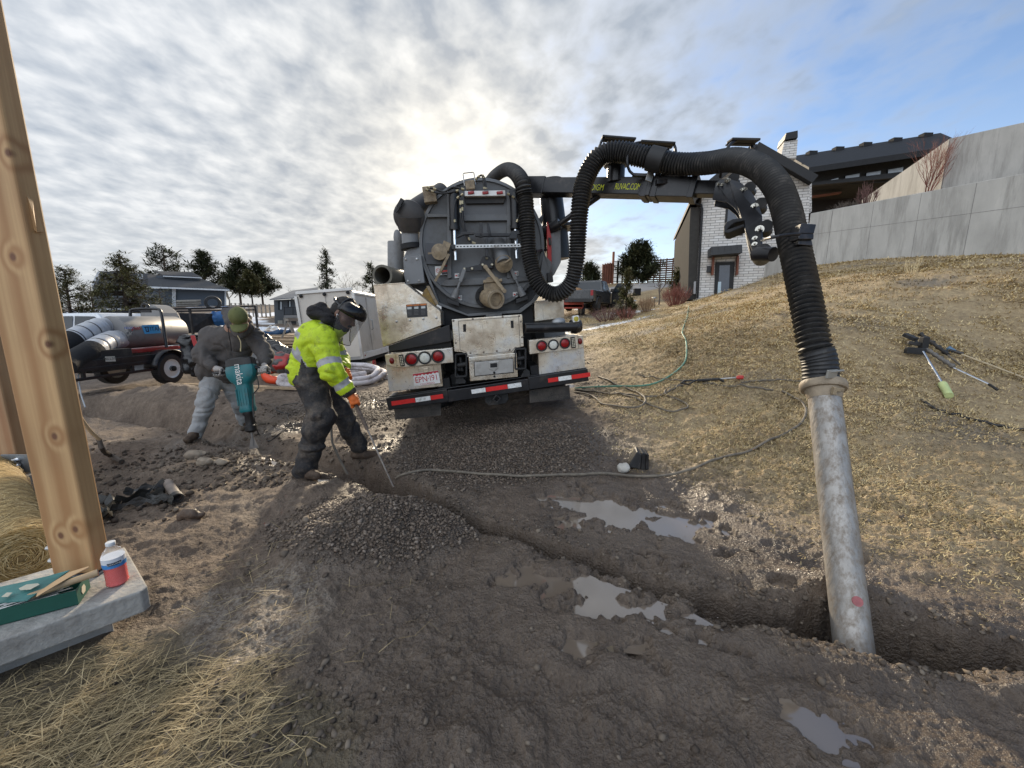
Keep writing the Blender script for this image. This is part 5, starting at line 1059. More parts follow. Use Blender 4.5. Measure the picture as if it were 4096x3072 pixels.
# bib trousers
tr = [('c', pel - lat * .08 + np.array((0, 0, .08)), rh, .165, .15), ('c', pel + lat * .08 + np.array((0, 0, .08)), lh, .165, .15), ('c', rh, rk, .148, .122), ('c', rk, ra + (ra - rk) * .02, .118, .105), ('c', lh, lk_, .142, .115), ('c', lk_, la, .112, .10), ('c', che - (che - pel) * .4, pel, .15, .16)]
skin_mesh('bib_trousers', tr, .012, bibm, w2, .045, .018, 10, 5)
# jacket
hem = pel + (che - pel) * .16
jk = [('c', che - lat * .09, hem - lat * .085, .172, .178), ('c', che + lat * .09, hem + lat * .085, .172, .178), ('c', nek + (che - nek) * .25, che, .11, .165), ('c', che, rs, .15, .118), ('c', che, ls, .15, .118), ('c', rs, re, .122, .105), ('c', re, rw + (re - rw) * .12, .102, .072), ('c', ls, le, .118, .098), ('c', le, lw + (le - lw) * .1, .095, .07),
      ('c', nek + np.array((-.02, 0, -.05)), nek + np.array((.09, -.02, -.10)), .085, .07)]
def jcls(P):
    m = np.zeros(len(P)); da1, ta1 = segd(P, rs, re); da2, ta2 = segd(P, re, rw); db1, tb1 = segd(P, ls, le); db2, tb2 = segd(P, le, lw); dt, tt = segd(P, che, hem)
    dt = dt - .17; arm = np.minimum(np.minimum(da1 - .11, da2 - .09), np.minimum(db1 - .11, db2 - .09)); onarm = arm < dt + .015
    ax = nrm_(che - hem); fw = np.cross(lat, ax); fw = fw if fw[0] > 0 else -fw; s = (P - hem) @ ax; fr = (P - hem) @ fw; lt = (P - hem) @ lat; Lt = np.linalg.norm(che - hem)
    ln1 = s + .42 * fr                                  # sloping shoulder band and waist band
    m[(~onarm) & (np.abs(ln1 - (Lt * .86)) < .030)] = 1
    m[(~onarm) & (np.abs(s + .50 * fr - Lt * .36) < .030)] = 1
    m[(~onarm) & (np.abs(fr + .08 - .1 * s) < .028) & (lt < 0) & (ln1 < Lt * .86) & (s + .5 * fr > Lt * .36) & (fr < 0.02)] = 1
    m[(~onarm) & (np.abs(np.abs(lt) - .11) < .026) & (fr > .02) & (ln1 > Lt * .3)] = 1
    m[(~onarm) & (s + 1.35 * fr < Lt * .36) & (fr > -.02) & (s < Lt * .42)] = 2
    m[(~onarm) & (fr > .10) & (s < Lt * .62)] = 2
    m[onarm & (da1 - .11 < da2 - .09) & (np.abs(ta1 - .80) < .10)] = 1; m[onarm & (da2 - .09 <= da1 - .11) & (np.abs(ta2 - .60) < .11)] = 1; m[onarm & (db1 - .11 < arm + .002) & (np.abs(tb1 - .80) < .10)] = 1
    m[onarm & (da2 - .09 <= arm + .002) & (ta2 > .93)] = 2
    return m
skin_mesh('jacket', jk, .0085, [hivis, silver, bibm], w2, .04, .012, 12, 9, jcls)
# hood, hair, beard
hd = [('c', c_(1160, 205, 3.56), c_(1150, 205, 3.74), .062, .062), ('c', c_(1160, 205, 3.56), c_(1262, 262, 3.53), .058, .045), ('c', c_(1150, 205, 3.74), c_(1262, 262, 3.77), .058, .045), ('c', c_(1215, 160, 3.65), c_(1150, 210, 3.65), .05, .06), ('c', c_(1262, 250, 3.65), nek + np.array((.02, 0, .0)), .088, .085), ('c', c_(1262, 262, 3.53), c_(1360, 330, 3.60), .045, .04), ('c', c_(1262, 262, 3.77), c_(1360, 330, 3.70), .045, .04), ('c', c_(1255, 240, 3.65), hg(-.035, 0, -.07), .085, .075)]
skin_mesh('hood', hd, .009, hood, w2, .03, .010, 16, 13)
f_, l_, u_ = hax; HA = np.stack([f_, l_, u_])
skin_mesh('hair', [('e', hg(-.012, 0, .035), [.100 * HS, .081 * HS, .103 * HS], HA), ('e', hg(-.05, 0, -.01), [.065 * HS, .074 * HS, .08 * HS], HA), ('e', hg(.10, 0, -.03), [.075 * HS, .09 * HS, .085 * HS], HA, None, -1, .01)], .007, hairm, w2, .02, .004, 40, 17)
skin_mesh('beard', [('e', hg(.035, 0, -.092), [.064 * HS, .060 * HS, .048 * HS], HA), ('c', hg(.068, .02, -.108), hg(.068, -.02, -.108), .027 * HS, .027 * HS), ('c', hg(.095, .02, -.062), hg(.095, -.02, -.062), .009 * HS, .009 * HS), ('c', hg(0, .066, -.05), hg(.05, .045, -.10), .018, .022), ('c', hg(0, -.066, -.05), hg(.05, -.045, -.10), .018, .022), ('e', hg(.092, 0, -.077), [.02, .022, .012], HA, None, -1, .006)], .006, hairm, w2, .015)
m = MB(); q = Vector(hg(.004, -.088, -.02)); m.cyl(q, q + Vector(-u_) * .032 + Vector(f_) * .006, .006, n=10); m.ell(q, (.010, .009, .011)); m.build('earbud', pbr('white_plastic', (.75, .75, .75), .35, var=.03), w2, True, smooth=True)
# face shield: head band, brow guard, clear visor
plast = pbr('black_glossy_plastic', (.012, .012, .013), .22, var=.2)
def arcpt(r_, th, u, fo=0.0): return Vector(hg(fo + r_ * math.cos(R(th)), r_ * .86 * math.sin(R(th)), u))
m = MB(); m.tube([arcpt(.112, k * 10, .055 - .012 * math.cos(R(k * 10)), -.008) for k in range(36)], .0125, 8, closed=True); m.tube([Vector(hg(-.008 + .112 * math.cos(R(k)) * 0, .098 * math.cos(R(k)), .055 + .078 * math.sin(R(k)))) for k in range(0, 181, 15)], .010, 8); 
for s in (-1, 1): m.lathe(hg(.0, .10 * s, .05), l_ * s, [(.026, -.01), (.026, .012), (.012, .016)], 14)
sh = m.build('face_shield', plast, w2, True, smooth=True)
m = MB(); rows = []
for (r_, u, fo) in ((.075, .125, .03), (.115, .115, .02), (.145, .09, .012), (.160, .058, .008), (.162, .030, .006)): rows.append([arcpt(r_, th, u, fo) for th in range(-90, 91, 9)])
n = len(rows[0]); m.add([v for r_ in rows for v in r_], [(i * n + j, i * n + j + 1, (i + 1) * n + j + 1, (i + 1) * n + j) for i in range(len(rows) - 1) for j in range(n - 1)])
o_ = m.build('brow_guard', plast, sh, True, smooth=True); q_ = o_.modifiers.new('solid', 'SOLIDIFY'); q_.thickness = .004
visor = bpy.data.materials.new('smoked_clear_visor'); visor.use_nodes = True; b_ = visor.node_tree.nodes['Principled BSDF']; b_.inputs['Base Color'].default_value = (.10, .10, .11, 1); b_.inputs['Roughness'].default_value = .12; b_.inputs['Alpha'].default_value = .38
m = MB(); rows = []
for i, u in enumerate((.035, .0, -.05, -.10, -.15, -.185)):
    w_ = (82, 82, 80, 76, 68, 52)[i]; rows.append([arcpt(.160, th, u - .018 * (i == 5) * math.cos(R(th)), .006) for th in np.linspace(-w_, w_, 21)])
n = 21; m.add([v for r_ in rows for v in r_], [(i * n + j, i * n + j + 1, (i + 1) * n + j + 1, (i + 1) * n + j) for i in range(len(rows) - 1) for j in range(n - 1)]); m.build('visor', visor, sh, True, smooth=True)
m = MB(); e0 = [r_[0] for r_ in rows]; e1 = [r_[-1] for r_ in rows]; m.tube(e0 + rows[-1][1:-1] + e1[::-1], .0035, 6); m.build('visor_edging', plast, sh, True, smooth=True)
# gloves and boots
gax = nrm_(lz1 - lz0)
skin_mesh('glove', hand_prims(lz1, gax, rw, .016, 1, 1.12), .0048, orange, w2, .01); skin_mesh('glove', hand_prims(lz0, gax, lw, .016, -1, 1.12), .0048, orange, w2, .01)
m = MB(); d_ = Vector(rw - re).normalized(); m.tube([Vector(rw) - d_ * .045, Vector(rw) + d_ * .01], [.058, .046], 16); m.build('cuff', hood, w2, True, smooth=True)
def boot(par, an, toe, r_=.06, mat=bootm):
    an = np.array(an); d = np.array(toe, float); d[2] = 0; d = nrm_(d); z = h1(an[0], an[1]); b = np.array((an[0], an[1], max(z, an[2] - .14) + .035))
    return skin_mesh('boot', [('c', an + np.array((0, 0, .03)), b - d * .02 + np.array((0, 0, .03)), .072, .062), ('c', b - d * .045, b + d * .10, .050, .048), ('c', b + d * .06, b + d * .16, .050, .045)], .009, mat, par, .03, .006, 20, 21)
boot(w2, ra, (.9, -.45, 0)); boot(w2, la, (1, .1, 0))
# jetting lance held in both hands
lance = thing('jetting_lance', 'muddy steel lance held by the hi-vis worker, its tip in the trench', 'lance', Vector(ltip))
A0 = Vector(lz0 - gax * .10); m = MB(); m.cyl(A0, lz1, .016, n=12); m.cyl(lz1, Vector(lz1).lerp(Vector(ltip), .33), .019, .016, n=12); mudm = pbr('caked_mud', (.13, .10, .08), .85, var=.35, scale=25, bump=.5); m.build('grip_sleeve', mudm, lance, True, smooth=True)
m = MB(); m.cyl(Vector(lz1).lerp(Vector(ltip), .30), ltip, .0085, .007, n=10); m.build('lance_rod', pbr('muddy_steel_rod', (.33, .29, .25), .5, .4, var=.3, scale=30, dirt=(.14, .11, .09), dirt_amt=.6, dirt_scale=14), lance, True, smooth=True)
# ------------------------------------------------------------------ worker with the breaker
jack = pbr('charcoal_hoodie', (.075, .069, .066), .9, var=.15, scale=10, bump=.35, bscale=60); jeans = pbr('faded_grey_jeans', (.30, .31, .315), .85, var=.16, scale=5, bump=.3, bscale=80, dirt=(.20, .19, .175), dirt_amt=.4, dirt_scale=4)
capm = pbr('olive_cap', (.115, .125, .045), .85, var=.15, scale=12, bump=.2); glv = pbr('grey_white_work_glove', (.36, .34, .32), .75, var=.2, scale=14, dirt=(.12, .11, .10), dirt_amt=.4, dirt_scale=16)
pel = c_(372, 715, 4.98); che = c_(455, 440, 4.86); nek = c_(510, 285, 4.76); lat = nrm_((1, .12, 0))
rh = c_(322, 745, 4.95); lh = c_(428, 745, 5.02); rk = c_(252, 965, 4.78); ra = c_(168, 1225, 4.73); lk_ = c_(530, 945, 5.15); la = c_(578, 1120, 5.35)
rs = c_(305, 395, 4.86); re = c_(228, 560, 4.74); rw = c_(322, 668, 4.60); ls = c_(648, 405, 4.90); le = c_(752, 560, 4.84); lw = c_(738, 640, 4.70)
hc = c_(538, 268, 4.62); hf = nrm_((.30, -.62, -.62)); hu = nrm_((.20, -.62, .60))
HS = 1.12; hp, hg, hax = head_prims(hc, hf, hu, HS); f_, l_, u_ = hax; HA = np.stack([f_, l_, u_])
ga = c_(362, 708, 4.57); gb = c_(738, 690, 4.60)
body = list(hp) + [('c', hg(-.03, 0, -.07), nek, .06, .07), ('c', nek, che, .085, .13), ('c', che - lat * .10, pel - lat * .06, .13, .12), ('c', che + lat * .10, pel + lat * .06, .13, .12), ('c', che, rs, .09, .065), ('c', che, ls, .09, .065), ('c', rs, re, .062, .05), ('c', re, rw, .048, .034), ('c', ls, le, .062, .05), ('c', le, lw, .048, .034), ('c', rw, ga + np.array((-.02, .03, .02)), .03, .028), ('c', lw, gb + np.array((0, .03, .02)), .03, .028),
    ('c', rh, rk, .085, .06), ('c', rk, ra, .055, .04), ('c', lh, lk_, .085, .06), ('c', lk_, la, .055, .04)]
w1 = skin_mesh('person', body, .0095, skin, None, .03)
tag(w1, 'person in grey hooded jacket, faded jeans and olive cap, holding an electric breaker', 'person')
skin_mesh('jeans', [('c', pel - lat * .07 + np.array((0, 0, .05)), rh, .14, .125), ('c', pel + lat * .07 + np.array((0, 0, .05)), lh, .14, .125), ('c', rh, rk, .122, .098), ('c', rk, ra + (ra - rk) * .04, .096, .078), ('c', lh, lk_, .118, .095), ('c', lk_, la + (la - lk_) * .04, .092, .076)], .010, jeans, w1, .035, .014, 13, 25)
hem = pel + (che - pel) * .10
jk = [('c', che - lat * .13, hem - lat * .11, .17, .175), ('c', che + lat * .13, hem + lat * .10, .17, .175), ('c', nek + (che - nek) * .2, che, .10, .16), ('c', che, rs, .15, .115), ('c', che, ls, .15, .112), ('c', rs, re, .118, .108), ('c', re, rw + (re - rw) * .1, .104, .066), ('c', ls, le, .112, .096), ('c', le, lw + (le - lw) * .1, .094, .062)]
skin_mesh('jacket', jk, .0095, jack, w1, .045, .012, 11, 29)
skin_mesh('hood', [('c', c_(425, 205, 4.86), c_(485, 195, 4.92), .052, .055), ('c', c_(425, 205, 4.86), c_(442, 290, 4.70), .050, .040), ('c', c_(485, 195, 4.92), c_(600, 250, 4.86), .055, .045), ('c', c_(600, 250, 4.86), c_(625, 330, 4.72), .045, .035), ('c', c_(442, 290, 4.70), c_(520, 400, 4.63), .038, .028), ('c', c_(625, 330, 4.72), c_(545, 420, 4.63), .032, .025), ('c', c_(480, 230, 4.86), nek, .085, .09)], .009, jack, w1, .03, .008, 15, 33)
m = MB(); q, _ = spline([c_(520, 400, 4.60), c_(545, 450, 4.585), c_(546, 520, 4.58)], 12); m.tube(q, .006, 6); m.cyl(c_(545, 505, 4.572), c_(545, 530, 4.572), .008, n=8); m.build('zip', pbr('brass_zip', (.35, .30, .18), .4, .6), w1, True)
m = MB(); q, _ = spline([c_(438, 300, 4.66), c_(446, 380, 4.62), c_(462, 470, 4.66), c_(468, 530, 4.68)], 14); m.tube(q, .005, 6); m.build('drawstring', hood, w1, True)
skin_mesh('hair', [('e', hg(-.02, 0, .005), [.095 * HS, .080 * HS, .085 * HS], HA), ('e', hg(.10, 0, -.03), [.075 * HS, .09 * HS, .11 * HS], HA, None, -1, .01)], .008, hairm, w1, .02)
# baseball cap: crown + brim
cr = skin_mesh('cap', [('e', hg(-.002, 0, .052), [.110 * HS, .090 * HS, .092 * HS], HA), ('e', hg(.0, 0, -.09), [.14 * HS, .13 * HS, .115 * HS], HA, None, -1, .008)], .006, capm, w1, .01, .0018, 20, 37)
m = MB(); rows = []
for k in range(5):
    s_ = k / 4; rows.append([Vector(hg(.075 + .105 * s_ * math.cos(R(th)) ** .8 + .025 * math.cos(R(th)), (.080 - .006 * s_) * math.sin(R(th)), .030 - .020 * s_ - .018 * math.sin(R(th)) ** 2)) for th in np.linspace(-82, 82, 17)])
m.add([v for r_ in rows for v in r_], [(i * 17 + j, i * 17 + j + 1, (i + 1) * 17 + j + 1, (i + 1) * 17 + j) for i in range(4) for j in range(16)]); o_ = m.build('cap_brim', capm, cr, True, smooth=True); q_ = o_.modifiers.new('solid', 'SOLIDIFY'); q_.thickness = .005
m = MB(); m.ell(hg(-.002, 0, .142 * 1.0), (.009, .009, .006)); m.build('cap_button', capm, cr, True, smooth=True)
boot(w1, ra, (.25, -1, 0)); boot(w1, la, (.95, -.35, 0))
# the breaker
JT = Vector(c_(540, 585, 4.56)); JB = Vector(c_(657, 1335, 4.56)); jd = (JB - JT).normalized(); jl = (JB - JT).length; jx = (Vector((1, .05, 0)) - jd * Vector((1, .05, 0)).dot(jd)).normalized(); jy = jd.cross(jx)
brk = thing('electric_breaker', 'teal and black electric breaker hammer held upright by the worker in the cap', 'breaker', JB)
JM = Matrix(((jx.x, jy.x, -jd.x, JT.x), (jx.y, jy.y, -jd.y, JT.y), (jx.z, jy.z, -jd.z, JT.z), (0, 0, 0, 1)))
def jp(x, y, s): return JT + jx * x + jy * y + jd * (s * jl)
teal = pbr('teal_plastic', (.008, .135, .155), .35, var=.12, scale=8, dirt=(.06, .10, .10), dirt_amt=.3, dirt_scale=9)
def loft(m, secs, n=20, pw=4):
    vs = []; fs = []
    for (s, hx, hy, ox) in secs:
        for j in range(n):
            a = 2 * math.pi * j / n; cx, sy = math.cos(a), math.sin(a); r_ = (abs(cx) ** pw + abs(sy) ** pw) ** (-1 / pw); vs.append(jp(ox + cx * r_ * hx, sy * r_ * hy, s))
    for i in range(len(secs) - 1):
        for j in range(n): fs.append((i * n + j, i * n + (j + 1) % n, (i + 1) * n + (j + 1) % n, (i + 1) * n + j))
    fs += [tuple(range(n))[::-1], tuple((len(secs) - 1) * n + j for j in range(n))]; m.add(vs, fs)
m = MB(); loft(m, [(.085, .155, .075, 0), (.12, .165, .085, 0), (.19, .160, .085, 0), (.25, .125, .08, 0), (.285, .082, .072, 0), (.30, .078, .07, 0), (.53, .070, .066, 0), (.57, .078, .074, 0), (.595, .070, .066, 0)]); m.build('breaker_housing', teal, brk, True, smooth=True)
m = MB(); loft(m, [(.0, .12, .06, 0), (.015, .150, .075, 0), (.085, .158, .078, 0)]); loft(m, [(.595, .058, .058, 0), (.62, .058, .058, 0), (.64, .045, .045, 0), (.74, .045, .045, 0), (.75, .06, .06, 0), (.80, .058, .058, 0), (.82, .03, .03, 0)], pw=2.4); m.build('motor_cap', pbr('black_ribbed_plastic', (.014, .014, .015), .45, var=.2), brk, True, smooth=True)
m = MB()
for k in range(5): m.bar(jp(-.062 + .031 * k, .067, .34), jp(-.062 + .031 * k, .066, .52), .008, .010, jy)
m.build('housing_rib', teal, brk, True)
for s, tip in ((-1, ga), (1, gb)):
    m = MB(); a = jp(.15 * s, 0, .12); b = Vector(tip); m.cyl(a, a.lerp(b, .55), .028, .022); m.cyl(a.lerp(b, .45), b + (b - a).normalized() * .07, .019, .021); m.build('side_handle', plast, brk, True, smooth=True)
m = MB(); m.cyl(jp(0, 0, .81), jp(0, 0, .90), .015, n=12); m.prism([jp(-.016, 0, .88), jp(.016, 0, .88), jp(.055, 0, 1.0), jp(-.055, 0, 1.0)], jy * .008); m.cyl(jp(0, .004, .87), jp(0, .004, .97), .013, n=10); m.build('spade_chisel', pbr('dull_chisel_steel', (.20, .19, .18), .55, .6, var=.2, scale=12, dirt=(.13, .11, .09), dirt_amt=.5), brk, True, smooth=True)
o_ = text('breaker_lettering', 'makita', whitep, .115, Matrix.Translation(jp(.012, .0875, .19)) @ frame((0, 0, 0), jd, jx), None, .0008); o_.matrix_basis = wm(brk).inverted() @ o_.matrix_basis; o_.parent = brk
o_.matrix_basis = wm(brk).inverted() @ (Matrix.Translation(jp(.012, .089, .185)) @ frame((0, 0, 0), jd, jx)) @ Matrix.Diagonal((.8, 1, 1, 1))
cord = [jp(.155, 0, .17), jp(.16, 0, .35), c_(650, 880, 4.52), c_(645, 1000, 4.5), c_(665, 1120, 4.5), G('C', 700, 1230, .012), G('C', 780, 1280, .012), G('C', 860, 1245, .012), G('C', 930, 1190, .012), G('C', 985, 1170, .012), G('C', 935, 1100, .012), G('C', 945, 1060, .012), G('C', 880, 1050, .012), G('C', 835, 1020, .012), G('C', 880, 975, .012), G('C', 1020, 955, .012)]
m = MB(); q, _ = spline(cord, 90); m.tube(q, .0065, 8); m.build('power_cord', rubber, brk, True, smooth=True)
sa_ = nrm_(np.array(jx)); 
skin_mesh('glove', hand_prims(ga, sa_, rw, .020, 1, 1.1), .0052, glv, w1, .01); skin_mesh('glove', hand_prims(gb, sa_, lw, .020, -1, 1.1), .0052, glv, w1, .01)
# ================================================================== LEFT BACKGROUND
def lumpy(name, prims, res, mat, parent=None, k=.06, fold=.03, ff=8, seed=1): return skin_mesh(name, prims, res, mat, parent, k, fold, ff, seed)
def bx(name, c, size, mat, parent=None, rot=None, bevel=.006, world=True):
    m = MB(); m.box(c, size, rot); return m.build(name, mat, parent, world and parent is not None, bevel=bevel)
# ------------------------------------------------------------------ ground thawing heater on its trailer
HX = -8.28
ht = thing('heater_trailer', 'black trailer carrying a grey cylindrical ground heater with two silver air ducts', 'trailer', (HX, 8.6, 0))
hgrey = pbr('heater_grey_paint', (.20, .195, .19), .5, var=.08, scale=3, dirt=(.14, .13, .12), dirt_amt=.35)
zc = 1.19; m = MB(); m.lathe((HX, 8.02, zc), (0, 1, 0), [(.30, 0), (.345, .01), (.345, 1.50), (.33, 1.52), (.05, 1.53)], 36)
hd_ = m.build('heater_drum', hgrey, ht, True, smooth=True)
m = MB(); m.prism([at('HC', x, y, 9.15) for x, y in ((1335, 420), (1332, 200), (1365, 140), (1410, 98), (1480, 66), (1545, 85), (1600, 125), (1660, 190), (1705, 280), (1735, 390), (1742, 520), (1335, 520))], (.0, .42, 0)); m.prism([at('HC', x, y, 9.25) for x, y in ((1735, 410), (1740, 520), (1335, 520), (1335, 410))], (0, .3, -.1)); m.build('blower_housing', hgrey, ht, True, bevel=.008)
m = MB(); q = [at('HC', x, y, 8.62) for x, y in ((1185, 270), (1187, 175), (1215, 142), (1400, 128), (1590, 135), (1635, 175), (1660, 300), (1690, 500), (1720, 700))]; q, _ = spline(q, 40); m.tube(q, .03, 10); m.build('roll_bar', black, ht, True, smooth=True)
m = MB(); c = at('HC', 1402, 98, 8.62); m.pipe(c - Vector((0, .02, 0)), c + Vector((0, .02, 0)), .085, .045, 20); m.box(c - Vector((0, 0, .1)), (.24, .03, .06)); m.build('lifting_eye', black, ht, True, bevel=.004)
sild = pbr('silver_duct_fabric', (.46, .47, .49), .45, .3, var=.12, scale=7, bump=.4, bscale=12)
blk = pbr('black_fabric', (.012, .012, .013), .85, var=.3, bump=.4)
for pts, cut in (([(850, 390, 8.0), (740, 400, 7.85), (560, 470, 7.6), (360, 570, 7.35), (200, 670, 7.15), (120, 740, 7.0)], .66), ([(1010, 585, 8.0), (930, 590, 7.8), (760, 660, 7.45), (560, 780, 7.1), (330, 900, 6.8), (230, 990, 6.6)], .55)):
    q, ln = spline([at('HC', *p) for p in pts], 60); n = int(60 * cut)
    m = MB(); m.tube(q[:n], [.185 - .012 * (i % 9 == 0) + .008 * math.sin(i * .9) * (i < 16) for i in range(n)], 22); d_ = m.build('air_duct', sild, ht, True, smooth=True)
    m = MB(); m.tube(q[n - 1:], [.188 * (1 - .25 * (i / (60 - n)) ** 2) for i in range(61 - n)], 22); m.build('duct_sleeve', blk, d_, True, smooth=True)
    m = MB()
    for i in range(9, n, 9): m.tube(q[i - 1:i + 2], .181, 22, cap=False)
    m.build('duct_hoop', pbr('dark_hoop', (.06, .06, .065), .5), d_, True, smooth=True)
m = MB(); m.box((HX, 8.3, .58), (1.3, 3.3, .07)); m.bar((HX - .5, 6.6, .5), (HX, 5.5, .45), .08, .08); m.bar((HX + .5, 6.6, .5), (HX, 5.5, .45), .08, .08)
for sx in (-.62, .62): m.box((HX + sx, 8.3, .66), (.05, 3.3, .16)); m.box((HX + sx, 8.3, .42), (.06, 3.3, .05)); [m.box((HX + sx, yy, .52), (.05, .05, .22)) for yy in (6.8, 7.7, 8.3)]
m.build('trailer_frame', black, ht, True, bevel=.006)
bx('fuel_box', (HX + .25, 7.35, .70), (.75, .8, .40), blackmatte, ht); m = MB(); m.box((HX + .1, 8.7, .80), (.7, 1.4, .05)); m.box((HX + .43, 8.45, .82), (.05, 1.2, .07)); m.build('red_skid', redp, ht, True, bevel=.004)
wc = Vector((HX + .62, 8.5, .39)); wh = wheel(ht, wm(ht).inverted() @ wc, .335, .2, 'wheel', whitep); wheel(ht, wm(ht).inverted() @ Vector((HX - .62, 8.5, .39)), .335, .2, 'wheel', whitep)
m = MB(); m.lathe(wc + Vector((.02, 0, 0)), (1, 0, 0), [(.20, .045), (.06, .055), (.06, .10), (.04, .12)], 20); ro = m.build('wheel_disc', whitep, wh, True, smooth=True); m = MB(); m.lathe(wc + Vector((.09, 0, 0)), (1, 0, 0), [(.062, 0), (.058, .06), (.03, .07)], 16)
for k in range(8): a = k * math.pi / 4; m.lathe(wc + Vector((.06, math.cos(a) * .145, math.sin(a) * .145)), (1, 0, 0), [(.022, 0), (.02, .007)], 10)
m.build('hub', darkvoid, wh, True)
m = MB(); arc = [wc + Vector((0, math.cos(R(a)) * .43, math.sin(R(a)) * .42)) for a in range(5, 180, 14)]
vs = []; 
for p in arc: vs += [p + Vector((-.13, 0, 0)), p + Vector((.15, 0, 0))]
m.add(vs, [(2 * i, 2 * i + 1, 2 * i + 3, 2 * i + 2) for i in range(len(arc) - 1)]); o_ = m.build('fender', black, ht, True, smooth=True); q_ = o_.modifiers.new('s', 'SOLIDIFY'); q_.thickness = .012
def side_pt(x, y, xp): return on_plane('HC', x, y, (xp, 0, 0), Vector((1, 0, 0)))
def sign(name, quad, mat, xp=HX + .352, par=None):
    m = MB(); m.prism([side_pt(x, y, xp) for x, y in quad], (-.003, 0, 0)); return m.build(name, mat, par or hd_, True)
def stext(name, s, x, y, size, mat, xp, par, sx=1.0, shear=0):
    p = side_pt(x, y, xp); M_ = Matrix.Translation(p) @ Matrix(((0, 0, 1, 0), (1, 0, 0, 0), (0, 1, 0, 0), (0, 0, 0, 1))); o = text(name, s, mat, size, M_, None, .0006, sx=sx); o.matrix_basis = wm(par).inverted() @ o.matrix_basis; o.parent = par; o.data.shear = shear; return o
sg = sign('blue_sign', [(1350, 372), (1602, 360), (1636, 488), (1398, 502)], pbr('sky_blue_vinyl', (.05, .33, .62), .4, var=.04)); ink = pbr('navy_ink', (.012, .02, .05), .5)
stext('sign_lettering', 'TITAN', 1540, 428, .13, ink, HX + .354, sg, .95)
m = MB()
for q in ([(1380, 398), (1450, 392), (1452, 404), (1394, 410)], [(1404, 410), (1416, 409), (1428, 458), (1414, 458)], [(1438, 400), (1450, 400), (1460, 468), (1447, 468)], [(1414, 456), (1462, 454), (1464, 470), (1420, 472)]): m.prism([side_pt(x, y, HX + .3535) for x, y in q], (-.002, 0, 0))
m.build('sign_emblem', ink, sg, True)
f_s = sign('maker_badge', [(1108, 400), (1236, 392), (1240, 424), (1112, 434)], whitep); stext('badge_lettering', 'FROST', 1174, 414, .060, pbr('blue_ink', (.03, .06, .35), .5), HX + .354, f_s, 1.25)
m = MB(); m.tube([side_pt(x, y, HX + .353) for x, y in ((1210, 455), (1228, 400), (1250, 395), (1235, 430), (1262, 410), (1268, 428), (1290, 402), (1298, 428), (1322, 398), (1330, 425), (1350, 420))], .006, 6); m.tube([side_pt(x, y, HX + .353) for x, y in ((1240, 440), (1345, 428))], .005, 6); m.build('red_script', redp, hd_, True)
n_s = sign('number_label', [(1140, 474), (1206, 470), (1210, 516), (1146, 520)], pbr('label_ivory', (.6, .58, .5), .5)); stext('number_lettering', '85', 1175, 494, .085, ink, HX + .354, n_s, 1.5)
p_s = sign('maker_plate', [(812, 834), (955, 828), (972, 905), (822, 910)], pbr('plate_cream', (.55, .53, .46), .5), HX + .66, ht); stext('plate_lettering', 'MILLSO', 888, 866, .07, pbr('faded_black_ink', (.08, .08, .07), .6), HX + .662, p_s, 1.1)
m = MB(); q, _ = spline([side_pt(420, 1080, HX + .5), side_pt(470, 1045, HX + .5), side_pt(690, 1025, HX + .5), side_pt(560, 1060, HX + .5), side_pt(430, 1085, HX + .55), side_pt(425, 1200, HX + .56), side_pt(460, 1400, HX + .7), side_pt(520, 1580, HX + 1.0)], 40); m.tube(q, .010, 8); m.build('drain_hose', pbr('clear_grey_hose', (.40, .42, .43), .4), ht, True, smooth=True)
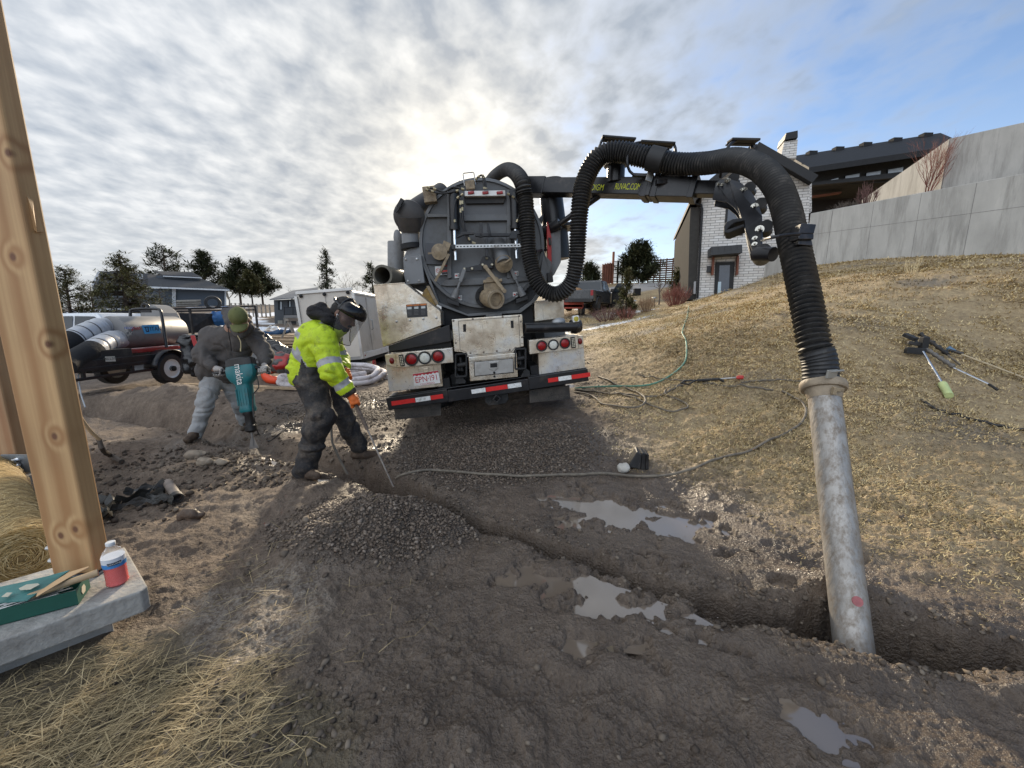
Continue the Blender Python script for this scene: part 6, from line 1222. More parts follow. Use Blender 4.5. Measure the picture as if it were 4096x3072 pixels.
# ------------------------------------------------------------------ pickups
def pickup(name, label, loc, rz, col, zoff=0, sc=1.0, door_open=False, group=None):
    root = thing(name, label, 'pickup', loc, (0, 0, rz), group); root.scale = (sc, sc, sc)
    paint = pbr('dark_vehicle_paint' if col[0] < .3 else 'white_vehicle_paint', col, .3, .1, var=.08, coat=.5, dirt=[c * .6 + .06 for c in col], dirt_amt=.3); gl_ = pbr('dark_glass', (.02, .025, .03), .08)
    m = MB(); yw = 1.0
    m.prism([(-2.9, -yw, .55), (-2.9, -yw, 1.18), (-.75, -yw, 1.2), (-.75, -yw, 1.25), (1.35, -yw, 1.22), (2.75, -yw, 1.12), (2.9, -yw, .95), (2.9, -yw, .5), (2.4, -yw, .5), (2.25, -yw, .85), (1.5, -yw, .85), (1.35, -yw, .5), (-1.2, -yw, .5), (-1.35, -yw, .88), (-2.15, -yw, .88), (-2.3, -yw, .55)], (0, 2 * yw, 0)); b_ = m.build('body', paint, root, bevel=.05)
    m = MB(); vs = [(-.75, .93, 1.22), (-.55, .78, 1.9), (.75, .76, 1.92), (1.4, .93, 1.22)]; m.add([(x, -y, z) for x, y, z in vs] + [(x, y, z) for x, y, z in vs], [(0, 1, 2, 3), (7, 6, 5, 4), (0, 4, 5, 1), (1, 5, 6, 2), (2, 6, 7, 3)]); cb = m.build('cab', paint, root, bevel=.05)
    m = MB()
    for s in (-1, 1): m.add([(-.6, s * .915, 1.27), (-.46, s * .82, 1.82), (.10, s * .81, 1.83), (.10, s * .92, 1.27)], [(0, 1, 2, 3)]); m.add([(.16, s * .92, 1.27), (.16, s * .81, 1.83), (.70, s * .80, 1.82), (1.22, s * .92, 1.27)], [(0, 1, 2, 3)])
    m.add([(-.735, -.8, 1.28), (-.60, -.72, 1.8), (-.60, .72, 1.8), (-.735, .8, 1.28)], [(0, 1, 2, 3)]); m.build('window', gl_, cb)
    for x in (-1.75, 1.88):
        for s in (-1, 1):
            t = MB(); t.lathe((x, s * .88, .42), (0, 1, 0), [(.25, -.14), (.39, -.14), (.42, -.1), (.42, .1), (.39, .14), (.25, .14)], 26, False); o = t.build('wheel', rubber, root, smooth=True); t = MB(); t.lathe((x, s * .88, .42), (0, 1, 0), [(.06, -.1), (.24, -.12), (.26, -.14), (.26, .14), (.24, .12), (.06, .1)], 20); t.build('rim', pbr('dark_rim', (.08, .08, .085), .4, .5), o, smooth=True)
    for s in (-1, 1): bx('tail_light', (-2.9, s * .9, 1.0), (.05, .16, .30), redlens, root, world=False); bx('headlight', (2.86, s * .8, 1.0), (.1, .3, .16), whitelens, root, world=False)
    bx('bumper', (-2.95, 0, .58), (.14, 1.9, .18), chrome if not door_open else blackmatte, root, world=False); bx('tailgate', (-2.91, 0, .92), (.03, 1.55, .42), paint, root, world=False)
    bx('mirror', (1.05, -1.08, 1.35), (.12, .2, .2), blackmatte, root, world=False)
    if door_open:
        m = MB(); m.prism([(0, 0, .5), (1.0, 0, .5), (1.0, 0, 1.2), (0.9, .06, 1.78), (.35, .08, 1.8), (0, .02, 1.22)], (0, .06, 0)); d_ = m.build('door', blackmatte, root, bevel=.02); d_.location = (1.15, -1.02, 0); d_.rotation_euler = (0, 0, R(-115)); m = MB(); m.add([(.1, -.005, 1.25), (.92, -.005, 1.25), (.84, .055, 1.72), (.38, .07, 1.74)], [(0, 1, 2, 3)]); m.build('door_window', gl_, d_)
    return root
pickup('pickup', 'white pickup parked behind the ground heater', (-12.35, 11.7, -.28), 0, (.66, .68, .70))
# ------------------------------------------------------------------ black railed utility trailer with a blue tarp
ut = thing('utility_trailer', 'black railed utility trailer standing behind the man in the cap', 'trailer', at('H4', 1450, 800, 14.5))
UA = [at('H4', 470, 672, 11.5), at('H4', 700, 655, 12.0), at('H4', 1095, 632, 12.8), at('H4', 1560, 620, 14.2), at('H4', 1812, 606, 15.0)]
m = MB()
for a, b in zip(UA, UA[1:]): m.bar(a, b, .05, .06)
m.bar(at('H4', 1085, 655, 12.8), at('H4', 1818, 640, 15.0), .04, .05); m.bar(at('H4', 480, 690, 11.5), at('H4', 1090, 655, 12.8), .04, .04); m.bar(at('H4', 300, 686, 11.2), at('H4', 480, 672, 11.5), .05, .05); m.build('rail_frame', black, ut, True)
for x, y0, y1, t in ((1235, 630, 800, 13.2), (1560, 615, 820, 14.2), (1815, 604, 800, 15.0)):
    m = MB(); a = at('H4', x, y0, t); b = Vector((a.x, a.y, .35)); m.bar(a, b, .06, .06); m.build('rail_post', black, ut, True)
m = MB(); m.prism([at('H4', 1140, 668, 13.3), at('H4', 1450, 672, 14.3), at('H4', 1440, 835, 14.3), at('H4', 1190, 850, 13.3)], (0, .1, 0)); m.build('side_board', blackmatte, ut, True)
m = MB(); c = at('H4', 1450, 830, 14.3); m.box((c.x, c.y + .8, .5), (3.5, 1.7, .1), (0, 0, .35)); m.build('trailer_bed', black, ut, True)
tp = lumpy('tarp', [('c', at('H4', 1470, 720, 14.5), at('H4', 1640, 700, 14.9), .3, .33), ('c', at('H4', 1560, 660, 14.8), at('H4', 1640, 720, 14.9), .2, .3)], .05, pbr('blue_tarp', (.03, .12, .30), .5, var=.25, scale=3, bump=.3), None, .1, .06, 4)
tag(tp, 'crumpled blue tarp in the black railed trailer', 'tarp')
# ------------------------------------------------------------------ enclosed white trailer
et = thing('enclosed_trailer', 'cream white enclosed cargo trailer parked behind the hi-vis worker', 'trailer', (-3.86, 9.9, .46), Matrix.Rotation(R(-4.5), 3, 'Y') @ Matrix.Rotation(R(2), 3, 'Z'))
cream = pbr('cream_white_panel', (.55, .505, .44), .42, var=.06, scale=2, dirt=(.40, .36, .30), dirt_amt=.35, dirt_scale=1.5)
W_, L_t, H_t = 1.40, 4.4, 1.78
m = MB(); prof = [(0, 0), (0, H_t - .14)] + [(-W_ / 2 + W_ / 2 * math.cos(R(a)) ** .55 if a < 90 else -W_ / 2 - W_ / 2 * abs(math.cos(R(a))) ** .55, H_t - .14 + .15 * math.sin(R(a)) ** .6) for a in range(10, 180, 10)] + [(-W_, H_t - .14), (-W_, 0)]
m.prism([(x, 0, z) for x, z in prof], (0, L_t, 0)); tb = m.build('trailer_body', cream, et, bevel=.012)
m = MB(); m.box((.008, -.008, H_t / 2 - .05), (.07, .07, H_t - .1)); m.box((-W_ - .008, -.008, H_t / 2 - .05), (.07, .07, H_t - .1)); m.box((-W_ / 2, -.012, H_t - .02), (W_, .05, .07)); m.box((.012, L_t / 2, H_t - .12), (.04, L_t, .05)); m.build('corner_trim', pbr('aluminium_trim', (.5, .49, .47), .35, .7), tb, bevel=.006)
bx('lower_trim', (.012, L_t / 2, .07), (.035, L_t - .1, .16), whitep, et, world=False); bx('marker_lamp', (.034, .14, .07), (.012, .06, .04), redlens, et, world=False)
m = MB(); m.box((.012, 1.25, .87), (.02, .72, 1.45)); sd = m.build('side_door', cream, et, bevel=.006); m = MB(); m.tube([(.03, .96, .72), (.075, .96, .74), (.075, .96, .98), (.03, .96, 1.0)], .014, 8); m.build('door_handle', steel, sd)
m = MB(); m.box((-W_ / 2, -.012, .85), (.008, .01, 1.6)); m.box((-W_ / 2, -.014, .03), (W_, .04, .08)); m.build('panel_seam', pbr('seam_grey', (.3, .29, .27), .5), et)
m = MB()
for x in (-.12, -.70, -1.28): m.ell((x, -.03, H_t - .1), (.045, .03, .045))
m.build('roof_lamp', darkvoid, et); wheel(et, (-.1, 2.5, -.12), .34, .2); wheel(et, (-W_ + .1, 2.5, -.12), .34, .2); bx('underframe', (-W_ / 2, L_t / 2, -.06), (W_ - .1, L_t - .1, .12), darkvoid, et, world=False); m = MB(); m.cyl((-W_ / 2, 0, .0), (-W_ / 2, -.0, -.45), .035); m.cyl((-.15, .1, 0), (-.15, .1, -.45), .03); m.build('jack_stand', darkvoid, et)
# ------------------------------------------------------------------ hoses and bags on the ground behind the workers
lw_ = pbr('white_lined_hose', (.60, .56, .57), .7, var=.08, scale=8, bump=.35, bscale=22, dirt=(.24, .2, .18), dirt_amt=.42, dirt_scale=7)
def coil(name, label, cat, loops, r_, mat, lift, n=120):
    m = MB(); o = None
    q, _ = spline(loops, n); m.tube(q, [r_ * (1 + .06 * math.sin(i * 1.1)) for i in range(n)], 12); o = m.build(name, mat, None, smooth=True); return tag(o, label, cat)
g0 = G('K', 1230, 1400); LP = []
for k in range(36):
    a = k * 2 * math.pi / 12; rr = 1.18 - .09 * (k // 12) + .05 * math.sin(k * 1.7); LP.append(Vector((g0.x - .08 + math.cos(a) * rr * 1.02, g0.y + .25 + math.sin(a) * rr * .85, 0)))
for i, p in enumerate(LP): p.z = h1(p.x, p.y) + .06 + .085 * (i // 12)
hc_ = coil('hose_coil', 'white lined discharge hose coiled on the gravel behind the hi-vis worker', 'hose', LP, .062, lw_, .06, 190)
m = MB(); i_ = 2; a = G('K', 1690, 1232, .2); b = G('K', 1840, 1232, .2); d_ = (b - a); m.cyl(a, b, .07); cpl = m.build('coupling', pbr('brass_coupling', (.42, .36, .24), .4, .7), hc_, True, smooth=True); m = MB(); m.cyl(a - d_ * .08, a + d_ * .1, .076); m.cyl(b - d_ * .1, b + d_ * .08, .076); m.build('coupling_ring', redp, hc_, True)
orm = pbr('orange_hose', (.72, .075, .022), .42, var=.1, scale=6, dirt=(.3, .08, .04), dirt_amt=.25)
op = [G('K', 1150, 1170, .1), G('K', 800, 1190, .1), G('K', 560, 1215, .1), G('K', 330, 1265, .09), G('K', 235, 1330, .09), G('K', 270, 1395, .09), G('K', 400, 1410, .09), G('K', 600, 1385, .09), G('K', 800, 1360, .09), G('K', 950, 1300, .09)]
q, ln = spline(op, int(6 / .012)); m = MB(); m.tube(q, [.085 + .008 * (i % 4 < 2) for i in range(len(q))], 14); o_ = m.build('corrugated_hose', orm, None, smooth=True); tag(o_, 'orange corrugated hose lying between the two workers', 'hose')
a = G('K', 1390, 1165, .12); m = MB(); m.cyl(a, a + Vector((.55, .1, 0)), .1, n=18); o_ = m.build('hose_coupler', chrome, None, smooth=True); tag(o_, 'short chrome hose coupler with a red end, beside the carton', 'coupler'); m = MB(); m.cyl(a + Vector((.55, .1, 0)), a + Vector((.85, .16, 0)), .105, n=18); m.build('hose_end', redp, o_, smooth=True)
cb_ = thing('carton', 'open white and brown cardboard carton in front of the cream trailer', 'box', G('K', 1560, 1190)); cb_.rotation_euler = (0, 0, R(12)); cw = pbr('carton_white', (.6, .58, .57), .7, var=.05); cbm = pbr('brown_cardboard', (.30, .19, .11), .8, var=.1)
bx('carton_body', (0, .18, .21), (.56, .40, .42), cw, cb_, world=False); bx('flap', (-.18, -.02, .47), (.38, .16, .006), cbm, cb_, (R(-35), 0, .2), 0, False); bx('flap', (.1, .38, .52), (.5, .006, .22), cbm, cb_, (R(-20), 0, 0), 0, False)
for x, z in ((-.16, .26), (.12, .2)): bx('print_patch', (x, -.021, z), (.14, .002, .16), pbr('purple_print', (.10, .07, .2), .6), cb_, world=False, bevel=0)
bag = pbr('black_plastic_sheet', (.014, .014, .015), .3, var=.4, scale=6, bump=.5, bscale=9); greyt = pbr('grey_tarpaulin', (.09, .088, .085), .5, var=.25, scale=4, bump=.5, bscale=10)
def ob(x, y, t, z='H4'): return np.array(at(z, x, y, t))
o_ = lumpy('rubbish_bag', [('c', ob(1240, 940, 8.2), ob(1260, 1140, 8.2), .18, .22), ('c', ob(1190, 905, 8.2), ob(1300, 900, 8.2), .09, .11), ('c', ob(1280, 1100, 8.2), ob(1350, 1150, 8.2), .2, .18)], .03, bag, None, .08, .05, 6, 4); tag(o_, 'tall black plastic bag standing beside the trailer wheel', 'bag')
m = MB(); m.bar(ob(1262, 870, 8.0), ob(1290, 960, 7.9), .07, .03); o_ = m.build('red_lever_bar', redp, None, bevel=.004); tag(o_, 'red steel bar leaning against the tall black bag', 'bar')
o_ = lumpy('plastic_sheet', [('c', ob(1880, 930, 9.6), ob(2010, 1010, 9.2), .14, .2), ('c', ob(2010, 1010, 9.2), ob(2150, 1040, 8.8), .22, .16), ('c', ob(1850, 870, 10), ob(1960, 930, 9.8), .1, .14)], .035, bag, None, .1, .06, 7, 6); tag(o_, 'black plastic sheeting heaped behind the orange hose', 'sheet')
o_ = lumpy('tarpaulin_roll', [('c', ob(1840, 1060, 7.9), ob(2050, 1110, 7.9), .23, .22)], .025, greyt, None, .1, .03, 9, 7); tag(o_, 'rolled grey tarpaulin lying on the orange hose', 'roll')
e_ = lumpy('red_end', [('c', ob(2040, 1105, 7.9), ob(2100, 1110, 7.9), .215, .20)], .025, redp, o_, .05, .02, 9, 8)
# ------------------------------------------------------------------ lumber, pallets, saw horse
wood = pbr('weathered_lumber', (.34, .25, .16), .8, var=.3, scale=5, stretch=(1, 12, 12), bump=.2)
lp = thing('lumber_pile', 'stacked boards of weathered lumber behind the hi-vis worker', 'lumber pile', at('K', 470, 860, 13)); c0 = at('K', 470, 860, 13); z0 = h1(c0.x, c0.y)
rnd = random.Random(5)
for k in range(7):
    for j in range(4):
        m = MB(); m.box((c0.x + rnd.uniform(-.25, .25), c0.y + j * .22 + rnd.uniform(-.03, .03), z0 + .1 + k * .11), (rnd.uniform(2.2, 3.2), .16, .05), (0, 0, rnd.uniform(-.05, .05))); m.build('board', wood, lp, True)
m = MB()
for k in range(6): m.box((c0.x + (k % 3 - 1) * .9, c0.y + .35, z0 + .045 + (k // 3) * .33 + .0), (.1, .9, .05))
m.build('bearer', wood, lp, True)
o_ = lumpy('tarp', [('c', ob(240, 700, 13, 'K'), ob(420, 665, 13.2, 'K'), .12, .14), ('c', ob(420, 665, 13.2, 'K'), ob(600, 650, 13.4, 'K'), .13, .1)], .04, pbr('navy_tarp', (.02, .06, .13), .55, var=.3), None, .1, .05, 6, 9); tag(o_, 'dark blue tarp laid over the top of the lumber pile', 'tarp')
o_ = lumpy('plastic_wrap', [('c', ob(220, 640, 14, 'K'), ob(330, 610, 14, 'K'), .10, .12), ('c', ob(330, 610, 14, 'K'), ob(430, 640, 14, 'K'), .12, .08)], .04, whitep, None, .08, .07, 9, 10); tag(o_, 'crumpled white plastic wrap on top of the lumber pile', 'plastic wrap')
sw = thing('saw_horse', 'grey wooden saw horse standing on the lumber pile', 'saw horse', at('K', 560, 750, 12.4)); gw = pbr('grey_wood', (.24, .215, .18), .85, var=.2, scale=6)
a = at('K', 570, 490, 12.4)
for (x, y, dy) in ((470, 750, 0), (640, 665, 0), (500, 740, .9), (660, 660, .9)):
    m = MB(); b = at('K', x, y, 12.4) + Vector((0, dy, 0)); m.bar(a + Vector((0, dy, 0)), b, .09, .05); m.build('leg', gw, sw, True, bevel=.004)
m = MB(); m.bar(a + Vector((0, -.1, .03)), a + Vector((0, 1.0, .03)), .10, .08); m.build('top_rail', gw, sw, True, bevel=.004)
m = MB(); c = G('H4', 1310, 1240); m.bar(Vector((-7.2, 8.3, .06)), Vector((-4.2, 7.6, .1)), .12, .05); o_ = m.build('timber_plank', wood, None, bevel=.004); tag(o_, 'long timber plank on the dirt in front of the trailer wheel', 'plank')
# ------------------------------------------------------------------ houses on the left
class Facade:
    """local frame facing the camera: photo zoom pixels become metres on an upright wall"""
    def __init__(s, z, ox, oy, t, yaw=0.0):
        s.z, s.ox, s.oy, s.k = z, ox, oy, ZR[z][2] * t / FPX; s.O = at(z, ox, oy, t); d = ray(z, ox, oy); az = math.atan2(d.x, d.y)
        s.k *= 1 / math.cos(az) * .92 if abs(az) > .2 else 1
        s.rm = Matrix.Rotation(-az + yaw, 3, 'Z')
    def p(s, x, y, w=0.0): return on_plane(s.z, x, y, s.O + s.rm @ Vector((0, w, 0)), s.rm @ Vector((0, 1, 0)))
    def back(s, w): return s.rm @ Vector((0, w, 0))
    def slab(s, name, pts, w, depth, mat, par, bevel=0):
        m = MB(); m.prism([s.p(x, y, w) for x, y in pts], s.back(depth)); return m.build(name, mat, par, True, bevel=bevel)
bl = pbr('blue_grey_siding', (.085, .10, .12), .7, var=.08, scale=2, stretch=(1, 1, 30)); shing = pbr('charcoal_shingles', (.035, .037, .042), .85, var=.3, scale=4, bump=.3); wt = pbr('white_trim', (.6, .6, .6), .5); gls = pbr('window_glass_pale', (.35, .38, .40), .12)
f = Facade('H4', 1220, 610, 43); hs = thing('barn_house', 'blue grey house with dark shingle roof and white eaves beyond the heater trailer', 'house', f.p(1220, 610)); hs.rotation_euler = (0, 0, 0)
f.slab('wall', [(880, 450), (1560, 462), (1560, 640), (880, 640)], 0, 6, bl, hs)
f.slab('side_wall', [(378, 432), (880, 445), (880, 640), (378, 640)], 1.5, 6, pbr('pale_grey_siding', (.16, .17, .18), .7, stretch=(1, 1, 30)), hs)
m = MB(); m.add([f.p(870, 440, -1.2), f.p(1585, 466, -1.2), f.p(1330, 372, 4.5), f.p(860, 335, 4.5), f.p(870, 428, -1.2), f.p(1585, 456, -1.2), f.p(1330, 360, 4.5), f.p(860, 323, 4.5)], [(0, 1, 2, 3), (4, 5, 6, 7), (0, 1, 5, 4), (1, 2, 6, 5), (2, 3, 7, 6), (3, 0, 4, 7)]); rf = m.build('roof', shing, hs, True)
m = MB(); m.add([f.p(1000, 345, 2.6), f.p(1338, 358, 2.6), f.p(1250, 312, 5), f.p(925, 302, 5), f.p(1000, 330, 2.6), f.p(1338, 346, 2.6), f.p(1250, 304, 5), f.p(925, 296, 5)], [(0, 1, 2, 3), (4, 5, 6, 7), (0, 1, 5, 4), (1, 2, 6, 5), (2, 3, 7, 6), (3, 0, 4, 7)]); m.build('upper_roof', shing, hs, True)
f.slab('clerestory', [(940, 335), (1320, 352), (1320, 400), (940, 400)], 3.0, 2, bl, hs)
m = MB(); m.add([f.p(370, 432, .8), f.p(900, 440, .8), f.p(870, 330, 4.5), f.p(430, 305, 4.5), f.p(370, 424, .8), f.p(900, 430, .8), f.p(870, 318, 4.5), f.p(430, 296, 4.5)], [(0, 1, 2, 3), (4, 5, 6, 7), (0, 1, 5, 4), (1, 2, 6, 5), (2, 3, 7, 6), (3, 0, 4, 7)]); m.build('side_roof', shing, hs, True)
f.slab('gable_end', [(380, 430), (428, 318), (436, 440)], 1.4, .3, pbr('pale_grey_siding', (.16, .17, .18), .7), hs)
m = MB(); m.bar(f.p(868, 439, -1.25), f.p(1588, 466, -1.25), .08, .16); m.bar(f.p(1000, 342, 2.55), f.p(1340, 357, 2.55), .06, .12); m.bar(f.p(372, 425, .75), f.p(432, 302, .75), .1, .15); m.build('eave_trim', wt, hs, True)
for x in (1088, 1105, 1552): m = MB(); m.bar(f.p(x, 455, -.2), f.p(x, 640, -.2), .14, .14); m.build('porch_column', wt, hs, True)
for x0, y0, x1, y1, w in ((612, 332, 652, 358, 1.0), (772, 322, 822, 362, 1.0), (400, 392, 425, 420, 1.4)):
    fr = f.slab('window', [(x0, y0), (x1, y0), (x1, y1), (x0, y1)], w, .1, wt, hs); f.slab('pane', [(x0 + 6, y0 + 6), (x1 - 6, y0 + 6), (x1 - 6, y1 - 5), (x0 + 6, y1 - 5)], w - .02, .01, gls, fr)
# yard clutter in front of the barn house
c0 = at('H4', 1210, 600, 38); lg = thing('log_pile', 'stack of cut poles lying in front of the blue grey house', 'log pile', c0)
for k in range(8): m = MB(); m.cyl(f.p(1120, 605 - k * 6, -5 + .2 * (k % 3)), f.p(1300 + 12 * (k % 4), 600 - k * 6, -4.6), .10, n=8); m.build('log', gw, lg, True)
m = MB(); cq = f.p(1440, 580, -5); m.lathe(cq, f.back(1) + Vector((0, 0, .1)), [(.45, -.25), (.72, -.22), (.75, 0), (.72, .22), (.45, .25)], 28, False); o_ = m.build('tractor_tyre', rubber, None, smooth=True); tag(o_, 'large dark tyre leaning by the pole stack in front of the house', 'tyre')
f = Facade('K', 560, 560, 30); dh = thing('grey_house', 'dark grey house with a railed deck left of the cream trailer', 'house', f.p(560, 560)); dg_ = pbr('dark_grey_siding', (.085, .09, .095), .75, var=.1, scale=2, stretch=(1, 1, 25))
f.slab('wall', [(350, 185), (900, 160), (900, 600), (370, 600)], 0, 6, dg_, dh)
m = MB(); m.add([f.p(288, 186, -.7), f.p(1000, 140, -.7), f.p(1000, 10, 4), f.p(640, 55, 4), f.p(288, 172, -.7), f.p(1000, 126, -.7), f.p(1000, -4, 4), f.p(640, 42, 4)], [(0, 1, 2, 3), (4, 5, 6, 7), (0, 1, 5, 4), (1, 2, 6, 5), (2, 3, 7, 6), (3, 0, 4, 7)]); m.build('roof', pbr('grey_metal_roof', (.11, .115, .125), .6, var=.15), dh, True)
for x0, y0, x1, y1 in ((415, 205, 478, 330), (555, 195, 605, 290), (715, 180, 790, 268)):
    fr = f.slab('window', [(x0, y0), (x1, y0), (x1, y1), (x0, y1)], -.04, .06, darkvoid, dh); f.slab('pane', [(x0 + (x1 - x0) * .45, y0 + 6), (x1 - 6, y0 + 6), (x1 - 6, y1 - 6), (x0 + (x1 - x0) * .45, y1 - 6)], -.06, .02, gls, fr)
f.slab('deck', [(500, 410), (850, 405), (850, 445), (500, 450)], -1.4, 1.4, pbr('grey_deck', (.20, .19, .18), .7), dh); m = MB()
m.bar(f.p(500, 298, -1.35), f.p(850, 290, -1.35), .06, .05); m.bar(f.p(500, 402, -1.35), f.p(850, 398, -1.35), .05, .05)
for k in range(24): x = 502 + k * 15; m.bar(f.p(x, 298, -1.35), f.p(x, 402, -1.35), .02, .02)
for x in (505, 635, 770): m.bar(f.p(x, 285, -1.35), f.p(x, 410, -1.35), .07, .07)
m.build('deck_railing', black, dh, True); m = MB(); m.bar(f.p(510, 445, -1.3), f.p(512, 600, -1.3), .14, .14); m.bar(f.p(700, 445, -1.3), f.p(702, 600, -1.3), .14, .14); m.build('deck_post', gw, dh, True); f.slab('basement_door', [(410, 485), (480, 485), (480, 590), (410, 590)], -.03, .05, pbr('pale_door', (.3, .29, .25), .6), dh)
# farm fence across the snow
wf = thing('farm_fence', 'thin wire farm fence across the snowy field left of the grey house', 'fence', at('K', 180, 400, 34)); m = MB(); pf = [at('K', x, 400, 34) for x in range(-260, 360, 62)]
for p in pf:
    z = h1(p.x, p.y); m = MB(); m.bar((p.x, p.y, z - .1), (p.x, p.y, z + 1.15), .09, .09); m.build('post', gw, wf, True)
m = MB()
for hh in (.4, .75, 1.08):
    for a, b in zip(pf, pf[1:]): m.bar((a.x, a.y, h1(a.x, a.y) + hh), (b.x, b.y, h1(b.x, b.y) + hh), .03, .03)
m.build('wire', gw, wf, True)
# ================================================================== RIGHT: HOUSE, WALLS, DRIVE
HP0 = Vector((9.5, 20.4, 2.4)); he = Vector((math.cos(R(-18)), math.sin(R(-18)), 0)); hn = Vector((-he.y, he.x, 0)); 
if hn.y > 0: hn = -hn
hb = -hn                                                  # away from the camera
def hp_(z, x, y, w=0.0): return on_plane(z, x, y, HP0 + hb * w, hn)
house = thing('brick_house', 'white brick gabled house with black roofs and a covered patio on the hill', 'house', HP0)
def brick_mat():
    m = bpy.data.materials.new('white_brick'); m.use_nodes = True; t = m.node_tree; b = t.nodes['Principled BSDF']
    c = t.nodes.new('ShaderNodeTexCoord'); mp = t.nodes.new('ShaderNodeMapping'); mp.inputs['Rotation'].default_value = (0, 0, 0)
    sx = t.nodes.new('ShaderNodeSeparateXYZ'); t.links.new(c.outputs['Object'], sx.inputs[0]); dt = t.nodes.new('ShaderNodeVectorMath'); dt.operation = 'DOT_PRODUCT'; t.links.new(c.outputs['Object'], dt.inputs[0]); dt.inputs[1].default_value = he + hb * .999
    cb = t.nodes.new('ShaderNodeCombineXYZ'); t.links.new(dt.outputs['Value'], cb.inputs[0]); t.links.new(sx.outputs[2], cb.inputs[1])
    k = t.nodes.new('ShaderNodeTexBrick'); t.links.new(cb.outputs[0], k.inputs[0]); k.inputs['Color1'].default_value = (.74, .72, .69, 1); k.inputs['Color2'].default_value = (.60, .565, .52, 1); k.inputs['Mortar'].default_value = (.25, .235, .22, 1); k.inputs['Scale'].default_value = 1; k.inputs['Brick Width'].default_value = .42; k.inputs['Row Height'].default_value = .125; k.inputs['Mortar Size'].default_value = .012
    n = t.nodes.new('ShaderNodeTexNoise'); n.inputs['Scale'].default_value = 3; n.inputs['Detail'].default_value = 6; t.links.new(c.outputs['Object'], n.inputs[0]); mx = t.nodes.new('ShaderNodeMix'); mx.data_type = 'RGBA'; mx.blend_type = 'MULTIPLY'; mx.inputs[0].default_value = .2; t.links.new(k.outputs[0], mx.inputs[6]); t.links.new(n.outputs[0], mx.inputs[7]); t.links.new(mx.outputs[2], b.inputs['Base Color'])
    bp = t.nodes.new('ShaderNodeBump'); bp.inputs['Strength'].default_value = .6; bp.inputs['Distance'].default_value = .02; bp.invert = True; t.links.new(k.outputs['Fac'], bp.inputs['Height']); t.links.new(bp.outputs[0], b.inputs['Normal']); b.inputs['Roughness'].default_value = .85; return m
brick = brick_mat(); roofm = pbr('black_shingle_roof', (.014, .0145, .016), .8, var=.35, scale=5, bump=.3); fasc = pbr('black_fascia', (.012, .012, .013), .6, var=.2); sidg = pbr('charcoal_siding', (.05, .048, .045), .97, var=.15, spec=.05, rvar=.02)
hgl = pbr('house_glass', (.05, .06, .08), .05, spec=.8); hglp = pbr('clerestory_glass', (.42, .46, .50), .08)
def hslab(name, z, pts, w, depth, mat, par=house, bevel=0):
    m = MB(); m.prism([hp_(z, x, y, w) for x, y in pts], hb * depth); return m.build(name, mat, par, True, bevel=bevel)
hslab('wall', 'E', [(990, 1250), (1037, 440), (1400, 178), (1772, 372), (1735, 1200)], 0, 9, brick)
# gable roof
m = MB(); A = [hp_('E', x, y, -.55) for x, y in ((958, 498), (1405, 128), (1800, 352))]; B_ = [p + hb * 10 for p in A]; up_ = Vector((0, 0, -.20))
m.add(A + B_ + [p + up_ for p in A] + [p + up_ for p in B_], [(0, 1, 4, 3), (1, 2, 5, 4), (6, 7, 10, 9), (7, 8, 11, 10), (0, 1, 7, 6), (1, 2, 8, 7), (2, 5, 11, 8), (0, 3, 9, 6), (3, 4, 10, 9), (4, 5, 11, 10)]); m.build('roof', roofm, house, True)
m = MB(); m.bar(hp_('E', 1405, 140, -.6), hp_('E', 1805, 368, -.6), .06, .34); m.bar(hp_('E', 1405, 140, -.6), hp_('E', 958, 508, -.6), .06, .34); m.build('barge_board', fasc, house, True)
hslab('side_bay', 'E', [(950, 700), (957, 560), (1022, 560), (1002, 1190), (938, 1190)], .06, 9.2, sidg)
m = MB(); q = [hp_('E', x, y, -.08) for x, y in ((950, 500), (965, 530), (1030, 545), (1036, 570), (1003, 1180))]; m.tube(q, .055, 8); m.build('downspout', fasc, house, True)
# windows and door
def hwin(name, z, pts, w, par=house, gm=hgl, fr=.10, ins=10):
    o = hslab(name, z, pts, w, .12, fasc, par); cx = sum(p[0] for p in pts) / len(pts); cy = sum(p[1] for p in pts) / len(pts)
    hslab('pane', z, [(x + (ins if x < cx else -ins), y + (ins if y < cy else -ins)) for x, y in pts], w - .012, .01, gm, o); return o
hwin('window', 'E', [(1200, 545), (1320, 535), (1312, 750), (1184, 755)], -.04, ins=14)
d_ = hslab('door', 'F', [(1465, 330), (1635, 325), (1616, 640), (1450, 660)], -.05, .10, fasc); hslab('pane', 'F', [(1500, 358), (1592, 355), (1580, 640), (1484, 650)], -.062, .01, hgl, d_); hslab('reflection_panel', 'F', [(1487, 503), (1515, 502), (1508, 650), (1480, 650)], -.066, .004, pbr('painted_reflection', (.40, .50, .55), .2), d_)  # pale panel on the door pane is a reflection painted as colour
aw = hslab('awning', 'F', [(1425, 195), (1700, 172), (1702, 245), (1424, 266)], -1.0, 1.0, pbr('awning_metal', (.028, .030, .033), .5, var=.2)); 
for i in range(5): hslab('awning_seam', 'F', [(1432 + i * 56, 195 - i * 4.6), (1437 + i * 56, 194.5 - i * 4.6), (1437 + i * 56, 240 - i * 4.4), (1432 + i * 56, 240.5 - i * 4.4)], -1.015, .01, black, aw)
for x in (1440, 1658): hslab('awning_bracket', 'F', [(x, 270), (x + 18, 268), (x + 8, 440), (x - 10, 442)], -.28, .25, pbr('stained_timber', (.16, .05, .025), .6, var=.2), aw)
hslab('wall_lamp', 'F', [(1392, 362), (1424, 360), (1422, 418), (1390, 420)], -.16, .14, black, house, .01)
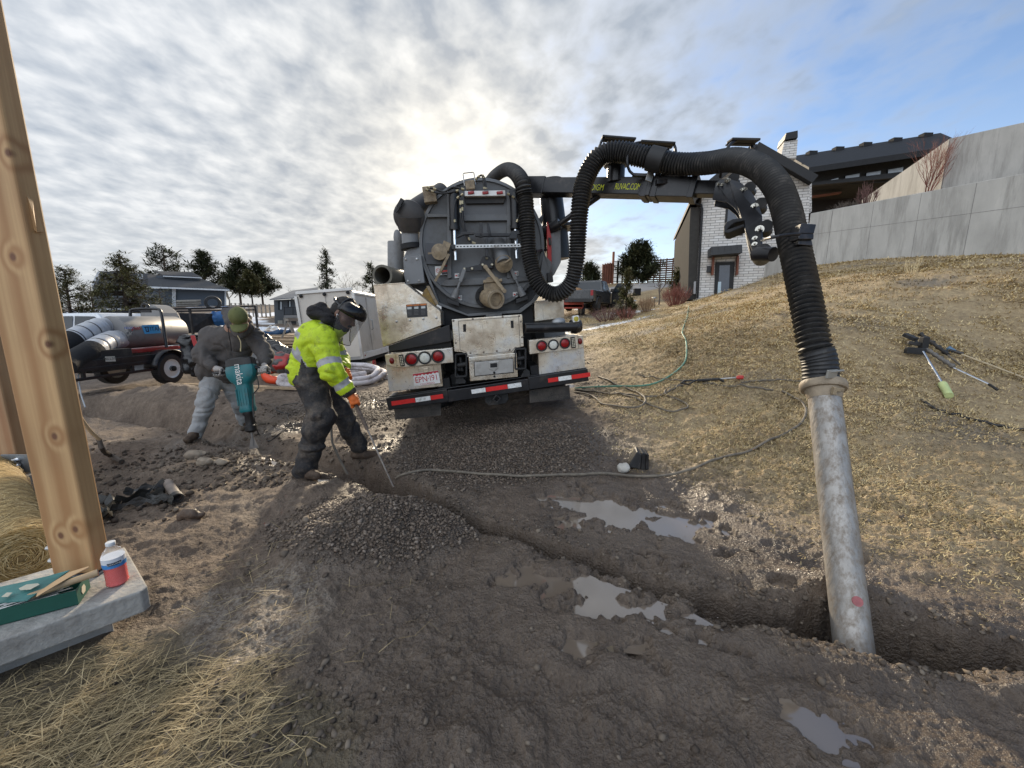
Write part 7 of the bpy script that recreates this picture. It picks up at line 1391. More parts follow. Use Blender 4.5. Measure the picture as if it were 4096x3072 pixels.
for pts in ([(1275, 500), (1293, 498), (1288, 610), (1268, 612)], [(1196, 580), (1222, 580), (1218, 632), (1192, 632)]): hslab('utility_box', 'F', pts, -.05 if pts[0][0] > 1250 else .3, .18, pbr('grey_enclosure', (.30, .30, .30), .5), house, .01)
# chimney behind the gable
hslab('chimney', 'W', [(410, 250), (437, 122), (537, 108), (525, 245)], 5.0, 1.1, brick); hslab('chimney_cap', 'W', [(452, 58), (537, 40), (537, 92), (440, 108)], 4.85, 1.3, fasc); hslab('chimney_flue', 'W', [(447, 104), (533, 92), (533, 112), (440, 124)], 5.2, .6, pbr('flue_light', (.5, .5, .5), .4), house)
# main wing: roof, clerestory, patio
m = MB(); e0, e1, r0, r1 = hp_('W', 620, 312, 3.6), hp_('W', 1700, 150, 3.6), hp_('W', 480, 232, 8.5), hp_('W', 1590, 58, 8.5); x1 = hp_('W', 1760, 130, 8.5); th = Vector((0, 0, -.28))
m.add([e0, e1, r1, r0, e0 + th, e1 + th, r1 + th, r0 + th, x1, x1 + th], [(0, 1, 2, 3), (4, 5, 6, 7), (0, 1, 5, 4), (1, 8, 2), (1, 8, 9, 5), (5, 9, 6), (3, 0, 4, 7), (2, 3, 7, 6)]); m.build('wing_roof', roofm, house, True)
m = MB()
for x, y in ((637, 205), (832, 175), (1035, 143), (1255, 110), (1478, 75)): m.box(hp_('W', x, y + 10, 7.9), (.5, .35, .28))
m.build('roof_vent', roofm, house, True)
hslab('wing_wall', 'W', [(600, 325), (1700, 170), (1700, 400), (600, 450)], 4.6, 6, sidg)
for pts in ([(752, 428), (780, 398), (842, 384), (838, 418)], [(884, 372), (998, 352), (994, 394), (882, 412)], [(1040, 350), (1155, 332), (1150, 372), (1036, 390)], [(1200, 325), (1320, 305), (1316, 350), (1198, 368)]): hwin('clerestory_window', 'W', pts, 4.5, house, hglp, ins=5)
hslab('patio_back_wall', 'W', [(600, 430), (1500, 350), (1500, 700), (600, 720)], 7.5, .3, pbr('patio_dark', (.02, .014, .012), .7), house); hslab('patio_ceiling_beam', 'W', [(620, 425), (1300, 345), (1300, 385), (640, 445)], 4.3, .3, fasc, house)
hslab('timber_beam', 'W', [(640, 520), (860, 490), (860, 500), (640, 532)], 5.5, .3, pbr('stained_timber', (.16, .05, .025), .6), house); hslab('return_wall', 'W', [(560, 330), (640, 380), (640, 640), (560, 680)], 0.2, 4, brick)
# ------------------------------------------------------------------ concrete retaining walls
def conc_mat():
    m = pbr('board_marked_concrete', (.41, .395, .365), .85, var=.18, scale=1.6, bump=.2, bscale=26, dirt=(.25, .24, .22), dirt_amt=.5, dirt_scale=1.6, stretch=(1, 1, .35), dstretch=(2.2, 2.2, .22)); return m
cm = conc_mat(); WN = Vector((-.83, -.56, 0)).normalized(); WD = Vector((-WN.y, WN.x, 0)); WD = WD if WD.x > 0 else -WD; WP = Vector((14.4, 14.9, 4))
def wp_(x, y, w=0.0, z='W'): return on_plane(z, x, y, WP - WN * w, WN)
PL, PR = wp_(630, 652), wp_(2205, 365); PR2 = PL + (PR - PL) * 2.0; PR2.z = PR.z + .05
rw_ = thing('retaining_wall', 'long grey concrete retaining wall along the top of the grassy bank', 'wall', (PL.x, PL.y, 3.4))
m = MB(); m.prism([PL, PR2, Vector((PR2.x, PR2.y, 2.4)), Vector((PL.x, PL.y, 2.6))], -WN * .30); m.build('wall_slab', cm, rw_, True, bevel=.02)
m = MB(); j0, j1 = wp_(660, 805, -.001), wp_(2205, 600, -.001); jd = (j1 - j0); m.bar(j0, j0 + jd * 2, .006, .012)
for k in range(9):
    p = PL + (PR2 - PL) * (.07 + k * .115); lo_ = 3.0; m.bar(Vector((p.x, p.y, p.z - .03)) + WN * .002, Vector((p.x, p.y, lo_)) + WN * .002, .005, .008 if k % 3 else .014)
m.build('joint', pbr('joint_grey', (.20, .195, .185), .9), rw_, True)
w2 = thing('retaining_wall', 'short low concrete wall between the house door and the long wall', 'wall', (12.5, 19, 3.3)); m = MB(); a = Vector((PL.x + .05, PL.y + .3, 0)); b = Vector((PL.x - .75, PL.y + 3.6, 0)); 
m.add([(a.x, a.y, 2.4), (b.x, b.y, 2.2), (b.x, b.y, 4.3), (a.x, a.y, 4.95), (a.x + .3, a.y, 2.4), (b.x + .3, b.y, 2.2), (b.x + .3, b.y, 4.3), (a.x + .3, a.y, 4.95)], [(0, 1, 2, 3), (4, 5, 6, 7), (0, 1, 5, 4), (2, 3, 7, 6), (0, 3, 7, 4), (1, 2, 6, 5)]); m.build('wall_slab', cm, w2, True, bevel=.015)
C2 = wp_(1662, 98, 1.5); C2b = wp_(1628, 436, 1.5); R2 = wp_(2205, 22, 1.5); R3 = C2 + (R2 - C2) * 3; R3.z = R2.z
w3 = thing('retaining_wall', 'upper stepped concrete wall with a sloping wing, behind the long wall', 'wall', (C2.x, C2.y, 5.5)); m = MB(); m.prism([C2, R3, Vector((R3.x, R3.y, 5.2)), Vector((C2.x, C2.y, 5.2))], -WN * .3); m.build('wall_slab', cm, w3, True, bevel=.015)
NW = Vector((-.985, .17, 0)); wa = on_plane('W', 1010, 552, C2, NW); wb = on_plane('W', 1632, 436, C2, NW); m = MB(); m.prism([C2 + Vector((0, .02, -.005)), wa, Vector((wa.x, wa.y, 4.8)), Vector((C2.x, C2.y + .02, 4.8))], Vector((.3, .05, 0))); m.build('wing_slab', cm, w3, True, bevel=.01)
m = MB(); m.prism([Vector((PL.x, PL.y, PL.z - .12)) - WN * .3, Vector((PR2.x, PR2.y, PR2.z - .12)) - WN * .3, Vector((PR2.x, PR2.y, PR2.z - .12)) - WN * 1.6, Vector((PL.x, PL.y, PL.z - .12)) - WN * 3.2], (0, 0, -.3)); o_ = m.build('terrace_soil', pbr('terrace_dirt', (.12, .09, .06), .9, var=.3)); o_['kind'] = 'structure'
# ------------------------------------------------------------------ dark pickup, red trailer, fences
c = G('BR', 640, 690); pk = pickup('pickup', 'dark grey pickup with its front door open, parked beyond the grass bank', (5.15, 25.6, h1(5.15, 25.6) - .02), R(62), (.035, .036, .038), door_open=True)
tt = lumpy('tarp', [('c', ob(420, 420, 24.0, 'BR'), ob(500, 450, 24.2, 'BR'), .25, .2)], .06, pbr('brown_tarp', (.24, .13, .06), .8), None, .1, .08, 4); tag(tt, 'brown tarp bundled in the bed of the dark pickup', 'tarp')
rt = thing('red_trailer', 'rusty red tandem trailer hitched behind the dark pickup', 'trailer', G('BR', 270, 790)); c = wm(rt).translation
m = MB(); m.box(c + Vector((.0, .3, .75)), (1.5, 2.6, .5)); m.box(c + Vector((0, -.95, .55)), (1.4, .1, .25)); m.build('trailer_box', pbr('rusty_red_paint', (.30, .045, .025), .6, var=.3, scale=5, dirt=(.15, .05, .03), dirt_amt=.4), rt, True, bevel=.02)
for y in (-.55, .25):
    for s in (-1, 1):
        m = MB(); m.lathe(c + Vector((s * .82, y + .3, .35)), (1, 0, 0), [(.2, -.1), (.33, -.1), (.36, -.07), (.36, .07), (.33, .1), (.2, .1)], 20); m.build('wheel', rubber, rt, True, smooth=True)
m = lumpy('load', [('c', c + Vector((-.4, -.4, 1.1)), c + Vector((.4, .6, 1.15)), .28, .25)], .06, pbr('rust_tarp', (.30, .07, .035), .8), rt, .1, .06, 4)
rust = pbr('rusty_picket', (.20, .075, .045), .75, var=.3, scale=3)
def slatfence(name, label, cat, p0, p1, nb, hgt, mat, nslat, tdz=0):
    fz = thing(name, label, cat, p0); n = nb
    for i in range(n + 1):
        p = Vector(p0).lerp(Vector(p1), i / n); z = h1(p.x, p.y); m = MB(); m.bar((p.x, p.y, z - .1), (p.x, p.y, z + hgt + .1), .1, .1); m.build('fence_post', mat, fz, True)
    m = MB()
    for k in range(nslat):
        for i in range(n):
            a = Vector(p0).lerp(Vector(p1), i / n); b = Vector(p0).lerp(Vector(p1), (i + 1) / n); zz = .12 + k * (hgt - .15) / (nslat - 1); m.bar((a.x, a.y, h1(a.x, a.y) + zz), (b.x, b.y, h1(b.x, b.y) + zz), .03, .14)
    m.build('slat_panel', mat, fz, True); return fz
a, b = at('BR', 1440, 285, 39), at('BR', 1990, 250, 36); slatfence('slat_fence', 'brown horizontal slat fence beyond the driveway', 'fence', (a.x, a.y, h1(a.x, a.y)), (b.x, b.y, h1(b.x, b.y)), 6, 2.2, pbr('brown_slats', (.10, .05, .035), .75, var=.3), 11)
a, b = at('BR', 765, 400, 36), at('BR', 905, 400, 38); slatfence('picket_fence', 'rusty red picket fence left of the metal gate', 'fence', (a.x, a.y, h1(a.x, a.y)), (b.x, b.y, h1(b.x, b.y)), 4, 1.9, rust, 16)
gt = thing('metal_gate', 'black metal gate with square bars across the driveway', 'gate', G('BR', 985, 375)); g0_ = at('BR', 915, 380, 38); g1_ = at('BR', 1060, 370, 38.5); z0 = h1(g0_.x, g0_.y); m = MB()
for s in (0, .48, .52, 1): p = g0_.lerp(g1_, s); m.bar((p.x, p.y, z0), (p.x, p.y, z0 + 2.2), .12, .12)
for k in range(6): m.bar((g0_.x, g0_.y, z0 + .2 + k * .38), (g1_.x, g1_.y, z0 + .2 + k * .38), .05, .05)
for k in range(1, 10): p = g0_.lerp(g1_, k / 10); m.bar((p.x, p.y, z0 + .1), (p.x, p.y, z0 + 2.1), .035, .035)
m.build('gate_leaf', black, gt, True); m = MB(); m.bar((g0_.x, g0_.y, z0 - .1), (g0_.x, g0_.y, z0 + 3.0), .2, .2); m.build('gate_post', rust, gt, True)
ht_ = thing('hand_truck', 'small hand truck standing on the slope beside the driveway', 'hand truck', G('BR', 1275, 480)); c = wm(ht_).translation; m = MB(); m.tube([c + Vector(q) for q in ((-.2, 0, .1), (-.2, .1, 1.2), (.2, .1, 1.2), (.2, 0, .1))], .03, 6); m.build('frame', steel, ht_, True); m = MB(); m.box(c + Vector((0, -.1, .25)), (.5, .3, .5)); m.build('load', darkvoid, ht_, True); m = MB(); m.lathe(c + Vector((-.25, 0, .12)), (1, 0, 0), [(.12, 0), (.12, .08)], 12); m.build('wheel', rubber, ht_, True)
for x, y, t_, lab in ((1245, 715, 17.5, 'low mushroom path light in front of the small spruce'), (588, 755, 17.0, 'thin black path light beside the pickup wheel'), (1537, 670, 18.5, 'thin black path light in front of the red twig shrub')):
    p = G('BR', x, y); pl_ = thing('path_light', lab, 'path light', p, None, 'path lights along the border'); m = MB(); m.cyl(p - Vector((0, 0, .05)), p + Vector((0, 0, .55)), .02, n=8); m.build('stake', black, pl_, True); m = MB(); m.lathe(p + Vector((0, 0, .52)), (0, 0, 1), [(.14, 0), (.13, .02), (.03, .08)], 14); m.build('lamp_hood', steel, pl_, True, smooth=True)
# ================================================================== TREES AND SHRUBS
needle = tone_mat('pine_needles', [(0, (.028, .036, .020)), (.5, (.065, .078, .038)), (1, (.12, .125, .065))], .7, .3)
needle_y = tone_mat('yellow_green_needles', [(0, (.05, .055, .02)), (.5, (.11, .11, .045)), (1, (.20, .18, .08))], .7, .3)
bark = pbr('bark', (.075, .055, .042), .9, var=.3, scale=9, bump=.4); twig = pbr('grey_twig', (.13, .105, .085), .85, var=.25); redtwig = pbr('red_twig', (.20, .075, .055), .8, var=.3)
def conifer(name, label, base, hgt, rad, style='pine', seed=1, nb=70, th=.15, mat=None, cl=16, leaf=None, group='pines and junipers'):
    rs = np.random.default_rng(seed); base = Vector(base); t = thing(name, label, 'tree', base, None, group)
    m = MB(); m.tube([base - Vector((0, 0, .2)), base + Vector((0, 0, hgt * .5)), base + Vector((.02 * hgt, 0, hgt * .97))], [hgt * .026, hgt * .017, hgt * .004], 8)
    P = []; TN = []; lf = leaf or .045 * hgt
    for i in range(nb):
        f = th + (1 - th) * ((i + rs.uniform(0, 1)) / nb)
        q = (f - th) / (1 - th)
        pr = {'pine': min(1, 2.4 * q ** .6) * (1 - q) ** .55 * 1.25 + .10, 'cone': min(1, 5 * q + .55) * (1 - q) ** .75 + .05, 'round': math.sqrt(max(0, 1 - (2 * q - 1) ** 2)) ** .9 + .08}[style]
        r = rad * pr * rs.uniform(.55, 1.12); a = rs.uniform(0, 6.283); z0 = f * hgt; lift = {'pine': .25, 'cone': -.12, 'round': .35}[style] * r
        d = Vector((math.cos(a), math.sin(a), 0)); s = base + Vector((0, 0, max(.05, z0 - lift * .4))); e = base + d * r + Vector((0, 0, z0 + lift * .6))
        m.tube([s, s.lerp(e, .5) + Vector((0, 0, .05 * r)), e], [hgt * .007, hgt * .004, hgt * .0015], 4)
        nc = max(2, int(cl * r / rad * .42) + 1)
        for k in range(nc):
            u = rs.uniform(.25, 1.05) ** .7; c = s.lerp(e, u) + Vector(rs.normal(0, .10 * rad, 3)) * (.55 if style != 'round' else .9)
            P.append(c); TN.append(np.clip(.35 + .3 * rs.normal() + .25 * u, 0, 1))
    m.build('trunk', bark, t, True)
    P = np.array([tuple(p) for p in P]); n = len(P); nn = 10; Q = np.repeat(P, nn, 0) + rs.normal(0, lf * .30, (n * nn, 3)); tn = np.clip(np.repeat(TN, nn) + .12 * rs.normal(size=n * nn), 0, 1)
    Q -= np.array(tuple(base))
    blades('crown', Q, np.full(len(Q), lf) * rs.uniform(.6, 1.25, len(Q)), np.full(len(Q), lf * .20) * rs.uniform(.6, 1.3, len(Q)), tn, mat or needle, .35, kind=None, parent=t, curl=.5)
    return t
def ground_at(z, x, y, t): p = at(z, x, y, t); return Vector((p.x, p.y, h1(p.x, p.y)))
def tree_px(z, xb, yb, ytop, wpx, t, name, label, style, seed, **k):
    b = ground_at(z, xb, yb, t); d = (Vector((b.x, b.y, 0))).length; top = at(z, xb, ytop, t); s = ZR[z][2] * t / FPX
    return conifer(name, label, b, top.z - b.z, wpx * s * .5 * 1.08, style, seed, **k)
tree_px('H4', 190, 700, 275, 330, 17, 'pine_tree', 'open branched pine tree right beside the timber post', 'pine', 3, nb=100, th=.08, cl=26, mat=needle_y)
tree_px('H4', 690, 700, 165, 700, 18, 'pine_tree', 'large bushy pine tree rising behind the ground heater', 'cone', 4, nb=170, th=.04, cl=40, mat=needle_y)
tree_px('H4', 985, 640, 455, 260, 20, 'pine_tree', 'short pine shrub right of the heater, below the white eave', 'round', 5, nb=34, th=.05)
tree_px('H4', 400, 720, 400, 260, 21, 'pine_tree', 'low dense pine between the two nearest pines', 'round', 51, nb=40, th=.05)
tree_px('H4', 1035, 420, 100, 350, 62, 'pine_tree', 'round topped pine standing behind the roof of the blue grey house', 'pine', 6, nb=62, th=.22, leaf=.75)
tree_px('H4', 1390, 570, 155, 300, 58, 'pine_tree', 'dark pine at the right end of the blue grey house', 'pine', 7, nb=80, th=.2, leaf=.75, cl=20)
tree_px('H4', 1690, 590, 210, 220, 56, 'pine_tree', 'tall slim pine, left one of the three in the field', 'pine', 8, nb=70, th=.28, leaf=.7, cl=18)
tree_px('H4', 1885, 590, 250, 240, 57, 'pine_tree', 'broad pine nearest the grey house, right one of the three in the field', 'pine', 9, nb=74, th=.26, leaf=.7, cl=18)
tree_px('H4', 1795, 600, 315, 150, 50, 'pine_tree', 'lighter green pine in front of the two dark field pines', 'pine', 10, nb=54, th=.3, leaf=.55, cl=16, mat=needle_y)
tree_px('D', 709, 640, 543, 52, 70, 'spruce_tree', 'small dark spruce showing above the cream trailer roof', 'cone', 11, nb=60, th=.05, leaf=.7)
tree_px('D', 806, 640, 572, 46, 60, 'pine_tree', 'pine tip showing between the cream trailer and the truck', 'pine', 12, nb=40, th=.1, leaf=.6)
tree_px('F', 780, 555, 180, 300, 37, 'juniper_tree', 'large dark juniper in front of the brown slat fence', 'pine', 13, nb=120, th=.03, leaf=.5, cl=24)
tree_px('F', 345, 560, 350, 170, 34, 'pine_tree', 'pine behind the dark pickup', 'pine', 14, nb=50, th=.1, leaf=.45)
tree_px('F', 1215, 520, 255, 130, 30, 'juniper_tree', 'dark juniper against the corner of the brick house', 'round', 15, nb=60, th=.05, leaf=.4, cl=20)
tree_px('F', 1150, 590, 395, 170, 25, 'pine_shrub', 'yellowish pine shrub left of the brick house', 'round', 16, nb=44, th=.05, leaf=.3, mat=needle_y)
tree_px('F', 672, 730, 400, 190, 19, 'spruce_tree', 'small olive spruce in the border beside the dark pickup', 'cone', 17, nb=80, th=.03, leaf=.19, mat=needle_y, cl=18)
def bare(name, label, base, hgt, seed, spread=.5, mat=None, depth=5, cat='tree', thick=.018, n0=1, group=None):
    rs = random.Random(seed); t = thing(name, label, cat, base, None, group); m = MB()
    def grow(p, d, l, r, k):
        q = p + d * l; m.tube([p, p.lerp(q, .5) + Vector((rs.gauss(0, .05), rs.gauss(0, .05), 0)) * l, q], [r, r * .8, r * .6], 5 if k > 2 else 3)
        if k == 0: return
        for i in range(rs.choice((2, 3, 3)) if k < depth else 4):
            v = (d + Vector((rs.gauss(0, spread), rs.gauss(0, spread), rs.gauss(.12, .25)))).normalized(); grow(p.lerp(q, rs.uniform(.55, 1)), v, l * rs.uniform(.55, .82), r * .58, k - 1)
    for i in range(n0): grow(Vector(base) + Vector((rs.gauss(0, .06), rs.gauss(0, .06), -.05)) * (n0 > 1), Vector((rs.gauss(0, .05 if n0 == 1 else spread), rs.gauss(0, .05 if n0 == 1 else spread), 1)).normalized(), hgt * .30, hgt * thick, depth)
    m.build('branches' if n0 == 1 else 'stems', mat or twig, t, True); return t
b = ground_at('F', 968, 650, 24); bare('bare_sapling', 'slender bare sapling on the slope beside the driveway', b, at('F', 968, 275, 24).z - b.z, 4, .42, depth=4)
for z, x, y, t, h_, sd, lab in (('H4', 1580, 560, 66, 9.5, 6, 'pale bare tree between the pines behind the blue grey house'), ('D', 752, 640, 60, 6.5, 8, 'pale bare tree behind the cream trailer'), ('D', 628, 655, 58, 4.2, 9, 'small pale bare tree above the roof of the dark grey house'), ('D', 780, 640, 66, 6.0, 10, 'faint bare tree just left of the truck silencer')):
    bare('bare_tree', lab, ground_at(z, x, y, t), h_, sd, .5, pbr('pale_twig', (.30, .27, .22), .85), depth=5, thick=.014, group='leafless trees on the horizon')
def shrub(name, label, base, hgt, wid, n, mat, seed, group=None):
    rs = random.Random(seed); t = thing(name, label, 'shrub', base, None, group); m = MB(); base = Vector(base)
    for i in range(n):
        a = rs.uniform(0, 6.28); r = wid * .5 * rs.uniform(.1, 1) ** .6; h_ = hgt * rs.uniform(.55, 1.05) * (1 - .35 * (r / (wid * .5)) ** 2); p = base + Vector((math.cos(a) * r * .35, math.sin(a) * r * .35, -.05)); q = base + Vector((math.cos(a) * r, math.sin(a) * r, h_)); w_ = hgt * .008
        mid = p.lerp(q, .55) + Vector((rs.gauss(0, .03), rs.gauss(0, .03), 0)) * hgt; m.tube([p, mid, q], [w_ * 1.5, w_, w_ * .5], 3)
        for k in range(3):
            e = mid + Vector((rs.gauss(0, .10), rs.gauss(0, .10), rs.uniform(.15, .35))) * hgt; m.tube([mid.lerp(q, rs.uniform(0, .5)), e], [w_ * .7, w_ * .4], 3)
    m.build('stems', mat, t, True); return t
for z, x, y, t, h_, wd, n, mt, lab in (('BR', 1850, 620, 20, 1.25, 1.7, 110, redtwig, 'tall red twig shrub beside the brick house'), ('BR', 850, 700, 19, .85, 1.9, 90, pbr('purple_twig', (.14, .075, .065), .85), 'low purplish twig shrub left of the small spruce'), ('BR', 1420, 670, 20, .95, 1.2, 80, pbr('tan_twig', (.26, .17, .10), .85), 'tan twig shrub right of the small spruce'), ('BR', 1130, 700, 18, .7, 1.2, 60, redtwig, 'small reddish shrub in front of the small spruce')):
    shrub('twig_shrub', lab, ground_at(z, x, y, t), h_, wd, n, mt, int(x), 'leafless shrubs in the border')
bb = wp_(1500, 470, .9); bare('bare_shrub', 'leafless reddish shrub standing in the terrace above the long wall', (bb.x, bb.y, bb.z - .35), 3.0, 21, .20, redtwig, 4, 'shrub', .0045, 9)
bb = wp_(1050, 560, .7); shrub('dry_shrub', 'dry grey shrub at the low end of the terrace wall', (bb.x, bb.y, bb.z - .25), 1.1, .9, 40, pbr('purple_twig', (.14, .075, .065), .85), 5)
for i, (x, y, lab) in enumerate(((880, 600, 'dry weeds nearest the left end of the long wall top'), (930, 590, 'dry weeds along the long wall top beside the grey shrub'))): bb = wp_(x, y, .6); shrub('dry_weed', lab, (bb.x, bb.y, bb.z - .25), .55, 1.2, 40, twig, 30 + i, 'dry weeds on the wall top')
# tall dry stalks at the foot of the wall
for i, (x, y, lab) in enumerate(((1385, 1090, 'tall pale grass stalks standing up on the bank below the wall'), (1170, 1190, 'short pale weed on the bank left of the tall stalks'))):
    b = G('W', x, y); shrub('dry_stalks', lab, b, .5 if i == 0 else .2, .45 if i == 0 else .7, 14, pbr('pale_stalk', (.5, .42, .26), .8), 40 + i)
# ================================================================== FOREGROUND LEFT
E1 = Vector((-.72, -.69, 0)).normalized(); E2 = Vector((-.80, .60, 0)).normalized(); PC = Vector((-1.77, 1.68, 0))
pad = thing('concrete_footing', 'grey concrete footing slab under the timber post', 'footing', PC); padm = pbr('footing_concrete', (.35, .335, .305), .9, var=.22, scale=3, bump=.4, bscale=40, dirt=(.21, .195, .175), dirt_amt=.5, dirt_scale=5)
def padp(u, v, z): return PC + E1 * u + E2 * v + Vector((0, 0, z))
m = MB(); m.prism([padp(0.0, .03, .20), padp(.03, 0, .20), padp(1.4, 0, .20), padp(1.4, .58, .20), padp(0, .58, .20)], (0, 0, -.115)); m.build('slab', padm, pad, True, bevel=.008, segs=3); m = MB(); m.prism([padp(.13, .10, .086), padp(1.4, .10, .086), padp(1.4, .5, .086), padp(.13, .5, .086)], (0, 0, -.30)); m.build('plinth', padm, pad, True, bevel=.01)
def wood_mat(name, c1, c2, c3, knots):
    m = bpy.data.materials.new(name); m.use_nodes = True; t = m.node_tree; b = t.nodes['Principled BSDF']; nn = t.nodes.new; lk = t.links.new
    c = nn('ShaderNodeTexCoord'); mp = nn('ShaderNodeMapping'); mp.inputs['Scale'].default_value = (9, 9, .8); lk(c.outputs['Object'], mp.inputs[0])
    # knots bend the grain
    kd = None; wz = nn('ShaderNodeVectorMath'); wz.operation = 'MULTIPLY'; lk(c.outputs['Object'], wz.inputs[0]); wz.inputs[1].default_value = (1, .4, .72)
    for kp in knots:
        dn = nn('ShaderNodeVectorMath'); dn.operation = 'DISTANCE'; lk(wz.outputs[0], dn.inputs[0]); dn.inputs[1].default_value = (kp[0], kp[1] * .4, kp[2] * .72)
        if kd is None: kd = dn.outputs['Value']
        else: q_ = nn('ShaderNodeMath'); q_.operation = 'MINIMUM'; lk(kd, q_.inputs[0]); lk(dn.outputs['Value'], q_.inputs[1]); kd = q_.outputs[0]
    kf = nn('ShaderNodeMapRange'); lk(kd, kf.inputs[0]); kf.inputs[1].default_value = .0; kf.inputs[2].default_value = .075; kf.inputs[3].default_value = 1.0; kf.inputs[4].default_value = 0; kf.interpolation_type = 'SMOOTHERSTEP'
    n = nn('ShaderNodeTexNoise'); n.inputs['Scale'].default_value = .9; n.inputs['Detail'].default_value = 3; lk(mp.outputs[0], n.inputs[0])
    ad = nn('ShaderNodeMath'); ad.operation = 'ADD'; m1 = nn('ShaderNodeMath'); m1.operation = 'MULTIPLY'; m1.inputs[1].default_value = 1.1; lk(n.outputs[0], m1.inputs[0]); gx_ = nn('ShaderNodeSeparateXYZ'); lk(c.outputs['Object'], gx_.inputs[0]); mg = nn('ShaderNodeMath'); mg.operation = 'MULTIPLY_ADD'; lk(gx_.outputs[0], mg.inputs[0]); mg.inputs[1].default_value = 8.5; lk(m1.outputs[0], mg.inputs[2]); lk(mg.outputs[0], ad.inputs[0]); lk(kf.outputs[0], ad.inputs[1])
    sn = nn('ShaderNodeMath'); sn.operation = 'SINE'; m2 = nn('ShaderNodeMath'); m2.operation = 'MULTIPLY'; m2.inputs[1].default_value = 6.5; lk(ad.outputs[0], m2.inputs[0]); lk(m2.outputs[0], sn.inputs[0])
    r = nn('ShaderNodeValToRGB'); e = r.color_ramp.elements; e[0].position = .0; e[0].color = (*c1, 1); e[1].position = 1; e[1].color = (*c2, 1); q = nn('ShaderNodeMapRange'); q.inputs[1].default_value = -1; lk(sn.outputs[0], q.inputs[0])
    n4 = nn('ShaderNodeTexNoise'); mp4 = nn('ShaderNodeMapping'); mp4.inputs['Scale'].default_value = (60, 60, 2); lk(c.outputs['Object'], mp4.inputs[0]); lk(mp4.outputs[0], n4.inputs[0]); n4.inputs['Scale'].default_value = 1; n4.inputs['Detail'].default_value = 5
    mm = nn('ShaderNodeMath'); mm.operation = 'MULTIPLY'; lk(q.outputs[0], mm.inputs[0]); lk(n4.outputs[0], mm.inputs[1]); m5 = nn('ShaderNodeMath'); m5.operation = 'MULTIPLY'; m5.inputs[1].default_value = 1.5; lk(mm.outputs[0], m5.inputs[0]); lk(m5.outputs[0], r.inputs[0])
    kc = nn('ShaderNodeMapRange'); lk(kd, kc.inputs[0]); kc.inputs[1].default_value = .018; kc.inputs[2].default_value = .009; mx = nn('ShaderNodeMix'); mx.data_type = 'RGBA'; lk(kc.outputs[0], mx.inputs[0]); lk(r.outputs[0], mx.inputs[6]); mx.inputs[7].default_value = (*c3, 1)
    # broad tone drift along the board
    n6 = nn('ShaderNodeTexNoise'); n6.inputs['Scale'].default_value = 2.2; n6.inputs['Detail'].default_value = 4; lk(c.outputs['Object'], n6.inputs[0]); mx2 = nn('ShaderNodeMix'); mx2.data_type = 'RGBA'; mx2.blend_type = 'MULTIPLY'; mx2.inputs[0].default_value = .45; lk(mx.outputs[2], mx2.inputs[6]); lk(n6.outputs[0], mx2.inputs[7]); ga = nn('ShaderNodeGamma'); ga.inputs[1].default_value = .8; lk(mx2.outputs[2], ga.inputs[0])
    lk(ga.outputs[0], b.inputs['Base Color']); b.inputs['Roughness'].default_value = .62
    bp = nn('ShaderNodeBump'); bp.inputs['Strength'].default_value = .15; bp.inputs['Distance'].default_value = .004; lk(n4.outputs[0], bp.inputs['Height']); lk(bp.outputs[0], b.inputs['Normal']); return m
pbl = on_plane('D', 113, 1243, (0, 0, .215), Vector((0, 0, 1))); pbr_ = on_plane('D', 207, 1239, (0, 0, .215), Vector((0, 0, 1))); pw = (pbr_ - pbl).length; pd = (pbr_ - pbl).normalized(); pn = Vector((-pd.y, pd.x, 0)); pdp = .09
KN = [on_plane('D', x / 1.85172, y / 1.85172, pbl, Vector((0, 1, 0))) - (pbl + pbr_) / 2 for x, y in ((15, 605), (41, 1026), (177, 1378), (208, 1748), (238, 2145), (292, 2122))]
fir = wood_mat('fresh_fir_timber', (.36, .16, .052), (.60, .34, .135), (.13, .045, .018), KN)
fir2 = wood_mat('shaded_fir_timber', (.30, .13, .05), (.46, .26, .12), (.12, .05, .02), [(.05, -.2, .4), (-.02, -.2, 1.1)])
post = thing('timber_post', 'thick fresh fir timber post standing on the concrete footing', 'post', (pbl + pbr_) / 2)
m = MB(); m.prism([pbl, pbr_, pbr_ + pn * pdp, pbl + pn * pdp], (0, 0, 4.6)); po_ = m.build('beam', fir, post, True, bevel=.012, segs=3)
sp = MB(); c = pbr_ + Vector((0, .03, 1.72)); sp.add([c + Vector(q) for q in ((-.005, 0, -.05), (.012, 0, -.06), (.012, 0, .02), (-.003, 0, .10), (-.005, .03, -.05), (.010, .03, -.05), (-.003, .02, .08))], [(0, 1, 2, 3), (4, 5, 1, 0), (1, 5, 6, 2), (3, 2, 6), (0, 3, 6, 4)]); sp.build('splinter', fir, po_, True)
m = MB(); m.prism([pbl + Vector((-.012, -.012, -.003)), pbr_ + Vector((.012, -.012, -.003)), pbr_ + pn * pdp + Vector((.012, .012, -.003)), pbl + pn * pdp + Vector((-.012, .012, -.003))], (0, 0, -.011)); m.prism([pbl + Vector((-.010, .02, 0)), pbl + Vector((-.002, .02, 0)), pbl + Vector((-.002, pdp - .01, 0)), pbl + Vector((-.010, pdp - .01, 0))], (0, 0, .16)); bs = m.build('base_bracket', pbr('blue_grey_bracket', (.14, .16, .19), .45, .5), post, True, bevel=.002); m = MB()
for z in (.05, .12): m.cyl(pbl + Vector((-.01, .05, z)), pbl + Vector((-.06, .05, z)), .012, n=8)
m.build('bolt', steel, bs, True)
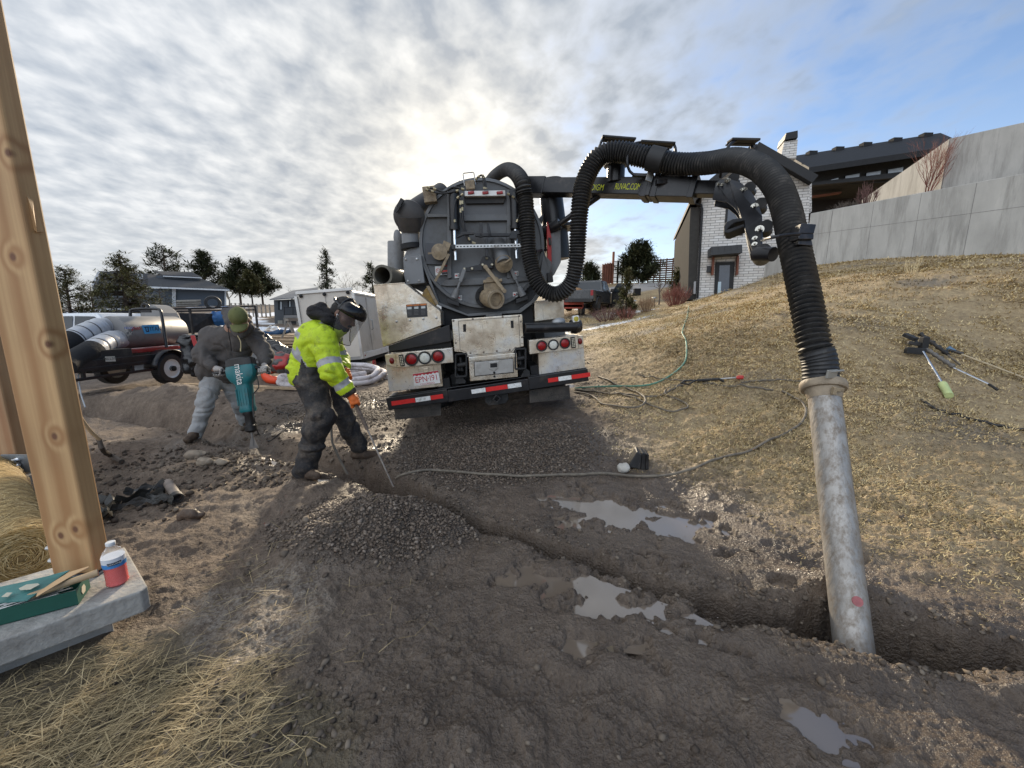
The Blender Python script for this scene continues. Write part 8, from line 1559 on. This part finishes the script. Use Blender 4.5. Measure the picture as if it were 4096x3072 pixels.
q2 = at('G', 150, 190, 3.25); post2 = thing('timber_post', 'second timber post further back, carrying a steel plate at its foot', 'post', (q2.x - .05, q2.y, .15)); m = MB(); m.box((q2.x - .13, q2.y + .15, 2.4), (.29, .29, 4.6)); m.build('beam', fir2, post2, True, bevel=.012)
m = MB(); c = at('G', 148, 120, 3.22); m.box(c, (.225, .012, .16)); pl2 = m.build('steel_plate', pbr('dull_steel_plate', (.26, .275, .28), .5, .5, var=.2, scale=9, dirt=(.14, .14, .14), dirt_amt=.4, dirt_scale=12), post2, True, bevel=.002); m = MB()
for y in (88, 138): m.lathe(at('G', 148, y, 3.20), (0, -1, 0), [(.026, -.01), (.026, .006), (.016, .006), (.016, .03), (.006, .034)], 10)
m.build('bolt', chrome, pl2, True); m = MB(); m.box((q2.x - .2, q2.y + .2, .06), (.55, .6, .24)); m.build('footing', padm, post2, True, bevel=.01)
# straw erosion roll
ra_ = at('G', 195, 955, 2.12); rb_ = at('G', -120, 210, 3.3); rb_.z = ra_.z + .02; rx = (rb_ - ra_).normalized(); RL = (rb_ - ra_).length; RR = .165; ru = rx.cross(Vector((0, 0, 1))).normalized(); rv = ru.cross(rx)
roll = thing('straw_roll', 'rolled straw erosion blanket lying behind the timber post', 'straw roll', ra_ - Vector((0, 0, RR)))
m = MB(); m.lathe(ra_ + rx * .01, rx, [(RR * .95, 0), (RR, .03), (RR, RL)], 30); m.build('roll_core', pbr('straw_core', (.30, .21, .09), .85, var=.4, scale=18, bump=.8, bscale=40), roll, True, smooth=True)
n = 5200; a = rng.uniform(0, 6.283, n); s_ = rng.uniform(0, RL, n); rr = RR + rng.uniform(-.004, .012, n); Rx, Ru, Rv = [np.array(tuple(q)) for q in (rx, ru, rv)]; ro_ = np.array(tuple(ra_ - (ra_ - Vector((0, 0, RR))) * 0)); base = np.array(tuple(wm(roll).translation))
def strawset(name, c, tdir, ndir, ln, wd, mat, par):
    n = len(c); sd = np.cross(tdir, ndir); sd /= np.linalg.norm(sd, axis=1)[:, None]; e0 = c - tdir * ln[:, None] * .5; e1 = c + tdir * ln[:, None] * .5; mid = c + ndir * (ln * .05)[:, None]; w_ = wd[:, None] * .5
    V = np.stack([e0 - sd * w_, e0 + sd * w_, mid + sd * w_, mid - sd * w_, e1 + sd * w_, e1 - sd * w_], 1).reshape(-1, 3) - base; b = (np.arange(n) * 6)[:, None]; F = np.stack([b + [0, 1, 2, 3], b + [3, 2, 4, 5]], 1).reshape(-1, 4); tv = np.repeat(rng.uniform(0, 1, n), 6)
    o = np_mesh(name, V, F, mat, par, False, {'tone': np.stack([tv] * 4, -1)}); return o
nd = np.cos(a)[:, None] * Ru + np.sin(a)[:, None] * Rv; td = -np.sin(a)[:, None] * Ru + np.cos(a)[:, None] * Rv; td = td * rng.normal(.8, .3, (n, 1)) + Rx * rng.normal(0, .7, (n, 1)); td /= np.linalg.norm(td, axis=1)[:, None]
gold = tone_mat('golden_straw', [(0, (.26, .17, .06)), (.5, (.50, .36, .15)), (1, (.72, .58, .32))], .6, .3)
strawset('straw_cover', np.array(tuple(ra_)) + Rx * s_[:, None] + nd * rr[:, None], td, nd, rng.uniform(.03, .10, n), rng.uniform(.0015, .0032, n), gold, roll)
n = 1500; r_ = RR * np.sqrt(rng.uniform(.01, 1, n)); a = rng.uniform(0, 6.283, n); rd = np.cos(a)[:, None] * Ru + np.sin(a)[:, None] * Rv; td = -np.sin(a)[:, None] * Ru + np.cos(a)[:, None] * Rv + rd * rng.normal(.1, .25, (n, 1)); td /= np.linalg.norm(td, axis=1)[:, None]; nd = np.repeat(-Rx[None], n, 0)
strawset('straw_spiral', np.array(tuple(ra_)) + rd * r_[:, None] + Rx * rng.uniform(-.012, .012, (n, 1)), td, nd, rng.uniform(.03, .09, n) * (.4 + r_ / RR), rng.uniform(.0015, .003, n), gold, roll)
# green carton with rods, its torn lid and a wooden handle
zt = .203
def pz(x, y, z): return on_plane('G', x, y, (0, 0, z), Vector((0, 0, 1)))
gx = thing('green_carton', 'open dark green carton of thin rods on the edge of the footing', 'box', pz(400, 1430, zt)); gm = pbr('dark_green_card', (.012, .085, .06), .55, var=.12, scale=8); card = pbr('torn_brown_card', (.33, .235, .14), .8, var=.15)
f0, f1 = pz(85, 1530, zt), pz(690, 1368, zt); fd = (f1 - f0).normalized(); fb = Vector((-fd.y, fd.x, 0)); Lc = (f1 - f0).length; Dc = .135; Hc = .072; f0 = f0 - fd * .12; Lc += .12
m = MB()
m.prism([f0, f1, f1 + Vector((0, 0, Hc)), f0 + Vector((0, 0, Hc))], fb * .003); m.prism([f0 + fb * Dc, f1 + fb * Dc, f1 + fb * Dc + Vector((0, 0, Hc)), f0 + fb * Dc + Vector((0, 0, Hc))], fb * .003); m.prism([f1, f1 + fb * Dc, f1 + fb * Dc + Vector((0, 0, Hc)), f1 + Vector((0, 0, Hc))], fd * .003); m.prism([f0, f1, f1 + fb * Dc, f0 + fb * Dc], (0, 0, .003)); m.build('tray', gm, gx, True)
m = MB(); em = f1 + fd * .0045; m.prism([em + fb * .05 + Vector((0, 0, .018)), em + fb * .075 + Vector((0, 0, .018)), em + fb * .085 + Vector((0, 0, .036)), em + fb * .075 + Vector((0, 0, .056)), em + fb * .05 + Vector((0, 0, .056)), em + fb * .04 + Vector((0, 0, .036))], fd * .0006); m.build('label_badge', pbr('cream_print', (.55, .52, .40), .5), gx, True)
m = MB(); rr_ = random.Random(3)
for i in range(24): o_ = rr_.uniform(.01, Dc - .01); a_ = f0 + fd * rr_.uniform(.02, .12) + fb * o_ + Vector((0, 0, .02 + .03 * rr_.random())); m.cyl(a_, a_ + fd * rr_.uniform(.2, Lc - .16) + fb * rr_.uniform(-.02, .02) + Vector((0, 0, rr_.uniform(-.005, .015))), .0016, n=5)
m.build('rods', steel, gx, True)['kind'] = 'stuff'
lid = [pz(x, y, z) for x, y, z in ((0, 1350, .30), (240, 1330, .29), (400, 1215, .30), (590, 1080, .31), (615, 1062, .315), (440, 1110, .31), (190, 1170, .31), (0, 1210, .31), (-160, 1340, .30))]
m = MB(); m.prism(lid, (0, 0, -.004)); lo = m.build('torn_cardboard', pbr('teal_printed_card', (.07, .21, .19), .5, var=.35, scale=9), None); tag(lo, 'torn teal printed carton lid lying across the green carton', 'cardboard')
m = MB(); m.prism([pz(x, y, .316) for x, y in ((330, 1262), (480, 1160), (610, 1080), (784, 1028), (786, 1036), (640, 1110), (470, 1210), (320, 1300))], (0, 0, -.004)); m.build('torn_flap', card, lo)
for q in ([(165, 1225), (235, 1190), (335, 1180), (350, 1190), (270, 1235), (180, 1240)], [(10, 1300), (60, 1262), (110, 1262), (70, 1300)]): m = MB(); m.prism([pz(x, y, .317) for x, y in q], (0, 0, .0005)); m.build('print_panel', pbr('cream_print', (.55, .52, .40), .5), lo)
m = MB(); a_, b_ = pz(250, 1300, .285), pz(868, 1082, .30); m.tube([a_, a_.lerp(b_, .5), b_], [.014, .0145, .016], 14); o_ = m.build('wooden_handle', pbr('light_ash_wood', (.44, .31, .18), .6, var=.15, scale=8), None, smooth=True); tag(o_, 'light wooden tool handle resting on the green carton', 'handle')
# bottle of red drink
bc = pz(1045, 1178, .201); bt = thing('drink_bottle', 'clear plastic bottle half full of pink red drink on the footing corner', 'bottle', bc); kb = .0375 * 1.12
pet = pbr('clear_plastic', (.85, .87, .88), .08, var=.02, trans=.85, ior=1.12, alpha=.45); 
prof = [(.80, 0), (1.0, .008), (1.0, .020), (.96, .026), (1.0, .034), (.96, .042), (1.0, .05), (.96, .058), (1.0, .066), (.96, .074), (1.0, .082), (.97, .09), (1.02, .098), (1.02, .142), (.98, .150), (.80, .168), (.52, .182), (.40, .188), (.40, .196)]
m = MB(); m.lathe(bc, (0, 0, 1), [(r * kb, h_ * 1.06) for r, h_ in prof], 28); m.build('bottle_body', pet, bt, True, smooth=True)
m = MB(); m.lathe(bc + Vector((0, 0, .002)), (0, 0, 1), [(r * kb * .965, h_ * 1.06) for r, h_ in prof[:13]] + [(.97 * kb, .112)], 28); m.build('drink', pbr('pink_red_drink', (.80, .115, .10), .25, var=.04, spec=.3), bt, True, smooth=True)
m = MB(); m.lathe(bc + Vector((0, 0, .103)), (0, 0, 1), [(1.035 * kb, 0), (1.035 * kb, .022)], 28); m.build('label_lower', pbr('label_blue', (.05, .20, .46), .4, var=.3, scale=30), bt, True, smooth=True); m = MB(); m.lathe(bc + Vector((0, 0, .125)), (0, 0, 1), [(1.035 * kb, 0), (1.035 * kb, .026)], 28); m.build('label_upper', pbr('label_white', (.62, .64, .68), .4), bt, True, smooth=True)
m = MB(); v_ = (Vector((CAM.x, CAM.y, 0)) - Vector((bc.x, bc.y, 0))).normalized(); vs_ = Vector((-v_.y, v_.x, 0)); P = []
for k in range(7): an = (k - 3) * .2; P.append(bc + (v_ * math.cos(an) + vs_ * math.sin(an)) * kb * 1.045 + Vector((0, 0, .118)))
m.add(P + [p + Vector((0, 0, .015)) for p in P], [(i, i + 1, i + 8, i + 7) for i in range(6)]); m.build('label_strip', ink, bt, True)
M_ = Matrix.Translation(bc + v_ * kb * 1.06 + Vector((0, 0, .1255))) @ frame((0, 0, 0), vs_, (0, 0, 1)); o_ = text('label_lettering', 'KIRKLAND', whitep, .0105, M_, None, .0002); o_.matrix_basis = wm(bt).inverted() @ o_.matrix_basis; o_.parent = bt
m = MB(); m.lathe(bc + Vector((0, 0, .206)), (0, 0, 1), [(.42 * kb, 0), (.44 * kb, .002), (.44 * kb, .016), (.40 * kb, .018)], 20); m.build('bottle_cap', pbr('pale_cap', (.62, .63, .64), .45), bt, True, smooth=True)
# black plastic debris with a pipe, stones, shovel handle
sil = thing('silt_fabric', 'crumpled black fabric and plastic strips on the mud behind the post', 'fabric', G('G', 1200, 500)); blk2 = pbr('wet_black_plastic', (.022, .022, .02), .32, var=.4, scale=10, bump=.4, dirt=(.12, .10, .07), dirt_amt=.3)
for pts, wd in (([(840, 480), (940, 470), (1010, 520), (990, 560)], .10), ([(860, 560), (940, 580), (960, 640)], .08), ([(1000, 580), (1120, 540), (1300, 500), (1500, 480)], .05), ([(1040, 520), (1180, 470), (1330, 410), (1480, 360)], .07), ([(1120, 425), (1300, 390), (1480, 345)], .05), ([(1100, 530), (1280, 470), (1460, 430)], .03), ([(1310, 480), (1420, 470), (1540, 490)], .05)):
    q, _ = spline([G('G', x, y, .03) for x, y in pts], 12); m = MB(); vs = []
    for i, p in enumerate(q): wv = .02 * math.sin(i * 1.9 + pts[0][0]); vs += [p + Vector((0, -wd * .5, wv)), p + Vector((.01, 0, .045 + .02 * math.cos(i * 1.3))), p + Vector((0, wd * .5, -wv * .5))]
    m.add(vs, [(3 * i + k, 3 * i + k + 1, 3 * i + k + 4, 3 * i + k + 3) for i in range(len(q) - 1) for k in (0, 1)]); m.build('strip', blk2, sil, True, smooth=True)
m = MB(); a_, b_ = G('G', 1495, 350, .05), G('G', 1575, 470, .05); m.pipe(a_, b_, .036, .028, 18); o_ = m.build('short_pipe', pbr('muddy_grey_pipe', (.20, .165, .14), .6, var=.3, scale=14), None, smooth=True); tag(o_, 'short muddy pipe at the end of the black plastic strips', 'pipe'); m = MB(); d_ = (b_ - a_).normalized(); m.pipe(b_ - d_ * .03, b_ + d_ * .03, .042, .03, 18); m.build('pipe_collar', blackmatte, o_, smooth=True)
clod = pbr('dry_clod', (.26, .215, .165), .9, var=.3, scale=9, bump=.6, bscale=25); rockm = pbr('wet_rock', (.10, .07, .05), .6, var=.35, scale=12, bump=.5)
for i, (z, x, y, sz, lab, mt) in enumerate((('G', 1700, 600, (.10, .055, .05), 'dark reddish wet rock lying alone in front of the black plastic strips', rockm), ('G', 1810, 150, (.085, .055, .05), 'layered tan clod nearest the black plastic strips', clod), ('G', 1730, 60, (.13, .08, .075), 'largest tan clod beside the boot of the man in the cap', clod), ('G', 1950, 150, (.09, .05, .04), 'small tan clod right of the layered one', clod), ('N', 425, 830, (.065, .05, .05), 'pale grey rock beside the black wheel chock', pbr('pale_rock', (.42, .40, .36), .8, var=.2, scale=9, bump=.4)), ('K2', 950, 90, (.05, .04, .035), 'pale stone on the dirt under the truck bumper', pbr('pale_rock', (.42, .40, .36), .8)))):
    p = G(z, x, y); s_ = max(sz); o_ = skin_mesh('clod' if mt is clod else 'rock', [('e', np.array(p) + np.array((0, 0, sz[2] * .5)), list(sz), None), ('e', np.array(p) + np.array((sz[0] * .4, sz[1] * .2, sz[2] * .3)), [q * .75 for q in sz], np.array(Euler((.3, .5, .7 * i)).to_matrix()))], s_ * .09, mt, None, s_ * .12, s_ * .17, 1.6 / s_, 50 + i); tag(o_, lab, 'clod' if mt is clod else 'rock')
sh_ = thing('shovel', 'shovel with pale wooden shaft leaning behind the timber post', 'shovel', G('D', 262, 1005)); m = MB(); q, _ = spline([at('D', 163, 885, 3.3), at('D', 190, 925, 3.4), at('D', 215, 950, 3.5)], 12); m.tube(q, .014, 10); m.build('shaft', pbr('light_ash_wood', (.44, .31, .18), .6), sh_, True, smooth=True); m = MB(); q, _ = spline([at('D', 213, 948, 3.5), at('D', 222, 972, 3.55), G('D', 238, 992, .05), G('D', 264, 1004, .03)], 14); m.tube(q, [.018 + .008 * i / 14 for i in range(14)], 8); m.build('neck', pbr('muddy_iron', (.10, .08, .065), .7, .3, var=.3), sh_, True, smooth=True)
# ================================================================== HOSES AND TOOLS ON THE BANK
hosem = pbr('muddy_hose', (.135, .115, .09), .7, var=.3, scale=20, dirt=(.20, .17, .13), dirt_amt=.5, dirt_scale=10); greenh = pbr('green_garden_hose', (.10, .24, .17), .5, var=.25, scale=15, dirt=(.22, .25, .18), dirt_amt=.45)
def ghose(name, label, pts, r_, mat, n=120, cat='hose'):
    q, _ = spline([G(*p) for p in pts], n); q = [Vector((p.x, p.y, h1(p.x, p.y) + r_ * .9)) for p in q]; sm = q
    for _k in range(6): sm = [sm[0]] + [Vector((b.x, b.y, (a.z + b.z * 2 + c.z) / 4)) for a, b, c in zip(sm, sm[1:], sm[2:])] + [sm[-1]]
    sm = [Vector((p.x, p.y, max(p.z, o.z - r_ * .8) + r_ * .7)) for p, o in zip(sm, q)]
    for _k in range(3): sm = [sm[0]] + [(a + b * 2 + c) / 4 for a, b, c in zip(sm, sm[1:], sm[2:])] + [sm[-1]]
    m = MB(); m.tube(sm, r_, 8); o_ = m.build(name, mat, None, smooth=True); return tag(o_, label, cat)
ghose('garden_hose', 'thin green garden hose running down the grassy bank to the truck', [('BR', 2045, 640), ('BR', 2025, 790), ('BR', 1975, 960), ('BR', 1945, 1070), ('BR', 2000, 1170), ('BR', 2010, 1350), ('BR', 1990, 1500), ('BR', 1820, 1655), ('N', 830, 30), ('N', 740, 80), ('N', 620, 120), ('N', 400, 112), ('N', 150, 122), ('N', 0, 120)], .014, greenh)
ghose('water_hose', 'long muddy hose curving from the trench round to the bank beside the suction tube', [('K2', 925, 528), ('K2', 1000, 470), ('K2', 1160, 438), ('K2', 1400, 462), ('K2', 1700, 488), ('N', 0, 908), ('N', 300, 890), ('N', 700, 885), ('N', 1000, 840), ('N', 1300, 740), ('N', 1600, 640), ('N', 1850, 530), ('N', 2000, 440), ('N', 2040, 350), ('N', 2010, 260), ('N', 1920, 200), ('N', 1830, 165)], .0125, hosem, 170)
ghose('pressure_hose', 'muddy hose looping twice on the ground beside the right mud flap', [('N', 0, 140), ('N', 150, 180), ('N', 230, 250), ('N', 350, 295), ('N', 500, 315), ('N', 600, 290), ('N', 620, 240), ('N', 560, 170), ('N', 470, 128), ('N', 330, 80), ('N', 200, 10), ('L', 0, 0)][:11], .012, hosem)
ghose('pressure_hose', 'muddy hose from the truck joining the handle of the spray gun', [('N', 0, 128), ('N', 200, 150), ('N', 420, 185), ('N', 600, 215), ('N', 760, 200), ('N', 880, 150), ('N', 950, 118)], .013, hosem)
ghose('pressure_hose', 'muddy hose loop directly below the spray gun', [('N', 350, 160), ('N', 560, 250), ('N', 720, 305), ('N', 850, 330), ('N', 970, 310), ('N', 1000, 275), ('N', 940, 240), ('N', 830, 215), ('N', 790, 185), ('N', 830, 140), ('N', 980, 85)], .011, hosem)
ghose('pressure_hose', 'straight thin hose lying on the bank above the spray gun', [('N', 560, 0), ('N', 700, 40), ('N', 850, 62), ('N', 1000, 75), ('N', 1180, 70)], .011, hosem)
ghose('pressure_hose', 'thin hose running from the spray gun towards the suction tube', [('N', 1130, 108), ('N', 1300, 122), ('N', 1480, 122), ('N', 1650, 130), ('N', 1750, 150)], .011, hosem)
ghose('pressure_hose', 'dark hose passing behind the suction tube cuff', [('N', 1470, 95), ('N', 1600, 70), ('N', 1800, 52), ('N', 2000, 60), ('N', 2230, 55)], .011, hosem)
ghose('pressure_hose', 'dark hose lying on the bank below the long handled tools', [('I', 1380, 620), ('I', 1500, 690), ('I', 1700, 755), ('I', 1900, 810), ('I', 2100, 845), ('I', 2260, 862)], .013, rubber)
gun = thing('spray_gun', 'black spray gun with a silver wand and red tip on the bank', 'spray gun', G('N', 1150, 92)); m = MB(); a_, b_ = G('N', 1080, 98, .05), G('N', 1260, 85, .05); m.cyl(a_, b_, .02, n=12); c_0 = G('N', 1265, 85, .05); c1_ = G('N', 1310, 105, .03); m.cyl(c_0, c1_, .017, n=10); h0, h1_, h2 = G('N', 935, 130, .04), G('N', 1000, 125, .04), G('N', 1060, 98, .05); m.tube([a_, G('N', 1010, 98, .05), G('N', 960, 108, .05), h0, h1_, h2], .012, 8); m.build('handle', rubber, gun, True, smooth=True); m = MB(); e0_ = G('N', 1420, 72, .05); m.cyl(b_, e0_, .012, n=10); m.build('wand', steel, gun, True, smooth=True); m = MB(); m.lathe(e0_, e0_ - b_, [(.013, 0), (.026, .02), (.030, .07), (.024, .09)], 14); m.build('tip', pbr('red_nozzle', (.45, .04, .035), .5), gun, True, smooth=True)
chk = thing('wheel_chock', 'black ribbed rubber wheel chock on the mud by the pale rock', 'chock', G('N', 545, 805)); c = wm(chk).translation; m = MB(); m.prism([c + Vector(q) for q in ((-.10, -.05, .02), (.015, -.07, 0), (.02, -.07, .15), (-.02, -.05, .17))], (.03, .14, 0)); m.prism([c + Vector(q) for q in ((.02, -.075, -.01), (.06, -.065, -.01), (.06, -.065, .155), (.02, -.075, .165))], (.02, .15, 0)); m.prism([c + Vector(q) for q in ((.065, -.06, -.01), (.10, -.05, -.01), (.095, -.05, .14), (.065, -.06, .15))], (.02, .15, 0)); m.build('chock_body', rubber, chk, True, bevel=.008)
# tools left on the bank
def tl(z, x, y, l=.03): return G(z, x, y, l)
t1 = thing('wand_tool', 'silver shafted tool with a black handle block and pale green tip', 'tool', tl('I', 1580, 560)); m = MB(); a_, b_ = tl('I', 1385, 285, .12), tl('I', 1550, 505, .06); m.cyl(a_, b_, .014, n=10); m.build('shaft', chrome, t1, True, smooth=True); m = MB(); m.cyl(b_, tl('I', 1605, 580, .05), .042, .04, n=14); m.build('foam_tip', pbr('pale_green_foam', (.45, .52, .24), .8, var=.15), t1, True, smooth=True); m = MB(); m.box(tl('I', 1385, 245, .16), (.09, .07, .2)); m.bar(tl('I', 1245, 265, .1), tl('I', 1400, 270, .1), .05, .09); m.bar(tl('I', 1260, 225, .14), tl('I', 1390, 240, .14), .04, .05); m.build('handle_block', blackmatte, t1, True, bevel=.008)
t2 = thing('long_lance', 'long silver lance with a rope wrapped grip and black D handle', 'tool', tl('I', 1700, 400)); m = MB(); m.cyl(tl('I', 1640, 370, .06), tl('I', 1920, 510, .05), .012, n=8); m.build('shaft', chrome, t2, True, smooth=True); m = MB(); a_ = tl('I', 1400, 240, .1); b_ = tl('I', 1640, 370, .07); m.tube([a_.lerp(b_, i / 16) for i in range(17)], [.022 + .012 * (i % 3 == 0) for i in range(17)], 10); m.build('grip', pbr('grey_grip', (.14, .13, .12), .7, var=.3, scale=30), t2, True, smooth=True); m = MB(); m.cyl(tl('I', 1920, 510, .05), tl('I', 1995, 545, .04), .016, n=8); m.bar(tl('I', 1235, 150, .12), tl('I', 1330, 190, .12), .1, .05); m.bar(tl('I', 1300, 150, .12), tl('I', 1345, 215, .12), .03, .03); m.build('tool_end', blackmatte, t2, True, bevel=.006)
t3 = thing('long_lance', 'thin pale lance with a dark knobbly grip, highest of the long tools', 'tool', tl('I', 1600, 290)); m = MB(); m.cyl(tl('I', 1590, 280, .05), tl('I', 1690, 350, .05), .012, n=8); m.build('shaft', pbr('muddy_hose', (.135, .115, .09), .7), t3, True); m = MB(); a_ = tl('I', 1370, 125, .08); b_ = tl('I', 1590, 285, .06); m.tube([a_.lerp(b_, i / 18) for i in range(19)], [.022 + .014 * (i % 4 == 0) for i in range(19)], 10); m.build('grip', blackmatte, t3, True, smooth=True)
t4 = thing('rake', 'long handled rake with a pale shaft and a blue tip, furthest right', 'tool', tl('I', 1900, 370)); m = MB(); m.cyl(tl('I', 1700, 275, .05), tl('I', 2260, 480, .05), .013, n=8); m.build('shaft', pbr('pale_shaft', (.42, .34, .22), .6), t4, True, smooth=True); m = MB(); m.cyl(tl('I', 1600, 240, .06), tl('I', 1710, 280, .05), .02, n=8); m.build('grip', rubber, t4, True); m = MB(); m.cyl(tl('I', 1585, 235, .07), tl('I', 1640, 250, .06), .03, n=8); m.build('blue_tip', pbr('steel_blue', (.10, .18, .28), .6), t4, True)
# hose of the jetting lance trailing between the worker's legs into the trench
q, _ = spline([Vector(lz0 - gax * .10), at('C', 1380, 780, 3.9), at('C', 1310, 980, 3.95), at('C', 1300, 1240, 3.85), at('C', 1340, 1370, 3.75), at('C', 1430, 1550, 3.75)], 40); m = MB(); m.tube(q, .012, 8); m.build('feed_hose', hosem, lance, True, smooth=True)
SPLIT_MORE = ('roof_vent', 'eave_trim', 'wire', 'motor_cap', 'bearer', 'strip', 'tool_end', 'handle_block')
# ================================================================== tidy: lettering to meshes, separate pieces to separate parts
def split_pieces(o):
    me = o.data; n = len(me.vertices)
    if n == 0: return
    lab = list(range(n))
    def find(a):
        while lab[a] != a: lab[a] = lab[lab[a]]; a = lab[a]
        return a
    for e in me.edges:
        a, b = find(e.vertices[0]), find(e.vertices[1])
        if a != b: lab[a] = b
    roots = {}
    for p in me.polygons: roots.setdefault(find(p.vertices[0]), []).append(p.index)
    if len(roots) < 2: return
    first = True
    for fs in roots.values():
        vs = sorted({v for f in fs for v in me.polygons[f].vertices}); mp = {v: i for i, v in enumerate(vs)}
        m2 = bpy.data.meshes.new(me.name); m2.from_pydata([me.vertices[v].co for v in vs], [], [[mp[v] for v in me.polygons[f].vertices] for f in fs])
        m2.polygons.foreach_set('material_index', [me.polygons[f].material_index for f in fs]); m2.polygons.foreach_set('use_smooth', [me.polygons[f].use_smooth for f in fs])
        for q in me.materials: m2.materials.append(q)
        if any(me.polygons[f].use_smooth for f in fs):
            try: m2.set_sharp_from_angle(angle=R(40))
            except Exception: pass
        if first: keep = m2; first = False
        else:
            c = o.copy(); c.data = m2; COL.objects.link(c); c.parent = o.parent
    o.data = keep
SPLIT = {'bolt', 'hinge_bracket', 'drawer_bolt', 'lever_catch', 'hole', 'diode', 'tank_bracket', 'hose_fitting', 'hose_cradle', 'side_bracket', 'cap_lever', 'latch_rod', 'tank_band', 'plank', 'post', 'boom_collar', 'crossbar_linkage', 'guide_pad', 'guide_shoe', 'bar_bracket', 'picket', 'rail', 'finger_stripe', 'slat', 'log', 'board'} | set(globals().get('SPLIT_MORE', ()))
for o in [o for o in COL.objects if o.type == 'MESH' and o.name.split('.')[0] in SPLIT and o.parent is not None]: split_pieces(o)
dg = bpy.context.evaluated_depsgraph_get()
for o in [o for o in COL.objects if o.type == 'FONT']:
    me = bpy.data.meshes.new_from_object(o.evaluated_get(dg)); nm = o.name; o.name = nm + '_curve'
    q = bpy.data.objects.new(nm, me); COL.objects.link(q); q.parent = o.parent; q.matrix_parent_inverse = o.matrix_parent_inverse.copy(); q.matrix_basis = o.matrix_basis.copy()
    for k in list(o.keys()):
        if k in ('label', 'category', 'group', 'kind'): q[k] = o[k]
    bpy.data.objects.remove(o, do_unlink=True)
